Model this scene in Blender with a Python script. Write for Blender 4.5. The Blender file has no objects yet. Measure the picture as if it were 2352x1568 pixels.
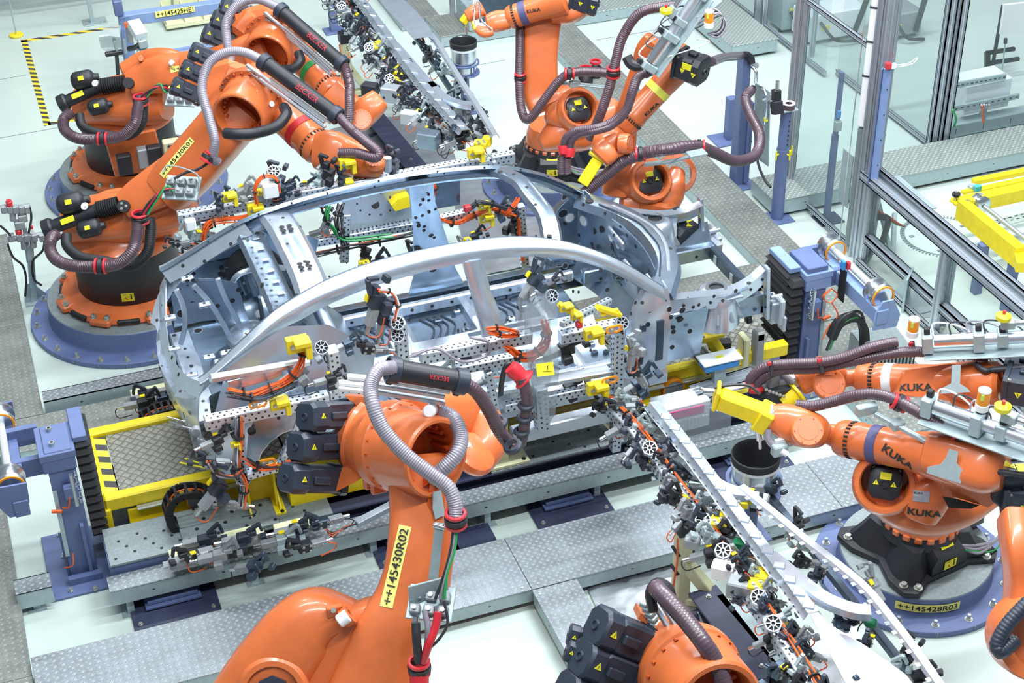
import bpy, math, random
from math import sin, cos, pi, radians as RAD
from mathutils import Vector as V, Matrix
sc = bpy.context.scene
C = sc.collection
# ---------------- camera, light, exposure ----------------
F_PX, PITCH, ROLL, YAW, CH = 3684.0, RAD(34.047), RAD(1.117), RAD(70.645), 8.0
FW = V((cos(PITCH)*cos(YAW), cos(PITCH)*sin(YAW), -sin(PITCH)))
R0 = V((sin(YAW), -cos(YAW), 0)); D0 = FW.cross(R0)
RT = R0*cos(ROLL) + D0*sin(ROLL); DN = -R0*sin(ROLL) + D0*cos(ROLL)
O = V((0, 0, CH))
cd = bpy.data.cameras.new('camera'); cam = bpy.data.objects.new('camera', cd); C.objects.link(cam)
cd.sensor_width = 36; cd.lens = 36*F_PX/2352; cd.clip_end = 200
M4 = Matrix((RT, -DN, -FW)).transposed().to_4x4(); M4.translation = O; cam.matrix_world = M4
sc.camera = cam
w = bpy.data.worlds.new('hall'); sc.world = w; w.use_nodes = True
nt = w.node_tree; bg = nt.nodes['Background']
tc = nt.nodes.new('ShaderNodeTexCoord'); sx = nt.nodes.new('ShaderNodeSeparateXYZ'); cr = nt.nodes.new('ShaderNodeValToRGB')
nt.links.new(tc.outputs['Generated'], sx.inputs[0]); nt.links.new(sx.outputs['Z'], cr.inputs[0]); nt.links.new(cr.outputs[0], bg.inputs['Color'])
cr.color_ramp.elements[0].position = 0.0; cr.color_ramp.elements[0].color = (.50, .58, .66, 1)
cr.color_ramp.elements[1].position = 0.9; cr.color_ramp.elements[1].color = (.80, .90, 1.0, 1)
bg.inputs['Strength'].default_value = 0.42
def lamp(x, y, z, sx_, sy_, e, col=(.93, .97, 1)):
    l = bpy.data.lights.new('ceiling_lamp', 'AREA'); l.shape = 'RECTANGLE'; l.size = sx_; l.size_y = sy_; l.energy = e; l.color = col
    o = bpy.data.objects.new('ceiling_lamp', l); o.location = (x, y, z); C.objects.link(o); return o
for lx, ly, le in ((0.5, 4.5, 260), (5.5, 4.5, 420), (0.5, 9.5, 300), (6.0, 9.0, 520), (1.5, 14.5, 300), (7.0, 14.0, 360), (4.5, 19, 300), (10.5, 11, 320)):
    lamp(lx, ly, 9.5, 4.2, .35, le*1.68)
sc.view_settings.view_transform = 'Standard'; sc.view_settings.look = 'None'
sc.view_settings.exposure = -0.26; sc.view_settings.gamma = 1; sc.view_settings.use_curve_mapping = False
# ---------------- lifting measured image points into the hall ----------------
def ray(px, py): return RT*((px-1176)/F_PX) + DN*((py-784)/F_PX) + FW
def A(px, py, z=0.0):
    r = ray(px, py); return O + r*((z-CH)/r.z)
def Y(px, py, y):
    r = ray(px, py); return O + r*(y/r.y)
def X(px, py, x):
    r = ray(px, py); return O + r*(x/r.x)
def D(px, py, d): return O + ray(px, py)*d
def dep(p): return (p-O).dot(FW)
# ---------------- materials ----------------
MATS = {}
def mat(name, col, rough=.5, metal=0., noise=0., nscale=20., bump=0., bscale=60., coat=0., spec=.5, trans=0., alpha=1., emit=0.):
    m = bpy.data.materials.new(name); m.use_nodes = True; n = m.node_tree.nodes; L = m.node_tree.links
    b = n['Principled BSDF']
    b.inputs['Base Color'].default_value = (*col, 1); b.inputs['Roughness'].default_value = rough; b.inputs['Metallic'].default_value = metal
    b.inputs['Specular IOR Level'].default_value = spec; b.inputs['Coat Weight'].default_value = coat; b.inputs['Coat Roughness'].default_value = .15
    b.inputs['Transmission Weight'].default_value = trans; b.inputs['Alpha'].default_value = alpha
    if emit: b.inputs['Emission Color'].default_value = (*col, 1); b.inputs['Emission Strength'].default_value = emit
    t = n.new('ShaderNodeTexCoord')
    if noise:
        x = n.new('ShaderNodeTexNoise'); x.inputs['Scale'].default_value = nscale; x.inputs['Detail'].default_value = 6; x.inputs['Roughness'].default_value = .65
        L.new(t.outputs['Object'], x.inputs['Vector'])
        r = n.new('ShaderNodeValToRGB'); r.color_ramp.elements[0].position = .3; r.color_ramp.elements[1].position = .7
        r.color_ramp.elements[0].color = tuple(c*(1-noise) for c in col)+(1,); r.color_ramp.elements[1].color = tuple(min(1, c*(1+noise*.5)) for c in col)+(1,)
        L.new(x.outputs['Fac'], r.inputs[0]); L.new(r.outputs[0], b.inputs['Base Color'])
    if bump:
        x = n.new('ShaderNodeTexNoise'); x.inputs['Scale'].default_value = bscale; x.inputs['Detail'].default_value = 3
        L.new(t.outputs['Object'], x.inputs['Vector'])
        bp = n.new('ShaderNodeBump'); bp.inputs['Strength'].default_value = bump; bp.inputs['Distance'].default_value = .01
        L.new(x.outputs['Fac'], bp.inputs['Height']); L.new(bp.outputs[0], b.inputs['Normal'])
    MATS[name] = m; return m
def s2l(r, g, b):
    f = lambda c: (c/255/12.92) if c <= 10 else ((c/255+.055)/1.055)**2.4
    return (f(r), f(g), f(b))
mat('orange', s2l(210, 108, 55), .38, noise=.10, nscale=6, coat=.5, bump=.05, bscale=200)
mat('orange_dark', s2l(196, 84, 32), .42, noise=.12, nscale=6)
mat('black', s2l(36, 39, 45), .45, noise=.2, nscale=30)
mat('rubber', s2l(30, 32, 36), .6)
mat('motor', s2l(46, 54, 68), .42, noise=.15, nscale=30)
mat('blue', s2l(94, 110, 152), .45, noise=.10, nscale=8)
mat('lightblue', s2l(128, 152, 196), .45, noise=.08, nscale=8)
mat('navy', s2l(52, 58, 84), .45, noise=.2, nscale=12)
mat('yellow', s2l(240, 216, 28), .42, noise=.12, nscale=14)
mat('zinc', s2l(168, 186, 190), .42, .35, noise=.12, nscale=25)
mat('alu', s2l(196, 204, 214), .36, .75, noise=.06, nscale=20)
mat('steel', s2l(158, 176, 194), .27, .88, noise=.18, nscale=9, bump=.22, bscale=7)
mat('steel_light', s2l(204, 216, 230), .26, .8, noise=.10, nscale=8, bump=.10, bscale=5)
mat('steel_dark', s2l(84, 98, 114), .36, .75, noise=.2, nscale=10)
mat('chrome', s2l(215, 220, 225), .2, .95)
mat('grey', s2l(150, 156, 160), .5, .3, noise=.12, nscale=30)
mat('greyplate', s2l(136, 148, 150), .5, .3, noise=.2, nscale=40)
mat('beige', s2l(214, 216, 176), .5, noise=.06)
mat('white', s2l(236, 238, 240), .4)
mat('hose', s2l(84, 66, 76), .36, noise=.2, nscale=20, coat=.3)
mat('greyhose', s2l(140, 136, 148), .36, noise=.1, nscale=20, coat=.4)
mat('cable_orange', s2l(226, 96, 36), .45)
mat('cable_black', s2l(44, 46, 52), .5)
mat('cable_green', s2l(40, 150, 80), .5)
mat('red', s2l(204, 40, 52), .4, coat=.3)
mat('green', s2l(30, 140, 90), .5)
mat('amber', s2l(240, 150, 30), .35)
mat('lampgreen', s2l(200, 226, 90), .4)
mat('labelyellow', s2l(240, 236, 130), .5)
mat('stickeryellow', s2l(228, 222, 40), .5)
mat('lettering', s2l(40, 40, 36), .6)
mat('redletter', s2l(190, 50, 60), .6)
mat('teal', s2l(70, 170, 180), .5)
mat('skyblue', s2l(60, 140, 210), .45)
mat('bolt', s2l(188, 192, 186), .35, .8)
mat('plaster', s2l(214, 224, 214), .6)
mat('pink', s2l(200, 70, 130), .5)
mat('bandred', s2l(190, 30, 36), .5); mat('bandgreen', s2l(36, 140, 70), .5); mat('bandyellow', s2l(232, 232, 90), .5)
mat('bandwhite', s2l(214, 222, 226), .5); mat('bandblue', s2l(76, 78, 120), .5)
mat('foil', s2l(200, 206, 212), .34, .85, noise=.15, nscale=9, bump=.35, bscale=10)
def glassmat(name, col, a, rough=.05):
    m = bpy.data.materials.new(name); m.use_nodes = True; n = m.node_tree.nodes; L = m.node_tree.links; n.clear()
    o = n.new('ShaderNodeOutputMaterial'); mx = n.new('ShaderNodeMixShader'); tr = n.new('ShaderNodeBsdfTransparent'); g = n.new('ShaderNodeBsdfPrincipled')
    tr.inputs[0].default_value = (.96, .98, .98, 1); g.inputs['Base Color'].default_value = (*col, 1); g.inputs['Roughness'].default_value = rough
    fr_ = n.new('ShaderNodeFresnel'); fr_.inputs[0].default_value = 1.45; ad = n.new('ShaderNodeMath'); ad.operation = 'MULTIPLY_ADD'; ad.inputs[1].default_value = .9; ad.inputs[2].default_value = a
    gm = n.new('ShaderNodeNewGeometry'); sb = n.new('ShaderNodeMath'); sb.operation = 'SUBTRACT'; sb.inputs[0].default_value = 1; L.new(gm.outputs['Backfacing'], sb.inputs[1]); ml = n.new('ShaderNodeMath'); ml.operation = 'MULTIPLY'; L.new(sb.outputs[0], ml.inputs[0]); L.new(ad.outputs[0], ml.inputs[1])
    L.new(fr_.outputs[0], ad.inputs[0]); L.new(ml.outputs[0], mx.inputs[0]); L.new(tr.outputs[0], mx.inputs[1]); L.new(g.outputs[0], mx.inputs[2]); L.new(mx.outputs[0], o.inputs[0])
    MATS[name] = m
glassmat('glass', s2l(190, 205, 205), .08)
glassmat('film', s2l(214, 220, 226), .48, .2)
def treadmat(name, base, hi, pitch, ln, wd, two=True, metal=.45, dirt=.25, bars=1):
    """diamond tread plate: raised lozenges in alternating directions on object X/Y"""
    m = bpy.data.materials.new(name); m.use_nodes = True; n = m.node_tree.nodes; L = m.node_tree.links; b = n['Principled BSDF']
    def mth(op, *a):
        k = n.new('ShaderNodeMath'); k.operation = op
        for i, v in enumerate(a):
            if isinstance(v, (int, float)): k.inputs[i].default_value = v
            else: L.new(v, k.inputs[i])
        return k.outputs[0]
    t = n.new('ShaderNodeTexCoord'); s = n.new('ShaderNodeSeparateXYZ'); L.new(t.outputs['Object'], s.inputs[0])
    out = None
    for k in range(2):
        u = mth('MULTIPLY', mth('ADD', s.outputs['X'], s.outputs['Y']), .7071/pitch); v = mth('MULTIPLY', mth('SUBTRACT', s.outputs['X'], s.outputs['Y']), .7071/pitch)
        # checkerboard: cell parity
        cu = mth('FLOOR', u); cv = mth('FLOOR', v); par = mth('ABSOLUTE', mth('SUBTRACT', mth('MODULO', mth('ABSOLUTE', mth('ADD', cu, cv)), 2.0), float(k)))
        fu = mth('SUBTRACT', mth('FRACT', u), .5); fv = mth('SUBTRACT', mth('FRACT', v), .5)
        if k: fu, fv = fv, fu
        if bars > 1:
            sel = mth('LESS_THAN', mth('ABSOLUTE', fv), wd*bars); fv = mth('MULTIPLY', mth('SUBTRACT', mth('FRACT', mth('ADD', mth('DIVIDE', fv, 2*wd), .5)), .5), wd*1.5)
            e = mth('ADD', mth('POWER', mth('ABSOLUTE', mth('DIVIDE', fu, ln)), 2.0), mth('POWER', mth('ABSOLUTE', mth('DIVIDE', fv, wd*.5)), 2.0)); ins = mth('MULTIPLY', mth('SUBTRACT', 1.0, mth('MINIMUM', e, 1.0)), sel)
        else:
            e = mth('ADD', mth('POWER', mth('ABSOLUTE', mth('DIVIDE', fu, ln)), 2.0), mth('POWER', mth('ABSOLUTE', mth('DIVIDE', fv, wd)), 2.0)); ins = mth('SUBTRACT', 1.0, mth('MINIMUM', e, 1.0))
        h = mth('MULTIPLY', ins, mth('SUBTRACT', 1.0, mth('MINIMUM', par, 1.0)))
        out = h if out is None else mth('ADD', out, h)
    nz = n.new('ShaderNodeTexNoise'); nz.inputs['Scale'].default_value = 5; nz.inputs['Detail'].default_value = 8; nz.inputs['Roughness'].default_value = .75; L.new(t.outputs['Object'], nz.inputs['Vector'])
    r = n.new('ShaderNodeValToRGB'); r.color_ramp.elements[0].position = .35; r.color_ramp.elements[1].position = .65
    r.color_ramp.elements[0].color = tuple(c*(1-dirt) for c in base)+(1,); r.color_ramp.elements[1].color = (*base, 1); L.new(nz.outputs['Fac'], r.inputs[0])
    mx = n.new('ShaderNodeMix'); mx.data_type = 'RGBA'; L.new(mth('MINIMUM', mth('MULTIPLY', out, 2.0), 1.0), mx.inputs['Factor']); L.new(r.outputs[0], mx.inputs['A']); mx.inputs['B'].default_value = (*hi, 1)
    L.new(mx.outputs['Result'], b.inputs['Base Color']); b.inputs['Metallic'].default_value = metal; b.inputs['Roughness'].default_value = .38
    bp = n.new('ShaderNodeBump'); bp.inputs['Strength'].default_value = .9; bp.inputs['Distance'].default_value = .004; L.new(out, bp.inputs['Height']); L.new(bp.outputs[0], b.inputs['Normal'])
    MATS[name] = m
treadmat('tread', s2l(146, 156, 163), s2l(212, 218, 220), .040, .42, .13, bars=2)
treadmat('tread_worn', s2l(150, 156, 150), s2l(184, 188, 184), .038, .40, .12, dirt=.35, bars=2)
treadmat('tread_five', s2l(120, 122, 112), s2l(214, 214, 206), .060, .46, .09, bars=5)
def dotmat():
    m = bpy.data.materials.new('tread_dots'); m.use_nodes = True; n = m.node_tree.nodes; L = m.node_tree.links; b = n['Principled BSDF']
    t = n.new('ShaderNodeTexCoord'); mp = n.new('ShaderNodeMapping'); mp.inputs['Rotation'].default_value[2] = RAD(45); mp.inputs['Scale'].default_value = (24, 24, 24)
    fr_ = n.new('ShaderNodeVectorMath'); fr_.operation = 'FRACTION'; sb = n.new('ShaderNodeVectorMath'); sb.operation = 'SUBTRACT'; sb.inputs[1].default_value = (.5, .5, 0)
    ml = n.new('ShaderNodeVectorMath'); ml.operation = 'MULTIPLY'; ml.inputs[1].default_value = (1, 1, 0); ln = n.new('ShaderNodeVectorMath'); ln.operation = 'LENGTH'
    L.new(t.outputs['Object'], mp.inputs[0]); L.new(mp.outputs[0], fr_.inputs[0]); L.new(fr_.outputs[0], sb.inputs[0]); L.new(sb.outputs[0], ml.inputs[0]); L.new(ml.outputs[0], ln.inputs[0])
    r = n.new('ShaderNodeValToRGB'); r.color_ramp.elements[0].position = .15; r.color_ramp.elements[1].position = .3; r.color_ramp.elements[0].color = (*s2l(214, 222, 218), 1); r.color_ramp.elements[1].color = (*s2l(160, 170, 166), 1)
    L.new(ln.outputs['Value'], r.inputs[0]); L.new(r.outputs[0], b.inputs['Base Color']); b.inputs['Metallic'].default_value = .4; b.inputs['Roughness'].default_value = .35
    bp = n.new('ShaderNodeBump'); bp.invert = True; bp.inputs['Strength'].default_value = .6; bp.inputs['Distance'].default_value = .004; L.new(ln.outputs['Value'], bp.inputs['Height']); L.new(bp.outputs[0], b.inputs['Normal'])
    MATS['tread_dots'] = m
dotmat()
def floormat():
    m = mat('floor', s2l(188, 203, 197), .28, noise=.04, nscale=1.2, coat=.2); return m
floormat()
def hazmat(name, ang, sc_, c1=s2l(236, 206, 60), c2=s2l(60, 60, 60)):
    m = bpy.data.materials.new(name); m.use_nodes = True; n = m.node_tree.nodes; L = m.node_tree.links; b = n['Principled BSDF']
    t = n.new('ShaderNodeTexCoord'); s = n.new('ShaderNodeSeparateXYZ'); L.new(t.outputs['Object'], s.inputs[0])
    a = n.new('ShaderNodeMath'); a.operation = 'MULTIPLY'; a.inputs[1].default_value = cos(ang)*sc_; L.new(s.outputs['X'], a.inputs[0])
    c = n.new('ShaderNodeMath'); c.operation = 'MULTIPLY_ADD'; c.inputs[1].default_value = sin(ang)*sc_; L.new(s.outputs['Y'], c.inputs[0]); L.new(a.outputs[0], c.inputs[2])
    f = n.new('ShaderNodeMath'); f.operation = 'FRACT'; L.new(c.outputs[0], f.inputs[0]); g = n.new('ShaderNodeMath'); g.operation = 'GREATER_THAN'; g.inputs[1].default_value = .5; L.new(f.outputs[0], g.inputs[0])
    mx = n.new('ShaderNodeMix'); mx.data_type = 'RGBA'; mx.inputs['A'].default_value = (*c1, 1); mx.inputs['B'].default_value = (*c2, 1); L.new(g.outputs[0], mx.inputs['Factor']); L.new(mx.outputs['Result'], b.inputs['Base Color']); b.inputs['Roughness'].default_value = .5
    MATS[name] = m
hazmat('hazard', RAD(60), 9.0); hazmat('hazard2', RAD(65), 7.0)
# ---------------- mesh builder ----------------
def orth(x, up):
    x = x.normalized(); u = (up - x*up.dot(x))
    if u.length < 1e-6: u = x.orthogonal()
    u.normalize(); return x, x.cross(u), u   # x, side, up
def fr(o, x, z):
    """frame with Z along z and X close to x"""
    z = z.normalized(); x = (x - z*x.dot(z)).normalized(); y = z.cross(x)
    m = Matrix((x, y, z)).transposed().to_4x4(); m.translation = o; return m
def smooth(pts, k=6):
    pts = [V(p) for p in pts]
    if len(pts) < 3: return pts
    P = [pts[0]*2-pts[1]] + pts + [pts[-1]*2-pts[-2]]; out = []
    for i in range(1, len(P)-2):
        a, b, c, d = P[i-1:i+3]
        for j in range(k):
            t = j/k; out.append(.5*((2*b)+(c-a)*t+(2*a-5*b+4*c-d)*t*t+(-a+3*b-3*c+d)*t**3))
    out.append(pts[-1]); return out
class MB:
    def __init__(s, m='grey'): s.v = []; s.f = []; s.mi = []; s.mats = []; s.T = Matrix(); s.m(m)
    def m(s, n):
        if n not in s.mats: s.mats.append(n)
        s.cur = s.mats.index(n); return s
    def add(s, vs, fs):
        b = len(s.v); T = s.T; s.v += [T @ V(p) for p in vs]; s.f += [[b+i for i in f] for f in fs]; s.mi += [s.cur]*len(fs); return s
    def box(s, c, d, b=.0, R=None):
        c = V(c); hx, hy, hz = d[0]/2, d[1]/2, d[2]/2; b = min(b, hx*.6, hy*.6, hz*.6)
        if b <= 0:
            vs = [V((x*hx, y*hy, z*hz)) for x in (-1, 1) for y in (-1, 1) for z in (-1, 1)]
            fs = [(0, 1, 3, 2), (4, 6, 7, 5), (0, 4, 5, 1), (2, 3, 7, 6), (0, 2, 6, 4), (1, 5, 7, 3)]
        else:
            vs = []; ix = {}
            for sx_ in (-1, 1):
                for sy_ in (-1, 1):
                    for sz_ in (-1, 1):
                        for k, q in enumerate(((hx, hy-b, hz-b), (hx-b, hy, hz-b), (hx-b, hy-b, hz))):
                            ix[sx_, sy_, sz_, k] = len(vs); vs.append(V((q[0]*sx_, q[1]*sy_, q[2]*sz_)))
            g = lambda x, y, z, k: ix[x, y, z, k]; fs = []
            for q in (-1, 1):
                f = [g(q, -1, -1, 0), g(q, 1, -1, 0), g(q, 1, 1, 0), g(q, -1, 1, 0)]; fs.append(f if q > 0 else f[::-1])
                f = [g(-1, q, -1, 1), g(-1, q, 1, 1), g(1, q, 1, 1), g(1, q, -1, 1)]; fs.append(f if q > 0 else f[::-1])
                f = [g(-1, -1, q, 2), g(1, -1, q, 2), g(1, 1, q, 2), g(-1, 1, q, 2)]; fs.append(f if q > 0 else f[::-1])
            for p in (-1, 1):
                for q in (-1, 1):
                    for (k1, k2, ff) in ((1, 2, lambda t: (t, p, q)), (0, 2, lambda t: (p, t, q)), (0, 1, lambda t: (p, q, t))):
                        fs.append([g(*ff(-1), k1), g(*ff(1), k1), g(*ff(1), k2), g(*ff(-1), k2)])
            for x in (-1, 1):
                for y in (-1, 1):
                    for z in (-1, 1): fs.append([g(x, y, z, 0), g(x, y, z, 1), g(x, y, z, 2)])
        if R is not None: vs = [R @ q for q in vs]
        return s.add([c+q for q in vs], fs)
    def bar(s, a, b, w, h, bev=.0, up=V((0, 0, 1))):
        a, b = V(a), V(b); x, sd, u = orth(b-a, V(up)); R = Matrix((x, sd, u)).transposed()
        return s.box((a+b)/2, ((b-a).length, w, h), bev, R)
    def rings(s, rs, cap=True, close=True):
        n = len(rs[0]); vs = [p for r in rs for p in r]; fs = []
        for i in range(len(rs)-1):
            for j in range(n if close else n-1):
                k = (j+1) % n; fs.append((i*n+j, i*n+k, (i+1)*n+k, (i+1)*n+j))
        if cap: fs.append(tuple(range(n))[::-1]); fs.append(tuple((len(rs)-1)*n+j for j in range(n)))
        return s.add(vs, fs)
    def cyl(s, a, b, r, r2=None, n=16, bev=0.):
        a, b = V(a), V(b); r2 = r if r2 is None else r2; L = (b-a).length
        pr = [(0, r), (L, r2)] if not bev else [(0, r-bev), (bev, r), (L-bev, r2), (L, r2-bev)]
        return s.lathe(a, b-a, pr, n)
    def lathe(s, o, ax, prof, n=24, cap=True, a0=0., a1=2*pi):
        o = V(o); x, sd, u = orth(V(ax), V((0, 0, 1)) if abs(V(ax).normalized().z) < .9 else V((1, 0, 0)))
        full = abs(a1-a0-2*pi) < 1e-6; m = n if full else n+1
        return s.rings([[o+x*h+(sd*cos(a0+(a1-a0)*i/n)+u*sin(a0+(a1-a0)*i/n))*r for i in range(m)] for h, r in prof], cap and full, full)
    def tube(s, pts, r, n=8, k=6, corr=0., cp=.02, sm=True):
        p = smooth(pts, k) if sm else [V(q) for q in pts]
        if corr:
            # resample evenly so that the ribs of the hose are even
            L = [0]
            for i in range(1, len(p)): L.append(L[-1]+(p[i]-p[i-1]).length)
            N = max(6, int(L[-1]/(cp/3))); N = min(N, 700); q = []; j = 0
            for i in range(N+1):
                t = L[-1]*i/N
                while j < len(L)-2 and L[j+1] < t: j += 1
                d = L[j+1]-L[j]; q.append(p[j].lerp(p[j+1], (t-L[j])/d if d else 0))
            p = q
        rs = []; u = None
        for i, q in enumerate(p):
            t = (p[min(i+1, len(p)-1)]-p[max(i-1, 0)])
            if t.length < 1e-9: continue
            t.normalize()
            u = t.orthogonal().normalized() if u is None else (u-t*u.dot(t)).normalized()
            w_ = t.cross(u); rr = (r[min(int(i*len(r)/len(p)), len(r)-1)] if isinstance(r, (list, tuple)) else r)*(1+(corr if i % 3 == 0 else (-corr if i % 3 == 1 else 0)))
            rs.append([q+(u*cos(2*pi*j/n)+w_*sin(2*pi*j/n))*rr for j in range(n)])
        return s.rings(rs)
    def sweep(s, pts, sec, up=None, n=20, k=4, pw=.6):
        """superellipse section (w, h) along a path; sec = list of (w, h) per path point"""
        up = FW if up is None else V(up)
        pts = [V(p) for p in pts]; p4 = smooth([V((i, sec[i][0], sec[i][1])) for i in range(len(pts))], k); p = smooth(pts, k); rs = []
        for i, q in enumerate(p):
            t = p[min(i+1, len(p)-1)]-p[max(i-1, 0)]; x, sd, u = orth(t, up); w_, h_ = p4[i][1]/2, p4[i][2]/2; r = []
            for j in range(n):
                a = 2*pi*j/n; c_, s_ = cos(a), sin(a)
                r.append(q+sd*w_*math.copysign(abs(c_)**pw, c_)+u*h_*math.copysign(abs(s_)**pw, s_))
            rs.append(r)
        # rounded ends
        def shrink(r, f, dq):
            c_ = sum(r, V())/len(r); return [c_+(q-c_)*f+dq for q in r]
        ta = (p[0]-p[1]).normalized()*sec[0][1]*.08; tb = (p[-1]-p[-2]).normalized()*sec[-1][1]*.08
        rs = [shrink(rs[0], .8, ta)]+rs+[shrink(rs[-1], .8, tb)]
        return s.rings(rs)
    def prism(s, poly, z0, z1, bev=0.):
        n = len(poly); area = sum(poly[i][0]*poly[(i+1) % n][1]-poly[(i+1) % n][0]*poly[i][1] for i in range(n))
        if area < 0: poly = poly[::-1]
        P = [V((a[0], a[1])) for a in poly]
        def inset(b):
            out = []
            for i in range(n):
                e1 = (P[i]-P[i-1]); e2 = (P[(i+1) % n]-P[i]); n1 = V((-e1.y, e1.x)); n2 = V((-e2.y, e2.x))
                if n1.length: n1.normalize()
                if n2.length: n2.normalize()
                m_ = n1+n2; d = max(.35, m_.length_squared/2); out.append(P[i]+m_*(b/d/1.0 if m_.length else 0)*.5*1.0*2/2)
            return out
        lv = [(P, z0), (P, z1)] if not bev else [(inset(bev), z0), (P, z0+bev), (P, z1-bev), (inset(bev), z1)]
        return s.rings([[V((q.x, q.y, z)) for q in pp] for pp, z in lv])
    def ring(s, o, ax, ro, ri, h, n=32, bev=.0):
        return s.lathe(o, ax, [(0, ri), (0, ro-bev), (bev, ro), (h-bev, ro), (h, ro-bev), (h, ri), (0, ri)], n, cap=False)
    def band(s, outer, inner, off, bev=0):
        """plate between two closed loops of equal count, thickness vector off"""
        off = V(off); a = [V(p) for p in outer]; b = [V(p) for p in inner]
        return s.rings([a, b, [p+off for p in b], [p+off for p in a], a], cap=False)
    def sheet(s, rows, th=.004):
        """surface through rows of points, given thickness"""
        rows = [[V(p) for p in r] for r in rows]; m_, n = len(rows), len(rows[0]); back = []
        for i in range(m_):
            r = []
            for j in range(n):
                du = rows[i][min(j+1, n-1)]-rows[i][max(j-1, 0)]; dv = rows[min(i+1, m_-1)][j]-rows[max(i-1, 0)][j]; q = du.cross(dv)
                r.append(rows[i][j]+(q.normalized()*th if q.length > 1e-12 else V((0, 0, th))))
            back.append(r)
        vs = [p for r in rows for p in r]+[p for r in back for p in r]; N = m_*n; fs = []
        for i in range(m_-1):
            for j in range(n-1):
                a = i*n+j; fs.append((a, a+1, a+n+1, a+n)); fs.append((N+a, N+a+n, N+a+n+1, N+a+1))
        bd = [j for j in range(n)]+[i*n+n-1 for i in range(1, m_)]+[(m_-1)*n+j for j in range(n-2, -1, -1)]+[i*n for i in range(m_-2, 0, -1)]
        for i in range(len(bd)):
            a, b = bd[i], bd[(i+1) % len(bd)]; fs.append((a, N+a, N+b, b))
        return s.add(vs, fs)
    def bolt(s, p, ax, r=.012, h=.014, n=6):
        ax = V(ax).normalized(); s.cyl(V(p), V(p)+ax*h*.3, r*1.5, n=10); return s.cyl(V(p)+ax*h*.3, V(p)+ax*h, r, n=n)
STUFF = {'screw', 'bolt', 'stud', 'hole', 'hole_cluster', 'flange_screw', 'cover_screw', 'floor_bead', 'pressed_rib', 'pictogram', 'spot_tab', 'terminal_strip', 'housing_screw', 'chain', 'grille', 'slotted_rail'}
def tagp(o, label=None, cat=None, group=None, kind=None):
    if not kind and not cat and o.name.split('.')[0] in STUFF: kind = 'stuff'
    for k, v in (('label', label), ('category', cat), ('group', group), ('kind', kind)):
        if v: o[k] = v
    return o
def obj(name, mb, parent=None, label=None, cat=None, group=None, kind=None, ang=35, flat=False):
    me = bpy.data.meshes.new(name); me.from_pydata([tuple(p) for p in mb.v], [], mb.f)
    for m_ in mb.mats: me.materials.append(MATS[m_])
    me.polygons.foreach_set('material_index', mb.mi)
    if not flat:
        me.polygons.foreach_set('use_smooth', [True]*len(me.polygons)); me.set_sharp_from_angle(angle=RAD(ang))
    me.validate(); me.update()
    o = bpy.data.objects.new(name, me); C.objects.link(o)
    if parent is not None:
        o.parent = parent; o.matrix_parent_inverse = INV[parent.name]
    INV[o.name] = Matrix()
    return tagp(o, label, cat, group, kind)
INV = {}
def thing(name, loc, label, cat, group=None):
    o = bpy.data.objects.new(name, None); o.location = loc; o.empty_display_size = .1; C.objects.link(o); INV[o.name] = Matrix.Translation(-V(loc)); return tagp(o, label, cat, group)
KIDS = {}
def copy_tree(o, off, label=None, parent=None, group=None):
    c = o.copy(); C.objects.link(c)
    for k in [k for k in bpy.data.objects if k.parent == o]:
        d = k.copy(); C.objects.link(d); d.parent = c
        for g in [g for g in bpy.data.objects if g.parent == k]:
            e = g.copy(); C.objects.link(e); e.parent = d
    c.location = c.location + V(off)
    if label: c['label'] = label
    if group: c['group'] = group
    return c
def text_mesh(t, wide=1.0, bold=0.0):
    cu = bpy.data.curves.new('text', 'FONT'); cu.body = t; cu.size = 1; cu.offset = bold; cu.resolution_u = 3; cu.align_x = 'CENTER'; cu.align_y = 'CENTER'
    o = bpy.data.objects.new('text', cu); me = bpy.data.meshes.new_from_object(o); bpy.data.objects.remove(o); bpy.data.curves.remove(cu)
    vs = [v.co.copy() for v in me.vertices]; fs = [list(p.vertices) for p in me.polygons]; bpy.data.meshes.remove(me)
    xs = [v.x for v in vs]; ys = [v.y for v in vs]; w_ = max(xs)-min(xs); h_ = max(ys)-min(ys); cx = (max(xs)+min(xs))/2; cy = (max(ys)+min(ys))/2
    return [V(((v.x-cx)/h_, (v.y-cy)/h_, 0)) for v in vs], fs, w_/h_
def lettering(t, mp, length, parent, m='lettering', name='lettering', height=None, bold=.01, label=None):
    """mp(u, v) -> point, u along the text, v up, in metres"""
    vs, fs, asp = text_mesh(t, bold=bold); k = length/asp; hk = height or k
    mb = MB(m); mb.add([mp(v.x*k, v.y*hk) for v in vs], fs); return obj(name, mb, parent, label, flat=True)
def flatmap(o, x, y):
    o, x, y = V(o), V(x).normalized(), V(y); y = (y-x*y.dot(x)).normalized(); nn = x.cross(y)
    if nn.dot(FW) > 0: nn = -nn
    return lambda u, v, k=.003: o+x*u+y*v+nn*k
def plate(name, o, x, y, w_, h_, m, parent, th=.004, label=None):
    mp = flatmap(o, x, y); mb = MB(m); rows = [[mp(u*w_/2, v*h_/2, .001+e) for u in (-1, 1)] for v in (-1, 1) for e in (0,)]
    a = [mp(-w_/2, -h_/2, 0), mp(w_/2, -h_/2, 0), mp(w_/2, h_/2, 0), mp(-w_/2, h_/2, 0)]; b = [mp(-w_/2, -h_/2, th), mp(w_/2, -h_/2, th), mp(w_/2, h_/2, th), mp(-w_/2, h_/2, th)]
    mb.rings([a, b]); return obj(name, mb, parent, label, flat=True)
from mathutils.bvhtree import BVHTree
BV = {}
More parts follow.
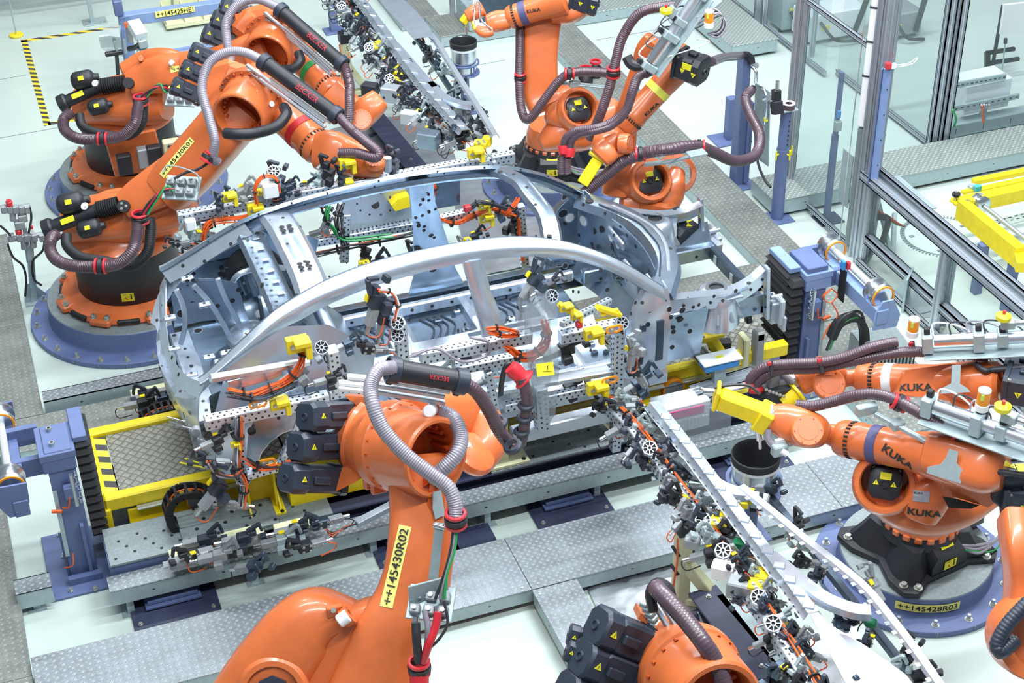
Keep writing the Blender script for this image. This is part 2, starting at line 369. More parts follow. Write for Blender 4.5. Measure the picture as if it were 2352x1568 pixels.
def bvh_of(par):
    vs, fs = [], []
    for o in bpy.data.objects:
        if o.type == 'MESH' and (o.parent == par or (o.parent and o.parent.parent == par)):
            b = len(vs); vs += [v.co.copy() for v in o.data.vertices]; fs += [[b+i for i in p.vertices] for p in o.data.polygons]
    return BVHTree.FromPolygons(vs, fs)
def decal(par, px, py, dx, dy):
    """tangent frame of a thing's surface seen at an image point; (u, v) follows the surface"""
    if par.name not in BV: BV[par.name] = bvh_of(par)
    bv = BV[par.name]; loc, n, i, d = bv.ray_cast(O, ray(px, py).normalized())
    if loc is None: raise ValueError("decal misses")
    if n.dot(FW) > 0: n = -n
    x = RT*dx+DN*dy; x = (x-n*x.dot(n)).normalized(); y = n.cross(x)
    def mp(u, v, k=.003):
        q = loc+x*u+y*v; h = bv.ray_cast(q+n*.06, -n)[0]; return (h if h is not None else q)+n*k
    return mp
def decal_plate(par, mp, w_, h_, m='labelyellow', name='label_plate', label=None, k=.002, N=10):
    mb = MB(m); mb.sheet([[mp(-w_/2+w_*i/N, v*h_/2, k) for i in range(N+1)] for v in (-1, 0, 1)], .0015); return obj(name, mb, par, label, flat=True)
def decal_text(par, mp, t, L, h=None, m='lettering', bold=.01, label=None, k=.005):
    return lettering(t, lambda u, v: mp(u, v, k), L, par, m, height=h, bold=bold, label=label)
rnd = random.Random(7)
UP = V((0, 0, 1)); EX = V((1, 0, 0)); EY = V((0, 1, 0))
# ---------------- floor ----------------
def slab(name, x0, x1, y0, y1, z0, z1, m, parent=None, bev=0., **k):
    mb = MB(m); mb.box(((x0+x1)/2, (y0+y1)/2, (z0+z1)/2), (x1-x0, y1-y0, z1-z0), bev); return obj(name, mb, parent, **k)
slab('floor', -6, 30, 1, 45, -.2, 0, 'floor', kind='structure')
# expansion joints of the floor: thin recessed dark strips
mb = MB('greyplate')
for a, b in ((A(0, 317), A(140, 292)), (A(1160, 138), A(1040, 160)), (A(1370, 92), A(1560, 60)), (A(0, 183), A(60, 172))):
    mb.bar(a+UP*.001, b+UP*.001, .012, .002)
obj('floor_joint', mb, kind='structure')
# ---------------- tread plate walkways ----------------
def walkway(name, x0, x1, y0, y1, z, label, m='tread', sides='near', seams=(), th=.012, skirt=.11, group=None, along='x'):
    t = thing(name, ((x0+x1)/2, (y0+y1)/2, 0), label, 'walkway', group)
    cuts = [(x0 if along == 'x' else y0)]+sorted(seams)+[(x1 if along == 'x' else y1)]
    for a, b in zip(cuts, cuts[1:]):
        mb = MB(m); g = .0035
        if along == 'x': mb.box(((a+b)/2, (y0+y1)/2, z-th/2), (b-a-g, y1-y0, th), .002)
        else: mb.box(((x0+x1)/2, (a+b)/2, z-th/2), (x1-x0, b-a-g, th), .002)
        obj('tread_plate', mb, t)
        mb = MB('bolt')
        for q in (a+.06, b-.06):
            for e in (.04, -.04):
                if along == 'x': mb.cyl((q, (y0 if e > 0 else y1)+e, z-.001), (q, (y0 if e > 0 else y1)+e, z+.004), .011, n=8)
                else: mb.cyl(((x0 if e > 0 else x1)+e, q, z-.001), ((x0 if e > 0 else x1)+e, q, z+.004), .011, n=8)
        obj('screw', mb, t)
    for s_ in ((y0+.012, 0), (y1-.012, 0), (x0+.012, 1), (x1-.012, 1)):
        mb = MB('zinc'); c_, ax = s_
        if ax == 0: mb.box(((x0+x1)/2, c_, z-th-skirt/2), (x1-x0-.02, .012, skirt), .002); mb.m('rubber')
        else: mb.box((c_, (y0+y1)/2, z-th-skirt/2), (.012, y1-y0-.03, skirt), .002); mb.m('rubber')
        L0, L1 = (x0, x1) if ax == 0 else (y0, y1); k = L0+.35
        while k < L1-.2:
            sg = -1 if c_ in (y0+.012, x0+.012) else 1
            if ax == 0: mb.box((k, c_+sg*.0065, z-th-skirt*.45), (.02, .002, .007))
            else: mb.box((c_+sg*.0065, k, z-th-skirt*.45), (.002, .02, .007))
            k += .55
        obj('side_rail', mb, t)
    k = (x0 if along == 'x' else y0)+.3
    while k < (x1 if along == 'x' else y1):
        for e in (.08, -.08):
            p = (k, (y0 if e > 0 else y1)+e) if along == 'x' else ((x0 if e > 0 else x1)+e, k)
            mb = MB('zinc'); mb.box((p[0], p[1], (z-th)/2), (.05, .05, z-th)); mb.box((p[0], p[1], .004), (.11, .09, .008)); obj('support_foot', mb, t)
        k += 1.1
    return t
# near walkway along the line
yN0, yN1 = 7.93, 8.52
walkway('walkway', -.52, 6.6, yN0, yN1, .17, 'long tread plate walkway crossing the foreground below the car line', seams=(1.35, 2.9, 4.3, 5.4))
walkway('walkway', A(1222, 1355, .17).x, A(1325, 1328, .17).x, 5.6, yN0-.005, .168, 'narrow tread plate bridge leading from the front walkway to the bottom edge', along='y', seams=(6.9,))
walkway('walkway', -1.6, -.12, 11.42, 14.6, .12, 'worn tread plate platform along the left edge behind the column stand', m='tread_worn', along='y', seams=(12.9,))
walkway('walkway', -1.6, -.53, 7.2, 11.41, .12, 'worn tread plate platform in the lower left corner', m='tread_worn', along='y', seams=(8.4, 9.7))
walkway('walkway', -.52, 6.48, 10.95, 11.41, .12, 'tread plate strip running behind the car body', m='tread_worn', seams=(.16, 1.6, 3.1, 4.6))
walkway('walkway', 6.49, 6.98, 11.1, 17.45, .12, 'dull grey plate walkway running away on the right beyond the car', m='tread_worn', along='y', seams=(12.5, 14.2, 15.9))
walkway('walkway', 5.6, 7.0, 10.3, 11.09, .12, 'worn tread plate landing behind the right lifting column', m='tread_worn', seams=(6.3,))
walkway('walkway', 6.2, 6.98, 8.6, 10.29, .12, 'worn tread plate platform beside the right lifting column', m='tread_worn', along='y', seams=(9.4,))
walkway('walkway', 7.1, 11.5, 12.27, 12.8, .2, 'bright studded step plate running under the glass partition', m='tread_dots', seams=(8.6, 10.1), skirt=.15)
walkway('walkway', 8.4, 9.02, 15.82, 21.5, .2, 'bright studded step plate running away outside the glass at the top', m='tread_dots', along='y', seams=(18,), skirt=.15)
walkway('walkway', 6.6, 8.38, 17.5, 18.2, .15, 'studded platform behind the robot at the top centre', m='tread_dots', seams=(7.5,), skirt=.13)
walkway('walkway', 5.3, 6.58, 17.5, 18.15, .15, 'grey platform end behind the front dustbin', m='tread_worn', skirt=.13)
walkway('walkway', 5.0, 5.5, 18.16, 21.5, .15, 'narrow grey platform running to the top edge left of the screen', m='tread_worn', along='y', skirt=.13)
# grey cable channel crossing the left corner
def tread_step(x0, x1, y0, y1, z, label, h=.12):
    t = thing('step_beam', ((x0+x1)/2, (y0+y1)/2, 0), label, 'step')
    mb = MB('tread'); mb.box(((x0+x1)/2, (y0+y1)/2, z-.004), (x1-x0, y1-y0, .008)); obj('tread_plate', mb, t)
    mb = MB('zinc'); mb.box(((x0+x1)/2, y0+.004, z-h/2), (x1-x0, .008, h)); mb.box(((x0+x1)/2, y1-.004, z-h/2), (x1-x0, .008, h)); mb.m('rubber')
    k = x0+.3
    while k < x1: mb.box((k, y0-.001, z-h*.5), (.02, .002, .008)); k += .5
    obj('side_rail', mb, t); mb = MB('zinc'); k = x0+.12
    while k < x1: mb.box((k, (y0+y1)/2, (z-h)/2+.0), (.05, y1-y0-.06, z-h)); mb.box((k, (y0+y1)/2, .004), (.13, y1-y0, .008)); k += .9
    obj('foot', mb, t); return t
tread_step(-.55, -.3, 9.15, 9.32, .2, 'short tread plate step between left platform and column foot', .14)
tread_step(-.1, 1.0, 11.46, 11.62, .2, 'galvanised cable channel at the left behind the valve stand', .14)
tread_step(.08, 5.6, 8.86, 9.03, .27, 'long narrow tread plate beam along the near side of the conveyor', .13)
# hazard tape rectangle at the far left
mb = MB('hazard')
mb.box((.54, 18.42, .001), (.075, 2.56, .002)); o = obj('hazard_tape', mb, None, 'black and yellow hazard tape strip running down the floor at left', 'tape')
mb = MB('hazard'); mb.box((1.35, 19.68, .001), (1.7, .075, .002)); obj('hazard_tape', mb, None, 'far black and yellow hazard tape strip below the yellow framed fence', 'tape')
mb = MB('hazard2'); mb.box((2.25, 17.18, .001), (3.4, .075, .002)); obj('hazard_tape', mb, None, 'hazard tape strip passing behind the two rear orange robots', 'tape')

# ---------------- extruded aluminium profiles and glass ----------------
def profile(mb, a, b, w=.09, h=.045, up=UP):
    """slotted extrusion: body with raised lips beside dark grooves on its four sides"""
    a, b = V(a), V(b); x, sd, u = orth(b-a, V(up)); L = (b-a).length; c = (a+b)/2; R = Matrix((x, sd, u)).transposed()
    mb.m('alu'); mb.box(c, (L, w*.72, h*.72), 0, R)
    n = max(1, round(w/.045)); m_ = max(1, round(h/.045))
    for (cnt, ext, oth, ax, ox) in ((n, w, h, sd, u), (m_, h, w, u, sd)):
        st = ext/cnt
        for i in range(cnt+1):
            lo = -ext/2+i*st; wd = st*.34 if 0 < i < cnt else st*.3; ce = lo if 0 < i < cnt else lo+(wd/2 if i == 0 else -wd/2)
            for sg in (-1, 1):
                d = (L, wd, oth*.14) if ax is sd else (L, oth*.14, wd)
                mb.box(c+ax*ce+ox*sg*(oth*.43), d, 0, R)
        mb.m('grey')
        for i in range(cnt):
            for sg in (-1, 1):
                d = (L, st*.18, .003) if ax is sd else (L, .003, st*.18); mb.box(c+ax*(-ext/2+(i+.5)*st)+ox*sg*oth*.365, d, 0, R)
        mb.m('alu')
    return mb
def prof(name, a, b, parent, w=.09, h=.045, up=UP, label=None):
    return obj(name, profile(MB('alu'), a, b, w, h, up), parent, label, flat=True)
def pane(a, b, z0, z1, parent, name='glass_panel', m='glass', th=.006):
    a, b = V(a), V(b); mb = MB(m); mb.bar(V((a.x, a.y, (z0+z1)/2)), V((b.x, b.y, (z0+z1)/2)), th, z1-z0); return obj(name, mb, parent, flat=True)
fx = 7.49
gate = thing('glass_partition', (fx, 12.05, 0), 'tall clear glass partition between two aluminium posts right of the blue round post', 'partition')
prof('post', (fx, 12.76, 0), (fx, 12.76, 3.2), gate, .09, .09)
prof('post', (fx, 12.66, 0), (fx, 12.66, 3.2), gate, .045, .09)
prof('lower_rail', (fx, 11.42, .07), (fx, 12.7, .07), gate, .045, .045); prof('upper_rail', (fx, 11.42, 2.1), (fx, 12.7, 2.1), gate, .045, .045)
pane((fx, 11.42, 0), (fx, 12.7, 0), .09, 2.08, gate)
mp_ = thing('door_frame_post', (fx, 11.3, 0), 'massive aluminium frame post with white cover duct and black clips', 'post')
prof('post', (fx, 11.36, 0), (fx, 11.36, 3.2), mp_, .09, .09); prof('post', (fx+.02, 11.25, 0), (fx+.02, 11.25, 3.2), mp_, .13, .13)
mb = MB('white'); mb.bar((fx-.03, 11.44, 1.35), (fx-.03, 11.44, 3.2), .07, .09, .012); mb.m('greyplate'); mb.bar((fx-.03, 11.44, .1), (fx-.03, 11.44, 1.33), .05, .07); obj('cover_duct', mb, mp_, 'white cover duct')
for z in (1.85, 2.18, 2.5):
    mb = MB('rubber'); mb.bar((fx-.03, 11.44, z), (fx-.03, 11.44, z+.02), .085, .105, .008); obj('clip', mb, mp_)
mb = MB('lightblue'); mb.bar((fx-.02, 11.15, .9), (fx-.02, 11.15, 2.04), .07, .05, .004); mb.m('blue'); mb.bar((fx-.06, 11.17, .9), (fx-.06, 11.17, 2.04), .012, .07); mb.m('rubber')
for z in (1.1, 1.35, 1.6, 1.85): mb.cyl((fx-.02, 11.113, z), (fx-.02, 11.118, z), .008, n=8)
obj('blue_cover', mb, mp_, 'pale blue cover strip')
mb = MB('red'); mb.box((fx-.04, 11.12, 2.08), (.05, .05, .06), .006); mb.m('white'); mb.box((fx+.01, 11.12, 2.07), (.06, .05, .04), .006); mb.tube([(fx+.04, 11.1, 2.08), (fx+.12, 11.06, 2.1), (fx+.18, 11.02, 2.16), (fx+.12, 11.0, 2.12), (fx+.05, 11.1, 2.06)], .005, 6); obj('door_switch', mb, mp_, 'red and white door switch')
mb = MB('chrome'); mb.tube([(fx-.09, 11.5, 2.3), (fx-.09, 11.5, .15)], .006, 6, sm=False); mb.cyl((fx-.09, 11.5, .06), (fx-.09, 11.5, .14), .02); obj('pull_rod', mb, mp_)
mb = MB('zinc'); mb.box((fx-.06, 11.56, .75), (.01, .18, .55)); obj('sheet_cover', mb, mp_)
# low safety railing
rl = thing('safety_railing', (fx, 9.6, 0), 'low double aluminium railing with glass infill running down the right side', 'railing')
prof('top_rail', (fx-.035, 11.3, .92), (fx-.035, 7.6, .92), rl, .09, .09); prof('top_rail', (fx+.075, 11.3, .96), (fx+.075, 7.6, .96), rl, .045, .09)
for y in (11.2, 9.93, 8.7): prof('post', (fx-.02, y, 0), (fx-.02, y, .88), rl, .09, .09); prof('post', (fx+.09, y+.02, .05), (fx+.09, y+.02, .9), rl, .045, .09)
prof('lower_rail', (fx, 11.15, .3), (fx, 9.98, .3), rl, .09, .09); prof('lower_rail', (fx, 9.88, .3), (fx, 8.75, .3), rl, .09, .09); prof('bottom_rail', (fx-.06, 11.2, .05), (fx-.06, 8.0, .05), rl, .045, .045)
pane((fx, 11.15, 0), (fx, 9.98, 0), .35, .86, rl); pane((fx, 9.88, 0), (fx, 8.75, 0), .35, .86, rl)
mb = MB('zinc'); mb.add([(fx-.05, 10.6, .004), (fx+.3, 10.6, .004), (fx+.3, 10.3, .004), (fx+.1, 10.15, .004), (fx-.05, 10.2, .004), (fx-.05, 10.4, .35)], [(0, 1, 2, 3, 4), (0, 4, 5)]); mb.box((fx+.12, 10.4, .01), (.36, .34, .012), .003); mb.bar((fx-.02, 10.4, 0), (fx-.02, 10.4, .35), .02, .25); obj('floor_bracket', mb, rl)
# partition along x behind the studded step
gp = thing('glass_partition', (8.4, 12.88, 0), 'wide glass partition behind the studded step at upper right', 'partition')
for x, w_ in ((7.62, .045), (9.3, .09), (9.44, .09), (11.3, .09)): prof('post', (x, 12.9, 0), (x, 12.9, 3.4), gp, w_, .09, up=EX)
for a, b in ((7.64, 9.25), (9.5, 11.25)):
    prof('lower_rail', (a, 12.9, .06), (b, 12.9, .06), gp, .045, .09); pane((a, 12.9, 0), (b, 12.9, 0), .1, 3.3, gp)
gp2 = thing('glass_partition', (9.36, 14.2, 0), 'glass partition running away from the upper right corner post', 'partition')
prof('lower_rail', (9.36, 12.95, .06), (9.36, 15.0, .06), gp2, .045, .06); prof('post', (9.36, 14.0, 0), (9.36, 14.0, 3.2), gp2, .09, .06); prof('post', (9.36, 15.6, 0), (9.36, 15.6, 3.2), gp2, .045, .09)
pane((9.36, 12.95, 0), (9.36, 15.0, 0), .1, 3.2, gp2)
gp3 = thing('glass_partition', (9.25, 17, 0), 'glass partition at the top beside the studded step plate', 'partition')
prof('post', (9.2, 16.7, 0), (9.2, 16.7, 3.0), gp3, .09, .09); prof('post', (9.2, 16.5, 0), (9.2, 16.5, 3.0), gp3, .045, .045)
prof('lower_rail', (9.2, 15.0, .06), (9.2, 16.5, .06), gp3, .045, .045); prof('lower_rail', (9.2, 16.8, .06), (9.2, 21, .06), gp3, .045, .045); pane((9.2, 15.0, 0), (9.2, 16.5, 0), .1, 2.4, gp3); pane((9.2, 16.8, 0), (9.2, 21, 0), .1, 2.4, gp3)
# yellow framed fence far left
def yfence(x0, x1, y, label):
    t = thing('mesh_fence', ((x0+x1)/2, y, 0), label, 'fence'); z0, z1 = .35, 2.6
    mb = MB('zinc')
    for x in (x0, x1): mb.bar((x, y, z0), (x, y, z1), .06, .06, .005, up=EX)
    mb.bar((x0, y, z0), (x1, y, z0), .06, .06, .005); obj('frame', mb, t)
    mb = MB('labelyellow')
    for x in (x0+.09, x1-.09): mb.bar((x, y-.01, z0+.05), (x, y-.01, z1), .02, .1, .0, up=EX)
    mb.bar((x0+.05, y-.01, z0+.1), (x1-.05, y-.01, z0+.1), .02, .1); obj('yellow_border', mb, t); pane((x0+.1, y, 0), (x1-.1, y, 0), z0+.15, z1, t); return t
yfence(.55, 2.35, 20.55, 'yellow bordered fence panel at the top left')
yfence(-1.0, .5, 20.6, 'yellow bordered fence panel cut by the left edge')
t = thing('fence_foot', (1.45, 19.9, 0), 'grey steel fence post on a floor plate at the top left', 'post')
mb = MB('zinc'); mb.box((1.45, 19.95, .006), (.3, .24, .012), .002); mb.bar((1.42, 19.95, 0), (1.42, 19.95, 2), .07, .05, up=EX); obj('post', mb, t)
mb = MB('bolt')
for dx in (-.12, .12): mb.bolt((1.45+dx, 19.87, .012), UP)
obj('bolt', mb, t); mb = MB('cable_green'); mb.tube([(1.5, 19.9, .9), (1.52, 19.88, .55), (1.6, 19.85, .45), (1.7, 19.85, .6), (1.75, 19.85, .85)], .02, 8); obj('cable', mb, t)
t = thing('hanging_rod', (.42, 19.8, 0), 'thin rod standing on a round yellow disc at the top left', 'rod')
q = A(38, 83, 0); mb = MB('yellow'); mb.cyl(q, q+UP*.03, .085, n=24, bev=.008); obj('disc', mb, t); mb = MB('zinc'); mb.cyl(q+UP*.03, q+UP*.6, .008, n=8); obj('rod', mb, t)
# ---------------- lifting columns with rollers ----------------
def column(x0, lab, mir=1, y0=9.39, y1=9.73, H=1.17):
    """mir=1: bellows on +x side (left unit)"""
    sx_ = mir; X_ = lambda a: x0+sx_*a
    t = thing('lifting_column', (X_(.11), (y0+y1)/2, 0), lab, 'machine'); yc = (y0+y1)/2
    mb = MB('blue')
    mb.box((X_(.11), yc+.02, .012), (.52, .74, .024), .003); obj('base_plate', mb, t)
    mb = MB('blue'); mb.box((X_(.11), yc, .6), (.19, y1-y0-.02, 1.16), .006)
    mb.box((X_(.0), yc-.1, .2), (.02, .06, .36)); mb.box((X_(.16), yc-.18, .26), (.025, .05, .5)); mb.box((X_(.11), yc-.22, .05), (.24, .05, .06))
    obj('body', mb, t)
    mb = MB('blue' if mir > 0 else 'lightblue'); mb.box((X_(.10), yc, H-.03), (.25, y1-y0+.02, .06), .004); mb.box((X_(.10), yc-.005, H-.1), (.23, y1-y0, .12), .004); obj('top_plate', mb, t)
    mb = MB('bolt')
    for dy in (-.08, .1): mb.cyl((X_(.08), yc+dy, H), (X_(.08), yc+dy, H+.035), .02, n=12); mb.m('rubber'); mb.cyl((X_(.08), yc+dy, H+.034), (X_(.08), yc+dy, H+.037), .011, n=6); mb.m('bolt')
    for dx, dy in ((-.12, -.3), (-.12, .1), (-.12, .36), (.32, -.28), (.05, -.34)): mb.bolt((X_(.11+dx), yc+dy, .024), UP, .014, .03)
    obj('bolt', mb, t)
    mb = MB('blue' if mir > 0 else 'lightblue'); mb.box((X_(.27), yc+.11, H+.005), (.1, .37, .05), .006); obj('bellows_cap', mb, t)
    mb = MB('rubber'); n = 12; z = H-.02; rs = []
    for i in range(2*n+1):
        o_ = .045 if i % 2 else .0; zz = z-(z-.28)*i/(2*n); rs.append([V((X_(.225+o_*0), yc-.06-o_*.6, zz)), V((X_(.30+o_), yc-.06-o_*.6, zz)), V((X_(.30+o_), yc+.28+o_*.6, zz)), V((X_(.225), yc+.28+o_*.6, zz))])
    mb.rings(rs); obj('bellows', mb, t, 'black folded rubber bellows', flat=True)
    # roller carriage on the outer side
    mb = MB('blue'); xr = -.2
    for dy in (-.02, .28): mb.bar((X_(.0), yc+dy+.02, H-.13 if dy > 0 else H-.19), (X_(xr-.02), yc+dy+.02, H-.13 if dy > 0 else H-.19), .05, .15, .004)
    obj('carriage_arm', mb, t)
    mb = MB('blue' if mir > 0 else 'lightblue'); mb.bar((X_(xr+.0), 9.1, H-.19), (X_(xr), 10.2, H-.19), .10, .13, .004); obj('carriage_beam', mb, t)
    for yy in (9.12, 10.12):
        mb = MB('blue' if mir > 0 else 'lightblue'); mb.T = fr(V((X_(xr-.04), yy, H-.15)), EX*(-sx_), EY*(-1 if sx_ < 0 else -1)); mb.prism([(-.11, -.16), (.11, -.17), (.13, -.06), (.05, .1), (-.05, .1), (-.1, 0)], -.008, .008, .002); obj('bearing_plate', mb, t)
    xa = X_(-.24); za = H-.06
    mb = MB('white'); mb.m('greyhose'); mb.m('bandwhite'); mb.cyl((xa, 9.36, za), (xa, 9.98, za), .028, n=20); mb.m('pink')
    mb.m('grey')
    for i in range(30): mb.ring((xa+.0, 9.37+i*.02, za), EY, .0295, .02, .004, 16)
    obj('shaft', mb, t)
    for yy, sg in ((9.26, 1), (10.02, 1)):
        mb = MB('chrome'); mb.lathe((xa, yy-.07, za), EY, [(0, .045), (0, .09), (.012, .1), (.03, .105), (.04, .082), (.1, .078), (.11, .11), (.135, .11), (.14, .05)], 32); mb.m('amber'); mb.ring((xa, yy-.078, za), EY, .098, .085, .012, 32); obj('roller', mb, t)
    # front fittings
    mb = MB('zinc'); mb.bar((X_(.03), y0-.004, .85), (X_(.02), y0-.004, .25), .012, .03, up=EX); obj('cover_strip', mb, t)
    mb = MB('blue'); mb.box((X_(.14), y0-.03, .84), (.1, .06, .1), .004); mb.m('chrome'); mb.cyl((X_(.16), y0-.05, .72), (X_(.16), y0-.05, 1.0), .016); obj('locking_pin', mb, t)
    mb = MB('chrome')
    for i in range(9): mb.T = fr(V((X_(.19)+.004*(i % 2), y0-.045, 1.0-i*.032)), EX if i % 2 else EY, EY if i % 2 else EX); mb.lathe((0, 0, -.003), (0, 0, 1), [(0, .011), (0, .017), (.006, .017), (.006, .011), (0, .011)], 10, cap=False)
    obj('chain', mb, t)
    mb = MB('cable_orange'); mb.tube([(X_(.06), y0-.02, .7), (X_(.1), y0-.05, .72), (X_(.12), y0-.06, .82)], .006); mb.tube([(X_(-.02), y0-.03, .7), (X_(.05), y0-.04, .69)], .014); mb.tube([(X_(-.02), y0-.02, .16), (X_(.04), y0-.06, .2), (X_(.06), y0-.02, .28)], .005); obj('sensor_cable', mb, t)
    return t
column(-.17, 'blue lifting column with roller drum at the left end of the conveyor', 1)
cr_ = column(6.14, 'pale blue lifting column with wide black bellows at the right end of the conveyor', -1, 9.62, 9.96, 1.13)
t = cr_; mb = MB('rubber'); n = 10
rs = []
for i in range(2*n+1):
    o_ = .03 if i % 2 else 0; zz = 1.08-.8*i/(2*n); rs.append([V((5.82-o_, 9.64-o_, zz)), V((5.9, 9.64-o_, zz)), V((5.9, 10.04+o_, zz)), V((5.82-o_, 10.04+o_, zz))])
mb.rings(rs); obj('bellows', mb, t, 'black folded rubber bellows', flat=True)
mb = MB('rubber'); mb.box((6.25, 9.6, .98), (.012, .1, .3), .003); mb.m('skyblue'); mb.box((6.24, 9.6, 1.17), (.03, .05, .08), .005); mb.m('red'); mb.box((6.275, 9.58, 1.17), (.03, .04, .07), .005); obj('sensor', mb, t, 'blue and red sensor on a black plate')
mb = MB('cable_orange'); q = V((6.12, 9.55, .93))
for k in range(3): mb.tube([q+V((.0, 0, .07)), q+V((.06, -.01, 0)), q+V((0, 0, -.07)), q+V((-.06, .01*k, 0)), q+V((0, 0, .07))], .005)
mb.tube([q+V((.02, 0, -.07)), q+V((.08, -.02, -.2)), q+V((.02, 0, -.3)), q+V((-.03, 0, -.42))], .006); obj('sensor_cable', mb, t)
mb = MB('rubber'); q = V((6.14, 9.5, .55)); mb.sweep([q, q+V((.06, 0, .13)), q+V((.2, 0, .15)), q+V((.3, 0, .02)), q+V((.34, 0, -.25)), q+V((.35, 0, -.5))], [(.06, .1)]*6, up=EY, n=8, pw=.4); mb.m('grey')
for k in range(6): mb.box(q+V((.32, -.055, -.1-.06*k)), (.05, .006, .02))
obj('cable_chain', mb, t)
mb = MB('cable_green'); mb.tube([q+V((-.02, -.03, -.1)), q+V((.05, -.04, .12)), q+V((.2, -.04, .17)), q+V((.3, -.02, 0))], .008); mb.m('cable_black'); mb.tube([q+V((-.05, -.03, -.1)), q+V((.04, -.04, .18)), q+V((.22, -.04, .22)), q+V((.33, -.02, -.05))], .012); obj('cable', mb, t)
# ---------------- conveyor bed (blue steel) ----------------
bed = thing('conveyor_bed', (2.9, 9.4, 0), 'long blue steel conveyor bed under the car with grey machined top plates', 'conveyor')
for y in (9.12, 9.6, 10.3):
    zz = .22 if y < 9.3 else .13
    mb = MB('navy'); mb.box((2.95, y, zz), (5.5, .02, .2)); mb.box((2.95, y, zz+.105), (5.5, .11, .016)); mb.box((2.95, y, zz-.095), (5.5, .11, .016)); obj('bed_beam', mb, bed)
for x in (.45, 1.2, 1.95, 2.75, 3.4, 4.2, 5.0):
    mb = MB('navy'); mb.box((x, 9.35, .14), (.02, .5, .17)); obj('web_plate', mb, bed)
for x, lab in ((.5, 0), (2.3, 0), (3.55, 0), (5.1, 0)):
    mb = MB('navy'); mb.box((x, 8.93, .012), (.62, .5, .024), .004); obj('foot_plate', mb, bed)
    mb = MB('blue'); mb.box((x, 8.97, .07), (.36, .2, .02)); mb.box((x, 8.97, .045), (.4, .26, .015)); mb.box((x, 9.05, .09), (.36, .02, .1)); obj('foot_bracket', mb, bed)
    mb = MB('bolt')
    for dx in (-.26, .26): mb.bolt((x+dx, 8.73, .024), UP, .012, .02)
    obj('bolt', mb, bed)
mb = MB('navy'); mb.box((2.55, 8.72, .012), (.7, .36, .024), .004); obj('foot_plate', mb, bed, 'dark blue floor plate')
for x0, x1 in ((.12, .78), (.8, 1.75), (3.0, 4.35)):
    mb = MB('greyplate'); mb.box(((x0+x1)/2, 9.25 if x0 < 2 else 9.22, .345), (x1-x0, .42 if x0 < 2 else .32, .02), .002); mb.m('rubber')
    for i in range(12): mb.cyl((x0+.05+rnd.random()*(x1-x0-.1), 9.1+rnd.random()*.28, .354), (0, 0, 0), 0, n=3) if 0 else mb.cyl(V((x0+.05+(x1-x0-.1)*((i*37) % 12)/12, 9.1+.26*((i*5) % 7)/7, .354)), V((x0+.05+(x1-x0-.1)*((i*37) % 12)/12, 9.1+.26*((i*5) % 7)/7, .358)), .012, n=8)
    obj('top_plate', mb, bed)
mb = MB('blue'); mb.box((.45, 9.06, .24), (.66, .016, .18)); mb.box((.12, 9.2, .24), (.016, .3, .2)); obj('end_plate', mb, bed)
mb = MB('greyplate'); mb.box((2.9, 10.0, .12), (5.4, .5, .02)); obj('belly_plate', mb, bed)
# ---------------- yellow carrier (skillet) ----------------
car_ = thing('yellow_carrier', (3.0, 10.02, .3), 'long yellow conveyor carrier with tread plate decks under the silver car body', 'conveyor')
zc = .5
for x0, x1 in ((.3, 1.55), (1.56, 3.0), (3.01, 4.4), (4.41, 5.72)):
    mb = MB('tread_five'); mb.box(((x0+x1)/2, 10.02, zc), (x1-x0-.006, .74, .008)); obj('deck_plate', mb, car_)
mb = MB('hazard2'); mb.box((.245, 10.02, zc+.002), (.1, .72, .008)); obj('hazard_strip', mb, car_, 'black and yellow striped edge')
for y in (9.6, 10.44):
    mb = MB('yellow'); mb.box((2.98, y, zc-.02), (5.6, .09, .12), .012); obj('side_beam', mb, car_)
    mb = MB('yellow'); mb.box((2.98, y-.03 if y < 10 else y+.03, .33), (5.3, .02, .13), .003); mb.box((2.98, y-.06 if y < 10 else y+.06, .265), (5.3, .08, .012)); obj('lower_beam', mb, car_)
mb = MB('yellow'); mb.box((.19, 10.02, .42), (.04, .9, .2), .006); mb.box((.17, 9.62, .28), (.09, .16, .34), .006); obj('end_beam', mb, car_)
for x in (.85, 2.4, 3.6, 4.72):
    mb = MB('grey'); mb.lathe((x, 9.5, .38), EY, [(0, .05), (0, .1), (.05, .1), (.05, .05)], 28); mb.m('amber'); mb.ring((x, 9.497, .38), EY, .1, .085, .05, 28); obj('wheel', mb, car_)
    mb = MB('rubber'); mb.cyl((x-.03, 9.545, .33), (x-.03, 9.535, .33), .035, n=20); mb.m('bolt'); mb.cyl((x-.03, 9.54, .33), (x-.03, 9.525, .33), .012, n=12); obj('axle_cap', mb, car_)
mb = MB('alu'); mb.box((3, 9.52, .43), (5.2, .05, .01)); obj('guide_rail', mb, car_)
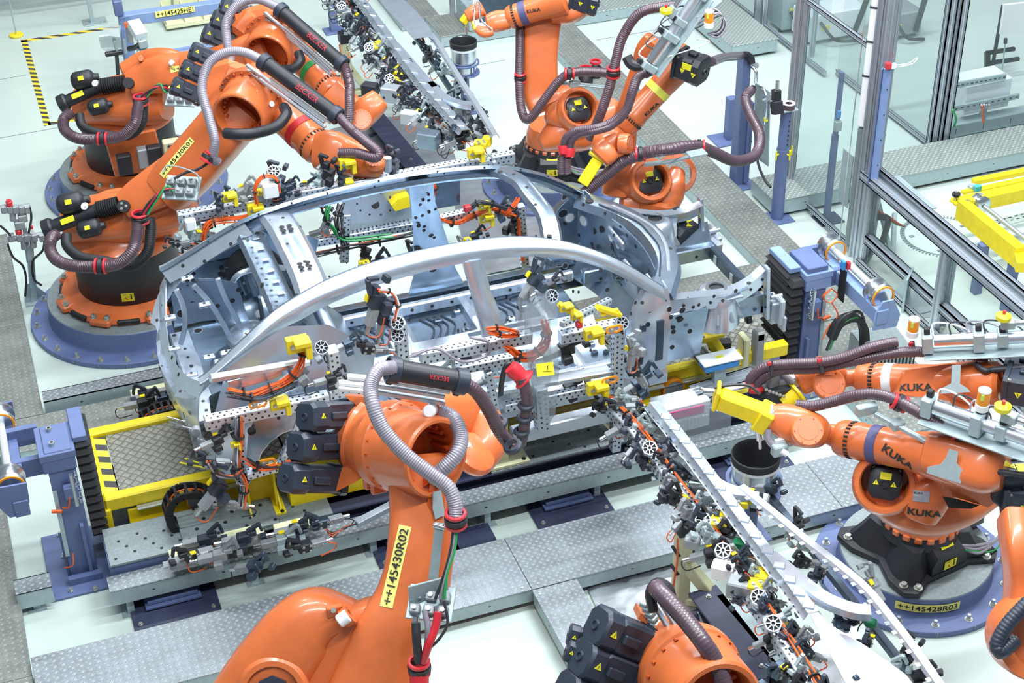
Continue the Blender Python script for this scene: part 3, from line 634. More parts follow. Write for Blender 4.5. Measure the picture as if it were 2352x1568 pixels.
# yellow posts and housings on the near side
def ypost(x, y, z0, H, label):
    t = thing('support_post', (x, y, z0), label, 'post')
    mb = MB('yellow'); mb.box((x, y-.02, z0+.012), (.3, .26, .024), .003); obj('foot_plate', mb, t)
    mb = MB('yellow'); mb.box((x, y+.06, z0+H/2), (.2, .02, H)); mb.box((x-.1, y, z0+H/2), (.016, .14, H)); mb.box((x+.1, y, z0+H/2), (.016, .14, H)); obj('channel', mb, t)
    mb = MB('yellow')
    for sx_ in (-.11, .11): mb.add([(x+sx_, y+.06, z0+.02), (x+sx_, y-.14, z0+.02), (x+sx_, y+.0, z0+.16), (x+sx_+.012, y+.06, z0+.02), (x+sx_+.012, y-.14, z0+.02), (x+sx_+.012, y+.0, z0+.16)], [(0, 1, 2), (5, 4, 3), (0, 3, 4, 1), (1, 4, 5, 2)])
    obj('gusset', mb, t); mb = MB('rubber')
    for dx in (-.12, .12):
        for dy in (-.12, .08): mb.bolt((x+dx, y-.02+dy, z0+.024), UP, .01, .014)
    obj('bolt', mb, t); return t
ypost(1.28, 9.3, .355, .36, 'yellow welded support post standing left of the front robot')
t = thing('yellow_housing', (1.9, 9.35, .33), 'long yellow sheet cover beside the yellow post behind the front robot', 'cover')
mb = MB('yellow'); mb.T = fr(V((1.48, 9.3, .355)), EY, EX); mb.prism([(-.08, 0), (.12, 0), (.12, .2), (-.02, .2), (-.08, .12)], 0, .95, .006); obj('cover_sheet', mb, t)
t = thing('machined_block', (.5, 9.2, .36), 'grey machined block with bolts beside the cable chain', 'machine')
mb = MB('greyplate'); mb.box((1.0, 9.22, .37), (.7, .36, .03), .004); obj('base', mb, t); mb = MB('rubber')
for i in range(10): mb.bolt((.7+.07*i, 9.08+.1*(i % 3), .385), UP, .01, .01)
obj('bolt', mb, t)
# cable chains
def chain(pts, w_, label, n=14):
    t = thing('cable_chain', pts[0], label, 'cable chain'); p = smooth(pts, 8); L = [0]
    for i in range(1, len(p)): L.append(L[-1]+(p[i]-p[i-1]).length)
    for k in range(n):
        s_ = L[-1]*(k+.5)/n; j = max(i for i in range(len(L)) if L[i] <= s_); j = min(j, len(p)-2); a = p[j].lerp(p[j+1], (s_-L[j])/(L[j+1]-L[j])); d = (p[j+1]-p[j]).normalized()
        mb = MB('rubber'); h = L[-1]/n
        for sg in (-1, 1): mb.bar(a-d*h*.55+EY*sg*w_/2, a+d*h*.55+EY*sg*w_/2, .012, .06, .004, up=d.cross(EY))
        nn = d.cross(EY); mb.bar(a-EY*w_/2+nn*.026, a+EY*w_/2+nn*.026, .02, .008, up=nn); mb.bar(a-EY*w_/2-nn*.026, a+EY*w_/2-nn*.026, .02, .008, up=nn); obj('link', mb, t)
    mb = MB('cable_orange'); mb.tube([q+EY*.02 for q in pts], .006); obj('cable', mb, t); mb = MB('cable_black'); mb.tube([q-EY*.03 for q in pts], .01); obj('cable', mb, t)
    return t
q = Y(440, 1205, 9.15)
chain([Y(492, 1140, 9.3), Y(450, 1126, 9.3), Y(405, 1135, 9.3), Y(385, 1170, 9.3), Y(400, 1205, 9.3), Y(440, 1215, 9.3), Y(490, 1200, 9.3)], .13, 'curved black cable chain standing in front of the yellow carrier')
chain([Y(470, 965, 10.6), Y(410, 935, 10.6), Y(345, 950, 10.6), Y(328, 978, 10.6), Y(335, 1000, 10.6)], .13, 'curved black cable chain behind the yellow carrier at its left end')
# ---------------- car body in white ----------------
def itp(x, xs, ys):
    if x <= xs[0]: return ys[0]
    for i in range(1, len(xs)):
        if x <= xs[i]: return ys[i-1]+(ys[i]-ys[i-1])*(x-xs[i-1])/(xs[i]-xs[i-1])
    return ys[-1]
def hw(z): return itp(z, [.7, .8, 1.3, 1.5, 2.05, 2.15], [.83, .88, .90, .86, .66, .60])
body = thing('car_body', (3.1, 10, .75), 'bare silver car body shell without doors on the yellow carrier', 'car')
def sp(x, z, sg, dy=0.): return V((x, 10-sg*(hw(z)+dy), z))
ROOF = [(.95, 1.64), (1.02, 1.67), (1.21, 1.78), (1.44, 1.92), (1.6, 2.0), (1.85, 2.08), (2.1, 2.13), (2.42, 2.165), (2.9, 2.175), (3.33, 2.14), (3.68, 2.06), (3.97, 1.93), (4.19, 1.79), (4.43, 1.6)]
def holes(mb, pts, r, nrm, m='rubber'):
    mb.m(m)
    for p in pts: mb.cyl(V(p)-V(nrm)*.001, V(p)+V(nrm)*.003, r, n=10)
for sg in (1, -1):
    s_ = 'near' if sg > 0 else 'far'
    # roof rail: outer skin strip from flange to door opening
    top = smooth([sp(x, z, sg, -.02) for x, z in ROOF], 4); wd = [itp(p.x, [.9, 1.2, 1.7, 2.2, 2.9, 3.6, 4.0, 4.43], [.02, .06, .13, .12, .11, .10, .09, .10]) for p in top]
    rows = []
    for k in range(7):
        a = k/6; r = []
        for p, w_ in zip(top, wd): zz = p.z-w_*(.0+a)+.0; r.append(V((p.x, 10-sg*(hw(zz)+.018*math.sin(a*pi)+(.0 if a else -.03)), zz+(.012 if k == 0 else .015*math.sin(a*pi)))))
        rows.append(r)
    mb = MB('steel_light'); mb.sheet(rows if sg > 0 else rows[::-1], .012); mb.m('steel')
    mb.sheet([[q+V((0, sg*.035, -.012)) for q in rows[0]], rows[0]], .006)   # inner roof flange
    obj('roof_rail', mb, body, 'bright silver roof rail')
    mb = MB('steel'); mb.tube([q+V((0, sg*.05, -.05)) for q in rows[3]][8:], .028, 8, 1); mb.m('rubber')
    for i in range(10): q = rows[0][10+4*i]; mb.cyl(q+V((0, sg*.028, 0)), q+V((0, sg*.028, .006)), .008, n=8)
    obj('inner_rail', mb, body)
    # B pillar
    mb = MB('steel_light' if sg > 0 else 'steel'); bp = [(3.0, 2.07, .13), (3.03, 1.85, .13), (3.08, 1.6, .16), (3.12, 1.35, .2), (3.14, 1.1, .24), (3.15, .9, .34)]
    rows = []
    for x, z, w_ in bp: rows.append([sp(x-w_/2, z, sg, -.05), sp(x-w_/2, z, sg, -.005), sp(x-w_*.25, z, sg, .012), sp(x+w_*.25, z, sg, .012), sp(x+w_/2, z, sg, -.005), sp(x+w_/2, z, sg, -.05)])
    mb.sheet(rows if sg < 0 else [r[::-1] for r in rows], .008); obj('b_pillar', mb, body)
    if sg < 0:
        mb = MB('steel'); rows = [[sp(x-w_*.75, z, sg, -.06), sp(x-w_*.3, z, sg, -.075), sp(x+w_*.3, z, sg, -.075), sp(x+w_*.75, z, sg, -.06)] for x, z, w_ in bp]; mb.sheet(rows, .006)
        holes(mb, [sp(3.02, 1.9, sg, -.082), sp(3.08, 1.75, sg, -.082), sp(3.05, 1.55, sg, -.082), sp(3.14, 1.45, sg, -.082), sp(3.1, 1.3, sg, -.082)], .014, (0, -1, .2)); obj('b_pillar_inner', mb, body)
    # hinge pillar and A pillar foot
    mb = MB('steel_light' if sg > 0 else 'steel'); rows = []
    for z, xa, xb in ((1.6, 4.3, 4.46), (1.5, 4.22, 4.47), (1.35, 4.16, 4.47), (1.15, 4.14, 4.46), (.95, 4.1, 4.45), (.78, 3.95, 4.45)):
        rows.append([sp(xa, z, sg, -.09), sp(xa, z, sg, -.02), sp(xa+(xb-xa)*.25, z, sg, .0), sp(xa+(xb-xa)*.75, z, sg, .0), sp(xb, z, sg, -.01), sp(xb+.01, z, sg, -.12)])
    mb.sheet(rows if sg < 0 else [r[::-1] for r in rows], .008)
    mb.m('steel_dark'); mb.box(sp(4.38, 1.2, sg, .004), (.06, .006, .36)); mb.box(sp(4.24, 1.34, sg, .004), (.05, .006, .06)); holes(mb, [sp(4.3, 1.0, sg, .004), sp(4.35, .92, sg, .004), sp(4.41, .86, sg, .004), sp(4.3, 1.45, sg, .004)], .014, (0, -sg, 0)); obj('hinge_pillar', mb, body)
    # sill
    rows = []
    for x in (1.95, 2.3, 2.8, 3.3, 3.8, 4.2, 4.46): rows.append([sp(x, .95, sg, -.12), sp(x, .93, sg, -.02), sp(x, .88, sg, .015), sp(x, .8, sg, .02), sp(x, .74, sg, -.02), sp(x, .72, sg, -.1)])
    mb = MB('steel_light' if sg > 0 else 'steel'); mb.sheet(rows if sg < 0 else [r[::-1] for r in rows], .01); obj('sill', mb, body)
    # quarter panel with wheel arch
    wx, wz, wr = 1.62, .92, .36
    def arch(a, r): return (wx+r*math.cos(a), wz+r*math.sin(a))
    inner = [arch(a, wr) for a in [RAD(x) for x in (-15, 10, 40, 70, 100, 130, 160, 195)]]
    outer = [(2.02, .8), (2.1, 1.15), (2.2, 1.62), (1.9, 1.84), (1.52, 1.9), (1.15, 1.7), (.97, 1.3), (1.0, .85)]
    rows = []
    for k in range(6):
        a = k/5; rows.append([sp(i_[0]*(1-a)+o_[0]*a, i_[1]*(1-a)+o_[1]*a, sg, (.02 if k == 0 else 0)) for i_, o_ in zip(inner, outer)])
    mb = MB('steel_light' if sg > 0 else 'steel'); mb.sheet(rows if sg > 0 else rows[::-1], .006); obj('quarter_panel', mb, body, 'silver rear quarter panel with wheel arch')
    # rear edge flange along C pillar
    mb = MB('steel_light'); r1 = [sp(x, z, sg, -.03) for x, z in ROOF[:5]]; r2 = [p+V((.05, sg*.11, -.07)) for p in r1]; r0 = [p+V((.02, -sg*.01, -.04)) for p in r1]
    mb.sheet([r0, r1, r2] if sg > 0 else [r2, r1, r0], .008); obj('c_pillar_flange', mb, body)
    # wheelhouse dome
    mb = MB('steel'); rows = []
    for i in range(9):
        th = pi*i/8; rows.append([V((wx+.04+(.40*math.cos(ph)*1.0)*1.0*math.sin(pi/2*1)+0, 10-sg*(.86-.34*math.sin(ph)*math.sin(th) if 0 else .84-.30*math.cos(pi/2*(1-j/6))), .95+.44*math.sin(th)*math.cos(pi/2*j/6*.75))) if 0 else V((wx+.42*math.cos(th)*(1-.12*j/6), 10-sg*(.86-.055*j), .92+.44*math.sin(th)*math.sqrt(max(0, 1-(j/6.6)**3)))) for j in range(7) for ph in (0,)])
    mb.sheet(rows if sg < 0 else rows[::-1], .006); holes(mb, [(wx+.05, 10-sg*.7, 1.372), (wx-.1, 10-sg*.66, 1.352), (wx+.15, 10-sg*.62, 1.32)], .016, (0, 0, 1)); mb.m('steel_dark'); mb.tube([V((wx+.02, 10-sg*.86, 1.38)), V((wx+.02, 10-sg*.7, 1.38)), V((wx+.02, 10-sg*.55, 1.3)), V((wx+.02, 10-sg*.5, 1.1))], .02, 6); obj('wheelhouse', mb, body)
    # apron and front end
    ap = smooth([V((4.44, 10-sg*.80, 1.48)), V((4.75, 10-sg*.76, 1.42)), V((5.05, 10-sg*.70, 1.35)), V((5.27, 10-sg*.64, 1.36)), V((5.41, 10-sg*.60, 1.42))], 5)
    mb = MB('steel_light'); r0 = [p+V((0, sg*.09, 0)) for p in ap]; r2 = [p+V((0, 0, -.12)) for p in ap]; r3 = [p+V((0, sg*.02, -.13)) for p in ap]
    mb.sheet([r0, ap, r2, r3] if sg > 0 else [r3, r2, ap, r0], .006); holes(mb, [p+V((0, -sg*.004, -.06)) for p in ap[3::4]], .012, (0, -sg, 0)); obj('apron_rail', mb, body)
    mb = MB('steel'); rows = [[V((x, 10-sg*(.76-.02*k), 1.30-.1*k)) for x in (4.46, 4.65, 4.85)] for k in range(6)]; mb.sheet(rows if sg > 0 else rows[::-1], .006); holes(mb, [(4.56, 10-sg*.76, 1.15), (4.62, 10-sg*.76, 1.25), (4.7, 10-sg*.76, 1.12), (4.56, 10-sg*.75, 1.0)], .02, (0, -sg, 0)); obj('apron_panel', mb, body)
    # shock tower
    mb = MB('steel_light'); c = V((5.0, 10-sg*.58, 1.32))
    mb.lathe(c-UP*.28, UP, [(0, .2), (.1, .185), (.2, .165), (.26, .15), (.29, .12), (.3, .075), (.28, .07), (.2, .06)], 20)
    for k in range(10):
        a = 2*pi*k/10; mb.bar(c+V((.1*cos(a), .1*sin(a), -.02)), c+V((.21*cos(a), .2*sin(a), -.2)), .016, .03)
    mb.box(c+V((0, sg*(-.1), -.02)), (.34, .08, .02), .004)
    mb.m('chrome'); mb.ring(c+UP*.02, UP, .085, .06, .012, 20); mb.m('rubber'); mb.cyl(c+UP*.008, c+UP*.012, .058, n=20); obj('shock_tower', mb, body, 'cast strut tower')
    # longitudinal front rail
    mb = MB('steel'); mb.bar((4.3, 10-sg*.46, 1.0), (5.5, 10-sg*.46, 1.0), .08, .13, .01); mb.m('steel_dark')
    for k in range(6): mb.cyl((4.5+.18*k, 10-sg*.46-sg*.041, 1.0), (4.5+.18*k, 10-sg*.46-sg*.043, 1.0), .018, n=10)
    obj('front_rail', mb, body)
    mb = MB('steel_light'); mb.bar((5.42, 10-sg*.6, 1.45), (5.46, 10-sg*.59, .96), .07, .03, .004, up=EX); mb.m('alu'); mb.box((5.53, 10-sg*.5, .98), (.06, .2, .2), .01); mb.box((5.56, 10-sg*.62, 1.02), (.05, .1, .24), .012)
    for k in range(3): mb.cyl((5.56, 10-sg*.5, .92+.05*k), (5.59, 10-sg*.5, .92+.05*k), .012, n=8)
    mb.m('rubber')
    for k in range(4): mb.cyl((5.43, 10-sg*.612, 1.38-.1*k), (5.43, 10-sg*.618, 1.38-.1*k), .01, n=8)
    obj('front_end_plate', mb, body)
    mb = MB('steel'); r_ = [[V((x, 10-sg*.46, .95)) for x in (4.5, 5.5)], [V((x, 10-sg*.6, 1.2)) for x in (4.5, 5.5)]]; mb.sheet(r_, .005); obj('inner_fender', mb, body)
# cross members
def xbar(name, pts, w_, h_, m='steel', label=None, hl=(), up=UP, n=6):
    """pressed cross member: hat section along pts"""
    p = smooth(pts, n); rows = [[], [], [], [], [], []]
    for i, q in enumerate(p):
        t_ = (p[min(i+1, len(p)-1)]-p[max(i-1, 0)]).normalized(); u = (up-t_*up.dot(t_)).normalized(); s2 = t_.cross(u)
        for k, (a, b) in enumerate(((-.5, -1), (-.36, 0), (-.12, .12), (.12, .12), (.36, 0), (.5, -1))): rows[k].append(q+s2*a*w_+u*b*h_)
    mb = MB(m); mb.sheet(rows[::-1], .006)
    for q, r in hl: holes(mb, [q], r, up)
    return obj(name, mb, body, label)
xbar('windshield_header', [(3.62, 9.36, 2.06), (3.7, 9.7, 2.12), (3.7, 10, 2.13), (3.7, 10.3, 2.12), (3.62, 10.64, 2.06)], .15, .03, 'steel', 'curved windshield header bow', [(V((3.62, 9.44, 2.092)), .02), (V((3.62, 10.5, 2.095)), .02)])
rh = [(V((1.86+dx, yy+dy, 2.078)), .021) for yy in (9.72, 10.28) for dx in (-.028, .028) for dy in (-.028, .028)]
xbar('rear_header', [(1.84, 9.36, 2.04), (1.86, 9.7, 2.055), (1.86, 10.3, 2.055), (1.84, 10.64, 2.04)], .24, .03, 'steel_light', 'rear roof header with clusters of four holes', [])
mb = MB('rubber')
for q, r in rh: mb.cyl(q, q+UP*.004, r, n=14)
for yy in (9.95, 10.0, 10.05): pass
obj('hole_cluster', mb, body, 'four round holes')
mb = MB('steel')
for dx in (-.035, .035): mb.bar((1.86+dx, 9.82, 2.064), (1.86+dx, 10.18, 2.064), .03, .008, .003)
obj('pressed_rib', mb, body)
xbar('parcel_shelf', [(1.62, 9.32, 1.93), (1.64, 9.6, 1.9), (1.64, 10.4, 1.9), (1.62, 10.68, 1.93)], .2, .03, 'steel', 'narrow pressed panel beside the rear header')
xbar('cowl', [(4.42, 9.2, 1.56), (4.66, 9.6, 1.56), (4.72, 10, 1.57), (4.66, 10.4, 1.56), (4.42, 10.8, 1.56)], .2, .06, 'steel', 'curved windshield cowl panel', [(V((4.45, 10.68, 1.572)), .035)], n=8)
# dash panel
mb = MB('steel'); N = 12; rows = []
for z in (1.52, 1.35, 1.15, .98, .86):
    rows.append([V((4.42+.18*math.sin(pi*i/N)+(1.0-z)*-.12*0-(.0 if z > 1 else (1-z)*1.2), 9.15+1.7*i/N, z)) for i in range(N+1)])
mb.sheet(rows, .006); holes(mb, [(4.52, 10.35, 1.3), (4.5, 10.55, 1.36), (4.46, 10.6, 1.15), (4.55, 10.2, 1.1), (4.5, 9.6, 1.2), (4.55, 9.8, 1.35), (4.48, 10.65, 1.3)], .03, (-1, 0, 0)); mb.m('white')
mb.cyl((4.535, 10.42, 1.36), (4.53, 10.42, 1.36), .045, n=16); mb.cyl((4.545, 10.3, 1.36), (4.54, 10.3, 1.36), .05, n=16); obj('dash_panel', mb, body)
mb = MB('steel_dark')
for k in range(5): mb.bar((4.5, 10.1, 1.28-.05*k), (4.52, 10.35, 1.28-.05*k), .01, .012)
obj('pressed_rib', mb, body)
# floor pan
mb = MB('steel'); rows = []
for x in [2.0+.2*i for i in range(12)]:
    r = []
    for j in range(13):
        y = 9.2+1.6*j/12; d = abs(y-10); z = .80+(.16*math.exp(-(d/.13)**4))+(.12 if x < 2.3 else 0)
        r.append(V((x, y, z)))
    rows.append(r)
mb.sheet(rows[::-1], .005); obj('floor_pan', mb, body)
for x, z in ((2.75, .86), (3.35, .86), (3.9, .86)):
    xbar('seat_crossmember', [(x, 9.2, z), (x, 9.85, z)], .12, .07, 'steel_light'); xbar('seat_crossmember', [(x, 10.15, z), (x, 10.8, z)], .12, .07, 'steel_light')
mb = MB('steel_dark')
for (cx, cy) in ((3.05, 9.5), (3.05, 10.45), (3.62, 9.5), (3.62, 10.45), (2.5, 9.5), (2.5, 10.45)):
    for k in range(4): a = [(cx-.12+.06*k, cy-.16, .812), (cx-.05+.06*k, cy, .812), (cx-.12+.06*k, cy+.16, .812)]; mb.tube(a, .008, 6)
    mb.cyl((cx+.16, cy+.12, .806), (cx+.16, cy+.12, .81), .022, n=12)
obj('floor_bead', mb, body)
mb = MB('steel_light'); mb.bar((3.2, 9.62, .87), (3.7, 9.62, .87), .16, .02, .004); mb.bar((2.7, 9.5, .9), (3.2, 9.5, .9), .2, .02, .004); obj('seat_mount_plate', mb, body)
# rear seat back ring and rear floor
mb = MB('steel'); rows = [[V((x, y, z)) for y in (9.3, 9.6, 10, 10.4, 10.7)] for x, z in ((2.3, .95), (2.15, 1.12), (1.95, 1.16), (1.6, 1.16), (1.3, 1.14), (1.05, 1.12))]; mb.sheet(rows, .006); holes(mb, [(1.5, 9.8, 1.16), (1.4, 10.2, 1.16), (1.8, 10.1, 1.17)], .025, UP); obj('rear_floor', mb, body)
mb = MB('steel_dark'); mb.lathe((1.45, 10, .98), UP, [(.17, .3), (.19, .32), (.185, .28), (.05, .26), (.04, 0)], 28, cap=False); obj('spare_wheel_well', mb, body)
xbar('seatback_frame', [(1.98, 9.35, 1.5), (1.98, 9.7, 1.56), (1.98, 10.3, 1.56), (1.98, 10.65, 1.5)], .1, .04, 'steel')
xbar('seatback_brace', [(1.98, 9.4, 1.2), (1.98, 9.55, 1.52)], .12, .03, 'steel', up=V((-1, 0, .3))); xbar('seatback_brace', [(1.98, 10.6, 1.2), (1.98, 10.45, 1.52)], .12, .03, 'steel', up=V((-1, 0, .3)))
# rear panel
mb = MB('steel_light'); rows = []
for z, dx in ((1.6, .06), (1.5, .0), (1.3, -.03), (1.1, -.02), (.9, .05), (.85, .12)):
    rows.append([V((.93+dx-.13*math.sin(pi*i/10), 9.22+1.56*i/10, z-(.22*math.sin(pi*i/10) if z > 1.4 else 0))) for i in range(11)])
mb.sheet(rows[::-1], .008); holes(mb, [(.79, 9.7, 1.15), (.78, 10.2, 1.15), (.83, 9.4, 1.25)], .02, (-1, 0, 0)); obj('rear_panel', mb, body)
for sg in (1, -1):
    # lamp pocket and gutter ring of boot opening
    mb = MB('steel_light'); g = smooth([V((1.75, 10-sg*.62, 1.98)), V((1.4, 10-sg*.68, 1.8)), V((1.1, 10-sg*.72, 1.62)), V((.93, 10-sg*.66, 1.46)), V((.82, 10-sg*.45, 1.36))], 5)
    r0 = [p+V((0, sg*.07, -.02)) for p in g]; r1 = g; r2 = [p+V((-.03, -sg*.06, .0)) for p in g]; mb.sheet([r0, r1, r2] if sg < 0 else [r2, r1, r0], .005); holes(mb, [p+UP*.004 for p in g[3::4]], .012, UP); obj('boot_gutter', mb, body)
    mb = MB('steel'); rows = [[V((1.0, 10-sg*.8, 1.5)), V((1.3, 10-sg*.82, 1.6)), V((1.6, 10-sg*.8, 1.6))], [V((1.0, 10-sg*.76, 1.3)), V((1.3, 10-sg*.78, 1.38)), V((1.6, 10-sg*.74, 1.42))], [V((.98, 10-sg*.72, 1.14)), V((1.2, 10-sg*.7, 1.16)), V((1.4, 10-sg*.66, 1.16))]]
    mb.sheet(rows if sg > 0 else rows[::-1], .005); holes(mb, [(1.2, 10-sg*.77, 1.4), (1.4, 10-sg*.78, 1.5), (1.15, 10-sg*.76, 1.3)], .02, (0, sg, 0)); obj('boot_side_panel', mb, body)
    mb = MB('steel'); mb.tube([V((1.75, 10-sg*.66, 1.86)), V((1.6, 10-sg*.62, 1.6)), V((1.62, 10-sg*.56, 1.38))], .03, 6); mb.bar((1.52, 10-sg*.7, 1.7), (1.58, 10-sg*.62, 1.38), .1, .02, .004); obj('boot_brace', mb, body)
mb = MB('steel_light'); mb.bar((1.0, 9.4, 1.15), (1.0, 10.6, 1.15), .16, .05, .01); mb.bar((.95, 9.55, 1.06), (1.6, 9.55, 1.08), .08, .05, .01); mb.bar((.95, 10.45, 1.06), (1.6, 10.45, 1.08), .08, .05, .01)
holes(mb, [(1.0, 9.5+.12*k, 1.175) for k in range(8)], .012, UP); obj('rear_crossmember', mb, body)
# front cross members
mb = MB('steel_dark'); mb.bar((5.48, 9.5, 1.0), (5.48, 10.5, 1.0), .07, .12, .01); mb.m('alu'); mb.box((5.44, 10, 1.0), (.01, .05, .07)); mb.box((5.44, 9.7, 1.0), (.01, .05, .07)); mb.box((5.44, 10.3, 1.0), (.01, .05, .07)); obj('front_crossmember', mb, body)
mb = MB('steel'); mb.bar((4.75, 9.54, .98), (4.75, 10.46, .98), .12, .1, .01); obj('engine_crossmember', mb, body)
# spot-weld studs
mb = MB('rubber'); rr = random.Random(5)
for i in range(70):
    x = 2.1+2.2*rr.random(); y = 9.25+1.5*rr.random()
    if abs(y-10) < .2: continue
    mb.cyl((x, y, .80), (x, y, .822), .009, n=6)
obj('stud', mb, body)
# ---------------- pressed details inside the body ----------------
def cp(m, name, fn, label=None, **k):
    mb = MB(m); fn(mb); return obj(name, mb, body, label, **k)
arc = [Y(x, y, 10.62) for x, y in ((524, 645), (532, 615), (555, 594), (590, 586), (625, 592), (648, 612))]
cp('rubber', 'arch_opening', lambda mb: mb.sweep(arc, [(.02, .05), (.10, .05), (.15, .05), (.15, .05), (.1, .05), (.03, .05)], n=10), 'dark crescent of the wheel arch opening')
cp('steel_light', 'arch_flange', lambda mb: mb.sweep([Y(x, y, 10.5) for x, y in ((528, 660), (545, 632), (580, 618), (620, 612), (655, 616))], [(.045, .02)]*5, n=8))
for l in (((445, 655), (478, 690), (505, 730), (528, 775), (535, 800)), ((500, 640), (520, 690), (548, 740), (566, 790)), ((405, 665), (420, 700), (425, 745), (415, 790))):
    cp('steel_light', 'pressed_flange', lambda mb: mb.sweep([Y(x, y, 10.3) for x, y in l], [(.04, .03)]*len(l), n=8, pw=.4))
cp('steel', 'boot_gusset', lambda mb: mb.sheet([[Y(x, y, 10.42) for x, y in r] for r in (((455, 640), (500, 640), (545, 650)), ((480, 680), (520, 690), (560, 700)), ((520, 740), (545, 745), (575, 745)))], .006))
cp('steel_light', 'spring_cup', lambda mb: mb.lathe(V((1.5, 10.3, 1.17)), UP, [(0, .19), (.05, .18), (.09, .13), (.11, .06), (.115, .01)], 24))
for k, (x, y) in enumerate(((390, 730), (400, 800), (440, 860), (480, 820), (520, 810), (560, 800), (600, 770), (470, 700), (430, 640), (505, 830))):
    cp('steel_light', 'mounting_bracket', lambda mb: (mb.box(Y(x, y, 9.85), (.09, .05, .03), .008), mb.m('rubber'), mb.cyl(Y(x, y, 9.85)+V((0, 0, .016)), Y(x, y, 9.85)+V((0, 0, .018)), .01, n=10)))
for s_ in (-1, 1):
    cp('rubber', 'hole', lambda mb: [mb.cyl(V((1.0+.06*k, 10+s_*(.66-.02*k), 1.49+.03*k)), V((1.0+.06*k, 10+s_*(.66-.02*k), 1.493+.03*k)), .012, n=10) for k in range(8)])
# windscreen cowl beads, header bead, parcel shelf beads
cp('steel_dark', 'pressed_rib', lambda mb: mb.tube([(4.50, 9.4, 1.575), (4.66, 9.75, 1.582), (4.68, 10, 1.588), (4.66, 10.25, 1.582), (4.50, 10.6, 1.575)], .006, 6))
cp('steel_light', 'cowl_bead', lambda mb: mb.sweep([(4.6, 9.45, 1.565), (4.72, 9.75, 1.572), (4.76, 10, 1.578), (4.72, 10.25, 1.572), (4.6, 10.55, 1.565)], [(.03, .02)]*5, up=UP, n=8))
for dx in (-.035, .035): cp('steel_light', 'pressed_rib', lambda mb: mb.sweep([(3.66+dx, 9.55, 2.098), (3.705+dx, 9.8, 2.13), (3.71+dx, 10, 2.136), (3.705+dx, 10.2, 2.13), (3.66+dx, 10.45, 2.098)], [(.02, .012)]*5, up=UP, n=6))
for k in range(7): cp('steel_light', 'shelf_bead', lambda mb: mb.box((1.66, 9.5+.165*k, 1.92), (.05, .03, .01), .004)); cp('rubber', 'hole', lambda mb: mb.cyl((1.6, 9.55+.16*k, 1.93), (1.6, 9.55+.16*k, 1.932), .012, n=10))
# fire-wall reinforcement and brackets, floor brackets
for (y, z, w_, h_) in ((9.55, 1.35, .22, .2), (9.95, 1.2, .25, .3), (10.5, 1.05, .3, .2), (9.6, 1.05, .3, .18), (10.28, 1.42, .3, .08)):
    cp('steel_light', 'firewall_pressing', lambda mb: mb.box((4.52+.0, y, z), (.03, w_, h_), .012, Matrix.Rotation(-.12, 3, 'Y')))
rr = random.Random(12)
for k in range(34):
    x = rr.uniform(2.3, 4.2); y = rr.choice((rr.uniform(9.28, 9.8), rr.uniform(10.2, 10.75))); s_ = rr.uniform(.04, .1)
    cp(rr.choice(('steel_light', 'steel', 'steel_dark')), 'floor_bracket', lambda mb: (mb.box((x, y, .82), (s_, s_*.7, .04), .008), mb.m('rubber'), mb.cyl((x, y, .84), (x, y, .843), .012, n=8)))
cp('steel_light', 'tunnel_stiffener', lambda mb: (mb.box((3.2, 10, .975), (1.2, .12, .02), .006), mb.box((2.6, 10, .98), (.12, .3, .02), .006)))
cp('steel_dark', 'tunnel_slot', lambda mb: mb.box((3.4, 10, .986), (.5, .05, .006), .002))
for y in (9.33, 10.67):
    cp('steel_light', 'sill_inner', lambda mb: mb.bar((2.1, y, .9), (4.3, y, .9), .06, .1, .012))
    cp('rubber', 'hole', lambda mb: [mb.cyl((2.2+.17*k, y-.031, .9), (2.2+.17*k, y-.034, .9), .014, n=10) for k in range(12)])
for x, z, r in ((3.0, 1.35, .03), (3.12, 1.15, .035), (3.06, 1.95, .012), (3.0, 1.62, .018)):
    cp('rubber', 'pillar_slot', lambda mb: mb.cyl((x, 10+hw(z)-.085, z), (x, 10+hw(z)-.09, z), r, n=14))
# roof rail weld flange of the far side and bead along both rails
for sg in (1, -1):
    cp('steel_dark', 'ditch_seam', lambda mb: mb.tube([sp(x, z, sg, -.045)+UP*.006 for x, z in ROOF[3:]], .007, 6))
# front end: towers' gussets, radiator frame, bumper brackets
for s_ in (-1, 1):
    cp('steel_light', 'tower_gusset', lambda mb: mb.sheet([[(4.75, 10+s_*.74, 1.38), (4.85, 10+s_*.6, 1.34), (4.9, 10+s_*.5, 1.2)], [(5.0, 10+s_*.72, 1.34), (5.02, 10+s_*.62, 1.3), (5.0, 10+s_*.45, 1.14)], [(5.25, 10+s_*.66, 1.33), (5.2, 10+s_*.58, 1.24), (5.15, 10+s_*.46, 1.08)]], .006))
    cp('steel_light', 'rail_bracket', lambda mb: (mb.box((4.95, 10+s_*.5, 1.08), (.3, .02, .14), .005), mb.box((5.2, 10+s_*.505, .98), (.12, .012, .1), .004), mb.m('white'), mb.box((5.12, 10-.525 if s_ < 0 else 10+.525, .98), (.14, .008, .09), .003)))
    cp('alu', 'crash_bracket', lambda mb: (mb.box((5.56, 10+s_*.5, 1.08), (.05, .08, .05), .012), mb.box((5.58, 10+s_*.64, .92), (.03, .1, .14), .012), mb.cyl((5.5, 10+s_*.56, 1.12), (5.6, 10+s_*.56, 1.12), .018)))
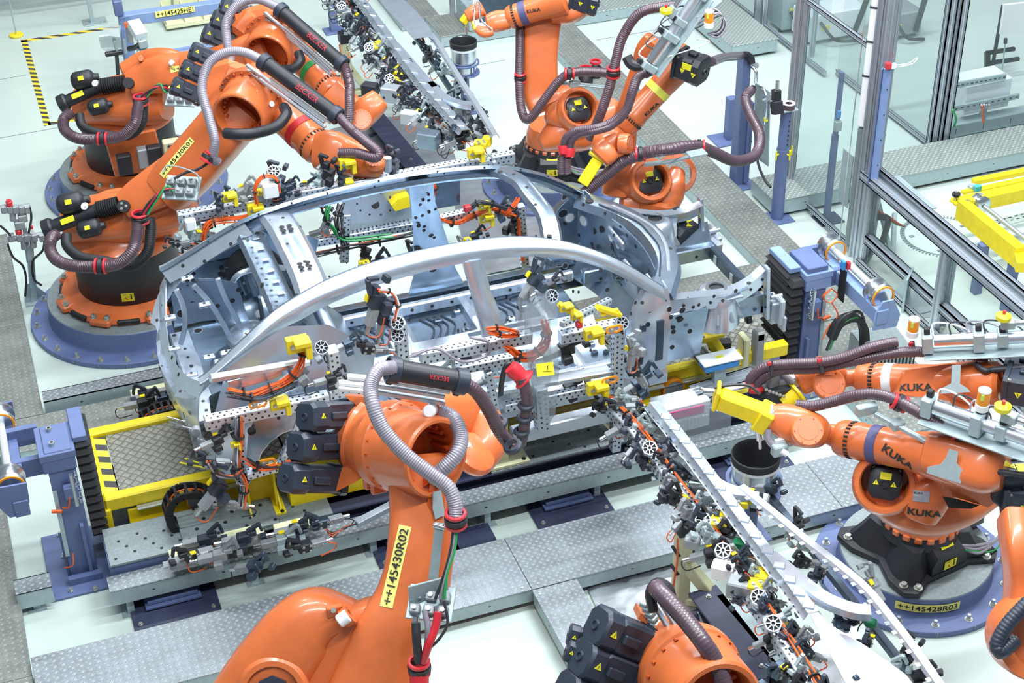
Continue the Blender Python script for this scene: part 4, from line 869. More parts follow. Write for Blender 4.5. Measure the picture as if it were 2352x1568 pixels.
# side rail rods of the lifting tool near the tail
# punched holes and weld nuts found on the pressed panels
def body_holes(l, m='rubber', r=.014, name='panel_hole'):
    bv = BV['body_shell']
    for q in l:
        loc, n, i, d = bv.ray_cast(O, ray(q[0], q[1]).normalized())
        if loc is None or (loc.y < 9.6 and loc.z > 1.6 and loc.x < 4.4): continue
        if n.dot(FW) > 0: n = -n
        rr_ = q[2] if len(q) > 2 else r; mb = MB(m); mb.cyl(loc-n*.002, loc+n*.0025, rr_, n=14)
        if rr_ > .02: mb.m('steel_light'); mb.ring(loc, n, rr_*1.25, rr_, .003, 16)
        obj(name, mb, body)
BV['body_shell'] = bvh_of(body)
body_holes([(1293, 490, .04), (1298, 512, .02), (1318, 560), (1360, 560, .018), (1365, 600, .018), (1395, 585, .02), (1285, 610, .022), (1298, 610, .022), (1410, 540), (1330, 540), (1345, 575, .02), (1380, 620, .018), (1320, 600), (1335, 660, .02), (1355, 672, .02), (1380, 640), (1395, 665, .02), (1345, 690, .02), (1310, 690), (1420, 640, .022), (1250, 640), (1235, 660), (1215, 668),
 (1537, 710, .022), (1541, 728, .018), (1560, 735, .02), (1546, 752, .02), (1567, 712, .026), (1592, 705), (1640, 680), (1690, 668, .018), (1720, 650, .018), (1605, 700), (1660, 690), (1460, 695), (1475, 695), (1488, 745, .02), (1491, 830), (1488, 850, .02), (1450, 720), (1455, 850), (1470, 870), (965, 470), (985, 460), (970, 495), (990, 540, .022), (955, 500), (975, 520), (1000, 480),
 (1297, 452, .03), (1340, 470), (1390, 490), (1425, 520), (1460, 565, .016), (1490, 620), (1350, 455), (1440, 540), (515, 632, .02), (509, 615, .018), (548, 665, .02), (602, 655, .02), (534, 690, .02), (500, 702, .018), (445, 628), (443, 643), (430, 645), (420, 610), (470, 600), (530, 560), (560, 548), (590, 535), (415, 720, .03), (400, 770, .016), (395, 820, .016), (410, 860, .016), (455, 760, .03), (440, 840), (480, 850), (390, 700, .02),
 (650, 500, .012), (660, 560, .012), (700, 600, .014), (720, 640, .012), (690, 520, .012), (1180, 400), (1230, 470), (1265, 530, .018), (1210, 430), (1550, 480, .016), (1575, 470), (1600, 500, .018), (1540, 570, .016), (1600, 590, .014), (1630, 580, .014), (1110, 620, .01), (1120, 650, .01), (1135, 690, .01)])
body_holes([(1308, 500, .04), (1340, 507, .045), (595, 720, .03), (560, 650, .012), (1600, 650, .012)], 'white', .03, 'bright_disc')
body_holes([(x, y, .007) for x, y in ((620, 505), (700, 470), (780, 448), (860, 428), (940, 412), (1020, 398), (820, 650), (900, 628), (980, 602), (1060, 585), (1140, 575), (1220, 572), (1300, 590), (1380, 615), (1440, 645), (500, 840), (540, 805), (600, 752), (380, 640), (372, 700), (366, 760), (372, 840), (390, 900), (1530, 690), (1580, 683), (1650, 660), (1700, 640))], 'steel_dark', .007, 'weld_spot')
# ---------------- robots ----------------
def PT(l, dd=0.):
    return [D(a[0], a[1], a[2]+dd) for a in l]
def wpx(px, d): return px*d/F_PX
def swp(name, par, l, m='orange', hfac=.9, label=None, pw=.62, n=24, up=None, k=5):
    """sweep through image points: (px, py, depth, width_px[, thickness_m])"""
    sec = [(wpx(a[3], a[2]), a[4] if len(a) > 4 else wpx(a[3], a[2])*hfac) for a in l]
    mb = MB(m); mb.sweep(PT(l), sec, up=up, n=n, k=k, pw=pw); return obj(name, mb, par, label)
def hose(par, l, r, m='hose', label=None, name='hose', corr=.05, n=10, cp=.016):
    mb = MB(m); mb.tube(PT(l), r, n, 8, corr, cp); return obj(name, mb, par, label, ang=80 if corr < .04 else 60)
def clampring(par, p, ax, r, m='red', w=.035):
    mb = MB('black'); mb.ring(V(p)-V(ax).normalized()*w*.5, ax, r*1.28, r*.9, w, 20, .004); mb.m(m)
    mb.ring(V(p)-V(ax).normalized()*w*1.3, ax, r*1.22, r*.9, w*.6, 20, .004); mb.ring(V(p)+V(ax).normalized()*w*.75, ax, r*1.22, r*.9, w*.6, 20, .004)
    return obj('hose_clamp', mb, par, 'red and black hose clamp' if m == 'red' else None)
def tri(p, x, nrm, s=.03, par=None):
    """yellow warning triangle plate"""
    x = V(x); nrm = V(nrm).normalized(); x = (x-nrm*x.dot(nrm)).normalized(); y = nrm.cross(x); p = V(p)
    mb = MB('stickeryellow'); a = [p+x*s*cos(RAD(90+120*i))+y*s*sin(RAD(90+120*i)) for i in range(3)]; mb.rings([a, [q+nrm*.002 for q in a]]); mb.m('lettering'); mb.bar(p+nrm*.0025-y*s*.3, p+nrm*.0025+y*s*.45, s*.12, .0015, up=nrm); return obj('warning_triangle', mb, par, 'yellow warning triangle', flat=True)
def motor(par, a, b, r, up, tri_dir=None, m='motor', sticker=False):
    """servo motor: eight sided housing a (free end) to b (flange)"""
    a, b = V(a), V(b); x, sd, u = orth(b-a, V(up)); L = (b-a).length; h = MB(m)
    def oc(p, k, e=.62): return [p+(sd*cx+u*cy)*r*k for cx, cy in ((1, e), (e, 1), (-e, 1), (-1, e), (-1, -e), (-e, -1), (e, -1), (1, -e))]
    h.rings([oc(a, .86), oc(a+x*L*.05, 1), oc(a+x*L*.28, 1)]); h.rings([oc(a+x*L*.28, .9), oc(a+x*L*.34, .9, .8), oc(a+x*L*.9, .9, .8)]); h.rings([oc(a+x*L*.88, 1.02, .8), oc(b, 1.02, .8)])
    h.lathe(a, -x, [(0, r*.28), (r*.1, r*.26), (r*.1, r*.18), (r*.03, r*.17)], 16); h.box(a+x*L*.5+u*r*1.0, (L*.3, r*.5, r*.25), .006, Matrix((x, sd, u)).transposed())
    o = obj('motor', h, par, 'black servo motor housing'); mb = MB('bolt')
    for cx, cy in ((.8, .8), (-.8, .8), (-.8, -.8), (.8, -.8)): mb.bolt(b-x*.0+(sd*cx+u*cy)*r*.98-x*L*.12, -x, r*.08, r*.16)
    obj('screw', mb, o)
    td = tri_dir or -FW; td = V(td); n = (td-x*td.dot(x)).normalized()
    # nearest flat side
    best = max(((sd, .86), (-sd, .86), (u, .86), (-u, .86)), key=lambda q: q[0].dot(n)); nn = best[0]
    tri(a+x*L*.6+nn*r*.92, x, nn, r*.24, o); tri(a+x*L*.17+nn*r*1.01, x, nn, r*.24, o)
    if sticker: plate('type_sticker', a+x*L*.45+nn*r*.92+x.cross(nn)*r*.4, x, x.cross(nn), r*.8, r*.45, 'stickeryellow', o)
    return o
def pedestal(par, c, rp, rd, h, nb=24, a0=0., rb=None, name='pedestal'):
    cx, cy = c; mb = MB('blue'); mb.lathe((cx, cy, 0), UP, [(0, rp-.004), (.004, rp), (.046, rp), (.05, rp-.004)], 72); fp = obj('floor_plate', mb, par, 'round blue floor plate')
    mb = MB('blue'); mb.lathe((cx, cy, .05), UP, [(0, rd+.012), (.02, rd), (h-.055, rd), (h-.05, rd-.004)], 72); mb.m('greyplate'); mb.lathe((cx, cy, h), UP, [(0, rd-.004), (.006, rd-.008)], 72); obj('drum', mb, par, 'blue drum with bare grey top')
    rb = rb or (rp+rd)/2+.01
    for k in range(nb):
        a = RAD(a0)+2*pi*k/nb; mb = MB('bolt'); mb.bolt((cx+rb*cos(a), cy+rb*sin(a), .05), UP, .014, .045); mb.cyl((cx+rb*cos(a), cy+rb*sin(a), .05), (cx+rb*cos(a), cy+rb*sin(a), .054), .03, n=14); mb.m('greyplate'); mb.box((cx+(rp+.001)*cos(a), cy+(rp+.001)*sin(a), .028), (.006, .006, .04)); obj('anchor_bolt', mb, fp)
def safety_sticker(par, p, x, y, w_=.1, h_=.075):
    plate('safety_sticker', p, x, y, w_, h_, 'stickeryellow', par, label='yellow safety sticker with pictogram'); mp = flatmap(p, x, y); mb = MB('lettering')
    mb.add([mp(w_*.28+dx, dy, .006) for dx, dy in ((-.006, -.02), (.006, -.02), (.006, .015), (-.006, .015))], [(0, 1, 2, 3)]); mb.add([mp(w_*.28+.008*cos(t*pi/4), .024+.008*sin(t*pi/4), .006) for t in range(8)], [tuple(range(8))])
    mb.add([mp(-w_*.35+dx, .028+dy, .006) for dx, dy in ((0, 0), (.03, 0), (.03, .004), (0, .004))], [(0, 1, 2, 3)]); mb.m('red')
    for s_ in (-1, 1): mb.add([mp(-w_*.12+s_*.014+dx, -.012+dy, .006) for dx, dy in ((-.002, -.012*s_), (.003, -.012*s_), (.003-s_*.02, .012*s_), (-.002-s_*.02, .012*s_))], [(0, 1, 2, 3)])
    obj('pictogram', mb, par, flat=True)
def bigbase(par, c, turret=True):
    cx, cy = c
    mb = MB('orange'); P = [(0, .56), (.0, .62), (.03, .64), (.07, .62), (.09, .53), (.11, .50)]; mb.lathe((cx, cy, .24), UP, P, 48)
    for k in range(8):
        a = 2*pi*k/8+.2; d = V((cos(a), sin(a), 0)); mb.T = fr(V((cx, cy, .285))+d*.6, d, UP); mb.box((0, 0, 0), (.16, .2, .075), .02)
    mb.T = Matrix(); bf = obj('base_flange', mb, par, 'orange cast base flange')
    for k in range(8):
        for e in (-.06, .06):
            a = 2*pi*k/8+.2+e/.6; mb = MB('bolt'); mb.bolt((cx+.635*cos(a), cy+.635*sin(a), .322), UP, .02, .035); obj('flange_bolt', mb, bf)
    for k in range(8):
        mb = MB('rubber'); a = 2*pi*(k+.5)/8+.2; d = V((cos(a), sin(a), 0)); mb.T = fr(V((cx, cy, .285))+d*.626, d, UP); mb.box((0, 0, 0), (.04, .2, .045), .01); obj('flange_recess', mb, bf)
    mb = MB('black'); mb.lathe((cx, cy, .33), UP, [(0, .46), (.01, .465), (.44, .465), (.46, .45), (.48, .43)], 64); obj('base_column', mb, par, 'black cylindrical base column')
    if turret:
        mb = MB('orange'); mb.lathe((cx, cy, .79), UP, [(0, .44), (.0, .485), (.03, .49), (.07, .48), (.12, .42), (.2, .37), (.3, .33), (.36, .25)], 48); obj('turntable', mb, par, 'orange rotating column')
        a = RAD(-100); q = V((cx+.466*cos(a), cy+.466*sin(a), .44)); safety_sticker(par, q, V((-sin(a), cos(a), 0)), UP, .11, .08)
def balancer(par, e, b, pv, tanks, d):
    """hydropneumatic counterbalance: e cap end, b bellows start, pv pivot, all image points at depth d"""
    E, B, Pv = D(*e, d), D(*b, d), D(*pv, d-.02)
    mb = MB('black'); mb.cyl(E, B, .062, n=24, bev=.004); mb.lathe(E-(B-E).normalized()*.05, B-E, [(0, .07), (.006, .085), (.07, .088), (.09, .075)], 28); mb.lathe(E-(B-E).normalized()*.054, B-E, [(0, .05), (.004, .052)], 24); obj('balance_cylinder', mb, par, 'black counterbalance cylinder')
    mb = MB('rubber'); pr = []; L = (Pv-B).length; n = 10
    for i in range(n): pr += [(L*i/n, .06), (L*(i+.3)/n, .078), (L*(i+.6)/n, .078), (L*(i+.9)/n, .06)]
    mb.lathe(B, Pv-B, pr, 24); obj('bellows', mb, par, 'black ribbed rubber bellows')
    for (p, q, r) in tanks:
        P_, Q_ = D(*p, d-.05), D(*q, d-.05); mb = MB('black'); L = (Q_-P_).length; mb.lathe(P_-(Q_-P_).normalized()*r*.6, Q_-P_, [(0, r*.3), (r*.12, r*.66), (r*.4, r*.94), (r*.6, r), (r*.6+L, r), (r*.9+L, r*.85), (r*1.15+L, r*.45), (r*1.6+L, r*.35)], 28); obj('accumulator', mb, par, 'black nitrogen accumulator bottle')
        x = (Q_-P_).normalized(); nn = (-FW-x*(-FW).dot(x)).normalized(); plate('type_sticker', P_.lerp(Q_, .5)+nn*(r+.002), x, x.cross(nn), r*.6, r*.45, 'stickeryellow', par)
    g = D((tanks[0][1][0]+14), tanks[0][1][1]+12, d-.18); mb = MB('chrome'); mb.cyl(g, g-FW*.03, .034, n=24, bev=.004); mb.m('white'); mb.cyl(g-FW*.03, g-FW*.032, .028, n=24); mb.m('lettering'); mb.bar(g-FW*.0325, g-FW*.0325+RT*.012+DN*.014, .004, .001, up=FW); obj('pressure_gauge', mb, par)
    x = (B-E).normalized(); nn = (-FW-x*(-FW).dot(x)).normalized(); plate('type_sticker', E.lerp(B, .42)+nn*.065, x, x.cross(nn), .12, .05, 'stickeryellow', par)
def elbow(par, F_, B_, ri, ro, rf, cap=True, nb=22, deep=.26):
    """open cast elbow housing; axis from opening F_ backwards to B_"""
    F_, B_ = V(F_), V(B_); L = (B_-F_).length; mb = MB('orange')
    mb.lathe(F_, B_-F_, [(deep, .001), (deep, ri*.93), (.012, ri), (0, ri+.008), (0, ro-.012), (.012, ro), (L*.42, ro+.01), (L*.5, ro+.02), (L*.52, rf), (L*.64, rf), (L*.66, ro+.01), (L, ro-.01)], 48, cap=True); eh = obj('elbow_housing', mb, par, 'orange open elbow housing')
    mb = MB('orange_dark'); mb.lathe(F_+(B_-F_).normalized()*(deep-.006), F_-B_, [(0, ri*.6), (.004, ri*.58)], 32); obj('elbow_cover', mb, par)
    x, sd, u = orth(B_-F_, UP)
    for k in range(nb):
        a = 2*pi*k/nb; p = F_+x*(L*.51)+(sd*cos(a)+u*sin(a))*(rf-.018); q = F_+x*.1+(sd*cos(a+.1)+u*sin(a+.1))*(ri-.03)
        mb = MB('orange_dark'); mb.cyl(p-x*.022, p+x*.004, .011, n=10); mb.cyl(q, q+x*.16, .012, n=8); mb.m('rubber'); mb.cyl(p-x*.0225, p-x*.0215, .006, n=6); obj('housing_screw', mb, eh)
def forearm(par, a, b, r0, r1, band=None, bm='bandred', bt=.68, flange=True, m='orange'):
    a, b = V(a), V(b); L = (b-a).length; x = (b-a).normalized(); mb = MB(m)
    mb.lathe(a, b-a, [(0, r0*.8), (L*.03, r0), (L*.18, r0), (L*.45, r1*1.04), (L*.8, r1), (L*.81, r1+.004), (L*.86, r1+.004), (L*.865, r1*.98), (L*.9, r1*.98), (L*.905, r1+.003), (L*.96, r1+.003), (L, r1*.9)], 40); fa = obj('forearm', mb, par, 'orange forearm tube')
    if flange:
        sd, u = orth(b-a, UP)[1:]
        mb = MB('rubber')
        for k in range(26):
            an = 2*pi*k/26; p = a+x*L*.885+(sd*cos(an)+u*sin(an))*(r1*.985); mb.cyl(p-x*.012, p+x*.012, .008, n=6)
        obj('flange_screw', mb, fa)
    if band: mb = MB(bm); mb.ring(a+x*(L*bt-.032), x, r1*1.03+.003, r1, .064, 40); obj('marking_band', mb, fa, band)
def disc(par, p, ax, r, h, m='orange', name='joint_cover', nb=16, label=None):
    mb = MB(m); mb.lathe(V(p), ax, [(0, r), (h*.7, r), (h*.85, r*.97), (h, r*.9), (h, r*.62), (h*1.04, r*.6)], 32); o = obj(name, mb, par, label); x, sd, u = orth(V(ax), UP); mb = MB('orange_dark')
    for k in range(nb): a = 2*pi*k/nb; mb.cyl(V(p)+x*h*.98+(sd*cos(a)+u*sin(a))*r*.8, V(p)+x*h*1.1+(sd*cos(a)+u*sin(a))*r*.8, r*.05, n=8)
    obj('cover_screw', mb, o); return o
def becker(par, a, b, r, flip=False, txt=True):
    """energy supply tube with mounting collars, rails beneath"""
    a, b = V(a), V(b); x = (b-a).normalized(); L = (b-a).length; mb = MB('black'); mb.cyl(a, b, r, n=24, bev=.006); o = obj('supply_tube', mb, par, 'black energy supply tube with red lettering')
    for t in (.02, .96): mb = MB('motor'); mb.ring(a+x*L*t-x*.03, x, r*1.2, r*.96, .07, 24, .006); mb.box(a+x*L*t-UP*r*.2, (.04, .04, r*2.6), .008, Matrix(orth(x, UP)).transposed()); obj('collar', mb, par)
    n = (-FW-x*(-FW).dot(x)).normalized(); y = n.cross(x)
    if txt:
        s_ = -1 if flip else 1; k_ = L*.28
        def mp(u, v):
            th = v/r; return a+x*(L*(.62)+u*s_)+(n*cos(th)+y*sin(th)*s_)*(r+.002)
        lettering('BECKER', mp, k_, par, 'redletter', bold=.012)
    rb = a+x*L*.45-n*r*1.5+(y if y.z < 0 else -y)*r*1.6
    mb = MB('alu')
    for off in (0, .045): mb.bar(rb-x*L*.62+(-UP)*off-n*.0, rb+x*L*.42+(-UP)*off, .03, .025, .003); 
    mb.m('white'); mb.bar(rb-x*L*.3+UP*.035, rb+x*L*.5+UP*.035, .024, .02, .003); obj('guide_rails', mb, par, 'pale aluminium guide rails')
def valve_block(par, p, s=1., nm='valve_block'):
    p = V(p); mb = MB('zinc'); R = Matrix.Rotation(-.5, 3, 'Z') @ Matrix.Rotation(.5, 3, 'X'); mb.box(p, (.26*s, .2*s, .02), .003, R); mb.m('grey')
    for i in range(3):
        for j in range(2): mb.box(p+R @ V((-.08*s+.08*s*i, -.05*s+.08*s*j, .03*s)), (.06*s, .055*s, .05*s), .006, R); mb.m('chrome'); mb.cyl(p+R @ V((-.08*s+.08*s*i, -.05*s+.08*s*j, .05*s)), p+R @ V((-.08*s+.08*s*i, -.05*s+.08*s*j, .075*s)), .013*s, n=10); mb.m('grey')
    mb.m('stickeryellow'); mb.cyl(p+R @ V((-.11*s, .06*s, .01)), p+R @ V((-.11*s, .06*s, .05)), .012*s, n=8); obj(nm, mb, par, 'grey pneumatic valve block')
def cables(par, l, r=.008, m='cable_black', name='cable'):
    mb = MB(m); mb.tube(PT(l), r, 7, 6); return obj(name, mb, par)
# ---- R1: large robot, left middle ----
c1 = (.863, 12.91)
R = thing('robot', (*c1, 0), 'large orange handling robot on round blue pedestal at left, red band on its forearm', 'robot')
pedestal(R, c1, .94, .765, .24, a0=1.5, rb=.885); bigbase(R, c1)
swp('turret_casting', R, [(160, 515, 14.15, 90, .3), (215, 505, 14.1, 110, .4), (290, 500, 14.05, 120, .5), (370, 490, 14.0, 100, .5), (430, 470, 13.95, 90, .4)], m='orange')
balancer(R, (113, 524), (224, 483), (275, 470), [((145, 470), (182, 462), .092), ((190, 528), (222, 521), .078)], 13.75)
swp('link_foot', R, [(283, 474, 13.7, 62, .1), (315, 456, 13.7, 84, .14), (365, 428, 13.7, 100, .2), (420, 396, 13.7, 112, .25)], m='orange')
mb = MB('rubber'); q = D(286, 474, 13.62); mb.cyl(q, q-FW*.05, .052, n=28); obj('pivot_recess', mb, R)
mb = MB('bolt')
for k in range(3): mb.bolt(q-FW*.05+RT*.025*cos(2.1*k)+DN*.025*sin(2.1*k), -FW, .008, .01)
obj('bolt', mb, R)
swp('link_arm', R, [(385, 440, 13.75, 112, .34), (430, 392, 13.65, 122, .34), (472, 345, 13.6, 122, .34), (512, 298, 13.55, 122, .36), (552, 250, 13.55, 128, .38)], m='orange', pw=.5)
F1, B1 = D(547, 272, 13.2), D(604, 196, 13.6)
elbow(R, F1, B1, .195, .228, .285)
mb = MB('orange'); mb.bar(D(470, 208, 13.65), D(560, 150+32, 13.6), .36, .34, .05, up=FW); mb.bar(D(505, 175, 13.6), D(590, 205, 13.65), .3, .36, .06, up=FW); obj('elbow_bracket', mb, R, 'orange motor bracket')
for (x, y) in ((468, 128), (447, 168), (425, 208)):
    motor(R, D(x-30, y-14, 13.5), D(x+38, y+16, 13.6), .078, -FW)
forearm(R, D(606, 222, 13.6), D(738, 346, 13.3), .19, .146, 'red marking band', 'bandred', .66)
swp('wrist', R, [(740, 348, 13.3, 90), (765, 350, 13.25, 98), (800, 362, 13.2, 88), (840, 372, 13.1, 74), (872, 380, 13.05, 54)], m='orange'); disc(R, D(862, 378, 12.98), -FW*.3+UP, .085, .05)
hose(R, [(500, 372, 13.2), (489, 360, 13.15), (494, 325, 13.1), (480, 270, 13.1), (464, 205, 13.1), (478, 150, 13.1), (515, 122, 13.1), (560, 120, 13.1), (600, 138, 13.1)], .04, 'greyhose', 'grey ribbed hose loop')
becker(R, D(603, 140, 13.1), D(778, 268, 12.9), .062)
hose(R, [(778, 268, 12.9), (810, 300, 12.85), (840, 325, 12.8), (868, 350, 12.8), (860, 362, 12.8), (820, 352, 12.85), (780, 352, 12.9)], .042, 'hose')
hose(R, [(518, 306, 13.0), (545, 308, 12.95), (590, 305, 12.95), (635, 290, 12.95), (658, 262, 13.0), (652, 246, 13.1)], .045, 'black', 'black bent hose', corr=.0)
hose(R, [(130, 538, 13.5), (118, 548, 13.45), (116, 575, 13.4), (135, 600, 13.3), (180, 612, 13.25), (230, 612, 13.2), (270, 606, 13.2), (302, 580, 13.2), (314, 545, 13.25), (318, 500, 13.3)], .05, 'hose', 'purple ribbed hose loop')
hose(R, [(152, 540, 13.6), (155, 565, 13.55), (185, 590, 13.45), (240, 600, 13.4), (300, 610, 13.4), (338, 580, 13.4), (346, 530, 13.4), (344, 500, 13.4)], .045, 'rubber', 'black ribbed hose', corr=.03)
clampring(R, D(231, 611, 13.2), RT, .055); clampring(R, D(322, 500, 13.3), UP, .06)
valve_block(R, D(418, 432, 13.3), 1.15)
for k in range(4): cables(R, [(324+5*k, 492, 13.25), (345+6*k, 462-3*k, 13.2), (372+4*k, 440-4*k, 13.2), (400, 430+3*k, 13.2)], .011, ('cable_black', 'red', 'cable_black', 'cable_green')[k])
cables(R, [(400, 410, 13.2), (430, 395, 13.2), (450, 390, 13.2), (470, 380, 13.2), (488, 365, 13.2)], .012); cables(R, [(372, 395, 13.2), (390, 380, 13.2), (452, 400, 13.15), (455, 440, 13.2)], .006, 'zinc')
clampring(R, D(478, 362, 13.15), D(487, 350, 13.15)-D(470, 378, 13.15), .045)
p = D(402, 362, 13.42); 0 and plate('label_plate', p, D(437, 325, 13.4)-D(367, 398, 13.4), DN+RT*.6, .45, .05, 'labelyellow', R)
mp = decal(R, 405, 362, 70, -73); decal_plate(R, mp, .42, .055); decal_text(R, mp, '++145430R01', .39, .036)
mb = MB('white'); mb.cyl(D(625, 240, 13.2), D(622, 236, 13.3), .022, n=16, bev=.004); obj('cap', mb, R)
# ---- R2: large robot behind ----
c2 = (1.263, 15.35)
R = thing('robot', (*c2, 0), 'large orange handling robot behind the left one, green band on its forearm', 'robot')
pedestal(R, c2, .94, .765, .24, a0=6, rb=.885); bigbase(R, c2)
swp('turret_casting', R, [(185, 245, 16.1, 80, .3), (240, 240, 16.0, 95, .4), (310, 240, 15.95, 100, .5), (380, 235, 15.9, 80, .4)], m='orange')
balancer(R, (146, 236), (232, 198), (285, 190), [((176, 186), (206, 180), .09), ((212, 248), (240, 242), .078)], 15.7)
swp('link_foot', R, [(296, 192, 15.6, 54, .1), (330, 180, 15.6, 74, .16), (375, 170, 15.6, 88, .3), (430, 168, 15.6, 90, .35)], m='orange')
swp('link_back', R, [(285, 165, 15.8, 40, .2), (335, 148, 15.8, 62, .25), (385, 145, 15.7, 66, .3), (430, 160, 15.7, 60, .3)], m='orange')
mb = MB('rubber'); q = D(297, 192, 15.53); mb.cyl(q, q-FW*.05, .052, n=28); obj('pivot_recess', mb, R)
mb = MB('orange'); mb.cyl(D(323, 136, 15.6), D(323, 134, 15.5), .03, n=16, bev=.005); obj('lifting_eye', mb, R); mb = MB('white'); mb.cyl(D(398, 148, 15.4), D(390, 142, 15.4), .03, n=20, bev=.004); obj('cap', mb, R)
mp = decal(R, 405, 158, 10, -2); decal_plate(R, mp, .12, .055); decal_text(R, mp, '++', .07, .03)
swp('link_arm', R, [(430, 165, 15.5, 90, .3), (500, 160, 15.4, 100, .3), (560, 145, 15.3, 110, .34), (610, 125, 15.3, 118, .38)], m='orange', pw=.5)
F2, B2 = D(612, 132, 15.0), D(648, 70, 15.4)
elbow(R, F2, B2, .2, .235, .30)
mb = MB('orange'); mb.bar(D(545, 80, 15.45), D(640, 60, 15.4), .42, .36, .06, up=FW); mb.bar(D(560, 95, 15.4), D(600, 40, 15.4), .3, .36, .05, up=FW); obj('elbow_bracket', mb, R, 'orange motor bracket')
for (x, y) in ((540, 22), (520, 52), (500, 84)):
    motor(R, D(x-34, y-10, 15.3), D(x+34, y+16, 15.4), .092, -FW)
forearm(R, D(650, 88, 15.4), D(768, 216, 15.0), .2, .138, 'green marking band', 'bandgreen', .62)
swp('wrist', R, [(768, 216, 15.0, 74), (795, 240, 14.95, 66), (820, 262, 14.9, 62)], m='orange'); swp('wrist_hand', R, [(822, 275, 14.85, 62), (850, 248, 14.8, 62), (872, 228, 14.8, 52)], m='orange'); disc(R, D(831, 276, 14.75), -FW, .10, .06, nb=20)
hose(R, [(530, 140, 14.9), (521, 90, 14.9), (520, 50, 14.9), (545, 12, 14.9), (590, -2, 14.9), (640, 18, 14.9)], .042, 'greyhose', 'grey ribbed hose loop'); becker(R, D(642, 22, 14.9), D(790, 150, 14.7), .066)
hose(R, [(790, 150, 14.7), (802, 190, 14.65), (803, 230, 14.6), (802, 278, 14.6)], .046, 'hose'); hose(R, [(650, 160, 14.9), (672, 158, 14.85), (690, 140, 14.85), (686, 122, 14.9)], .045, 'black', 'black bent hose', corr=0)
hose(R, [(163, 258, 15.45), (146, 275, 15.4), (150, 300, 15.35), (180, 318, 15.3), (230, 320, 15.2), (280, 312, 15.2), (308, 285, 15.2), (316, 250, 15.25), (322, 225, 15.3)], .052, 'hose', 'purple ribbed hose loop'); hose(R, [(182, 264, 15.5), (190, 290, 15.45), (225, 305, 15.4), (290, 312, 15.4), (325, 285, 15.4), (330, 240, 15.4)], .045, 'rubber', 'black ribbed hose', corr=.03)
clampring(R, D(236, 319, 15.2), RT, .055); clampring(R, D(323, 230, 15.3), UP, .06); valve_block(R, D(418, 222, 15.0), 1.1)
for k in range(4): cables(R, [(325+4*k, 222, 15.25), (350+5*k, 205-4*k, 15.2), (380, 196+5*k, 15.2), (408, 208+4*k, 15.1)], .011, ('cable_black', 'red', 'cable_black', 'cable_green')[k])
# connection box of R2
t = R; mb = MB('orange'); mb.bar(D(252, 362, 15.7), D(368, 340, 15.75), .05, .42, .01, up=UP); obj('connection_frame', mb, t)
for x, y, m_ in ((286, 376, 'black'), (333, 360, 'grey'), (355, 356, 'black')): mb = MB(m_); mb.box(D(x, y, 15.55), (.14, .1, .2), .01); obj('connection_box', mb, t)
mb = MB('beige'); mb.box(D(395, 345, 15.5), (.16, .1, .22), .01); mb.m('rubber')
for k in range(4): mb.cyl(D(388+6*(k % 2), 336+12*(k//2), 15.42), D(388+6*(k % 2), 336+12*(k//2), 15.40), .013, n=8)
obj('socket_box', mb, t)
# ---- R3: large robot in the foreground centre ----
R = thing('robot', (1.2, 6.6, 0), 'largest orange robot in the foreground centre, arm raised with long yellow number label', 'robot')
mb = MB('orange'); mb.lathe((1.25, 6.55, 0), UP, [(0, .6), (.3, .6), (.32, .47), (.8, .47), (.82, .5), (1.0, .46), (1.2, .4)], 48); obj('base', mb, R)
swp('turret_casting', R, [(560, 1640, 8.95, 200, .4), (640, 1520, 8.95, 190, .45), (720, 1430, 8.95, 165, .45), (790, 1415, 8.95, 90, .4), (835, 1430, 8.95, 60, .3)], m='orange', pw=.7)
mb = MB('rubber'); q = D(628, 1590, 8.75); mb.lathe(q, -FW, [(0, .001), (0, .15)], 32, cap=False); mb.m('orange'); mb.ring(q+FW*.05, -FW, .2, .15, .09, 40, .02); obj('pivot_ring', mb, R); mb = MB('motor'); mb.cyl(q, q-FW*.04, .1, n=8); obj('pivot_motor', mb, R)
mb = MB('white'); mb.cyl(D(778, 1428, 8.68), D(800, 1412, 8.68), .038, n=24, bev=.006); mb.m('bolt'); mb.cyl(D(766, 1401, 8.7), D(766, 1401, 8.68), .014, n=16); obj('cap', mb, R); mb = MB('orange'); mb.box(D(768, 1402, 8.74), (.09, .03, .07), .006); mb.ring(D(806, 1410, 8.72), D(778, 1428, 8.68)-D(800, 1412, 8.68), .055, .03, .05); obj('cap_bracket', mb, R)
swp('inner_casting', R, [(735, 1560, 8.95, 120, .3), (775, 1470, 8.92, 100, .3), (830, 1420, 8.9, 80, .3), (880, 1400, 8.9, 70, .3)], m='orange')
swp('link_arm', R, [(845, 1640, 8.85, 225, .34), (868, 1540, 8.85, 185, .32), (888, 1450, 8.85, 150, .3), (915, 1380, 8.88, 118, .3), (935, 1320, 8.9, 112, .3), (950, 1250, 8.92, 120, .3), (960, 1180, 8.95, 130, .3), (962, 1110, 8.98, 140, .32), (958, 1060, 9.0, 150, .34)], m='orange', pw=.5)
swp('arm_web', R, [(992, 1400, 9.05, 74, .2), (1000, 1330, 9.05, 72, .2), (1005, 1260, 9.05, 80, .2), (1006, 1190, 9.06, 80, .2), (1010, 1120, 9.08, 74, .22), (1008, 1050, 9.1, 70, .24)], m='orange', pw=.4)
a_, b_ = D(1004, 1052, 8.78), D(835, 1002, 9.25); elbow(R, a_, b_, .19, .226, .256, deep=.24, nb=20)
mb = MB('orange'); mb.lathe(D(845, 1003, 9.2), D(762, 975, 9.3)-D(845, 1003, 9.2), [(0, .22), (.04, .225), (.06, .2)], 36); obj('drum', mb, R)
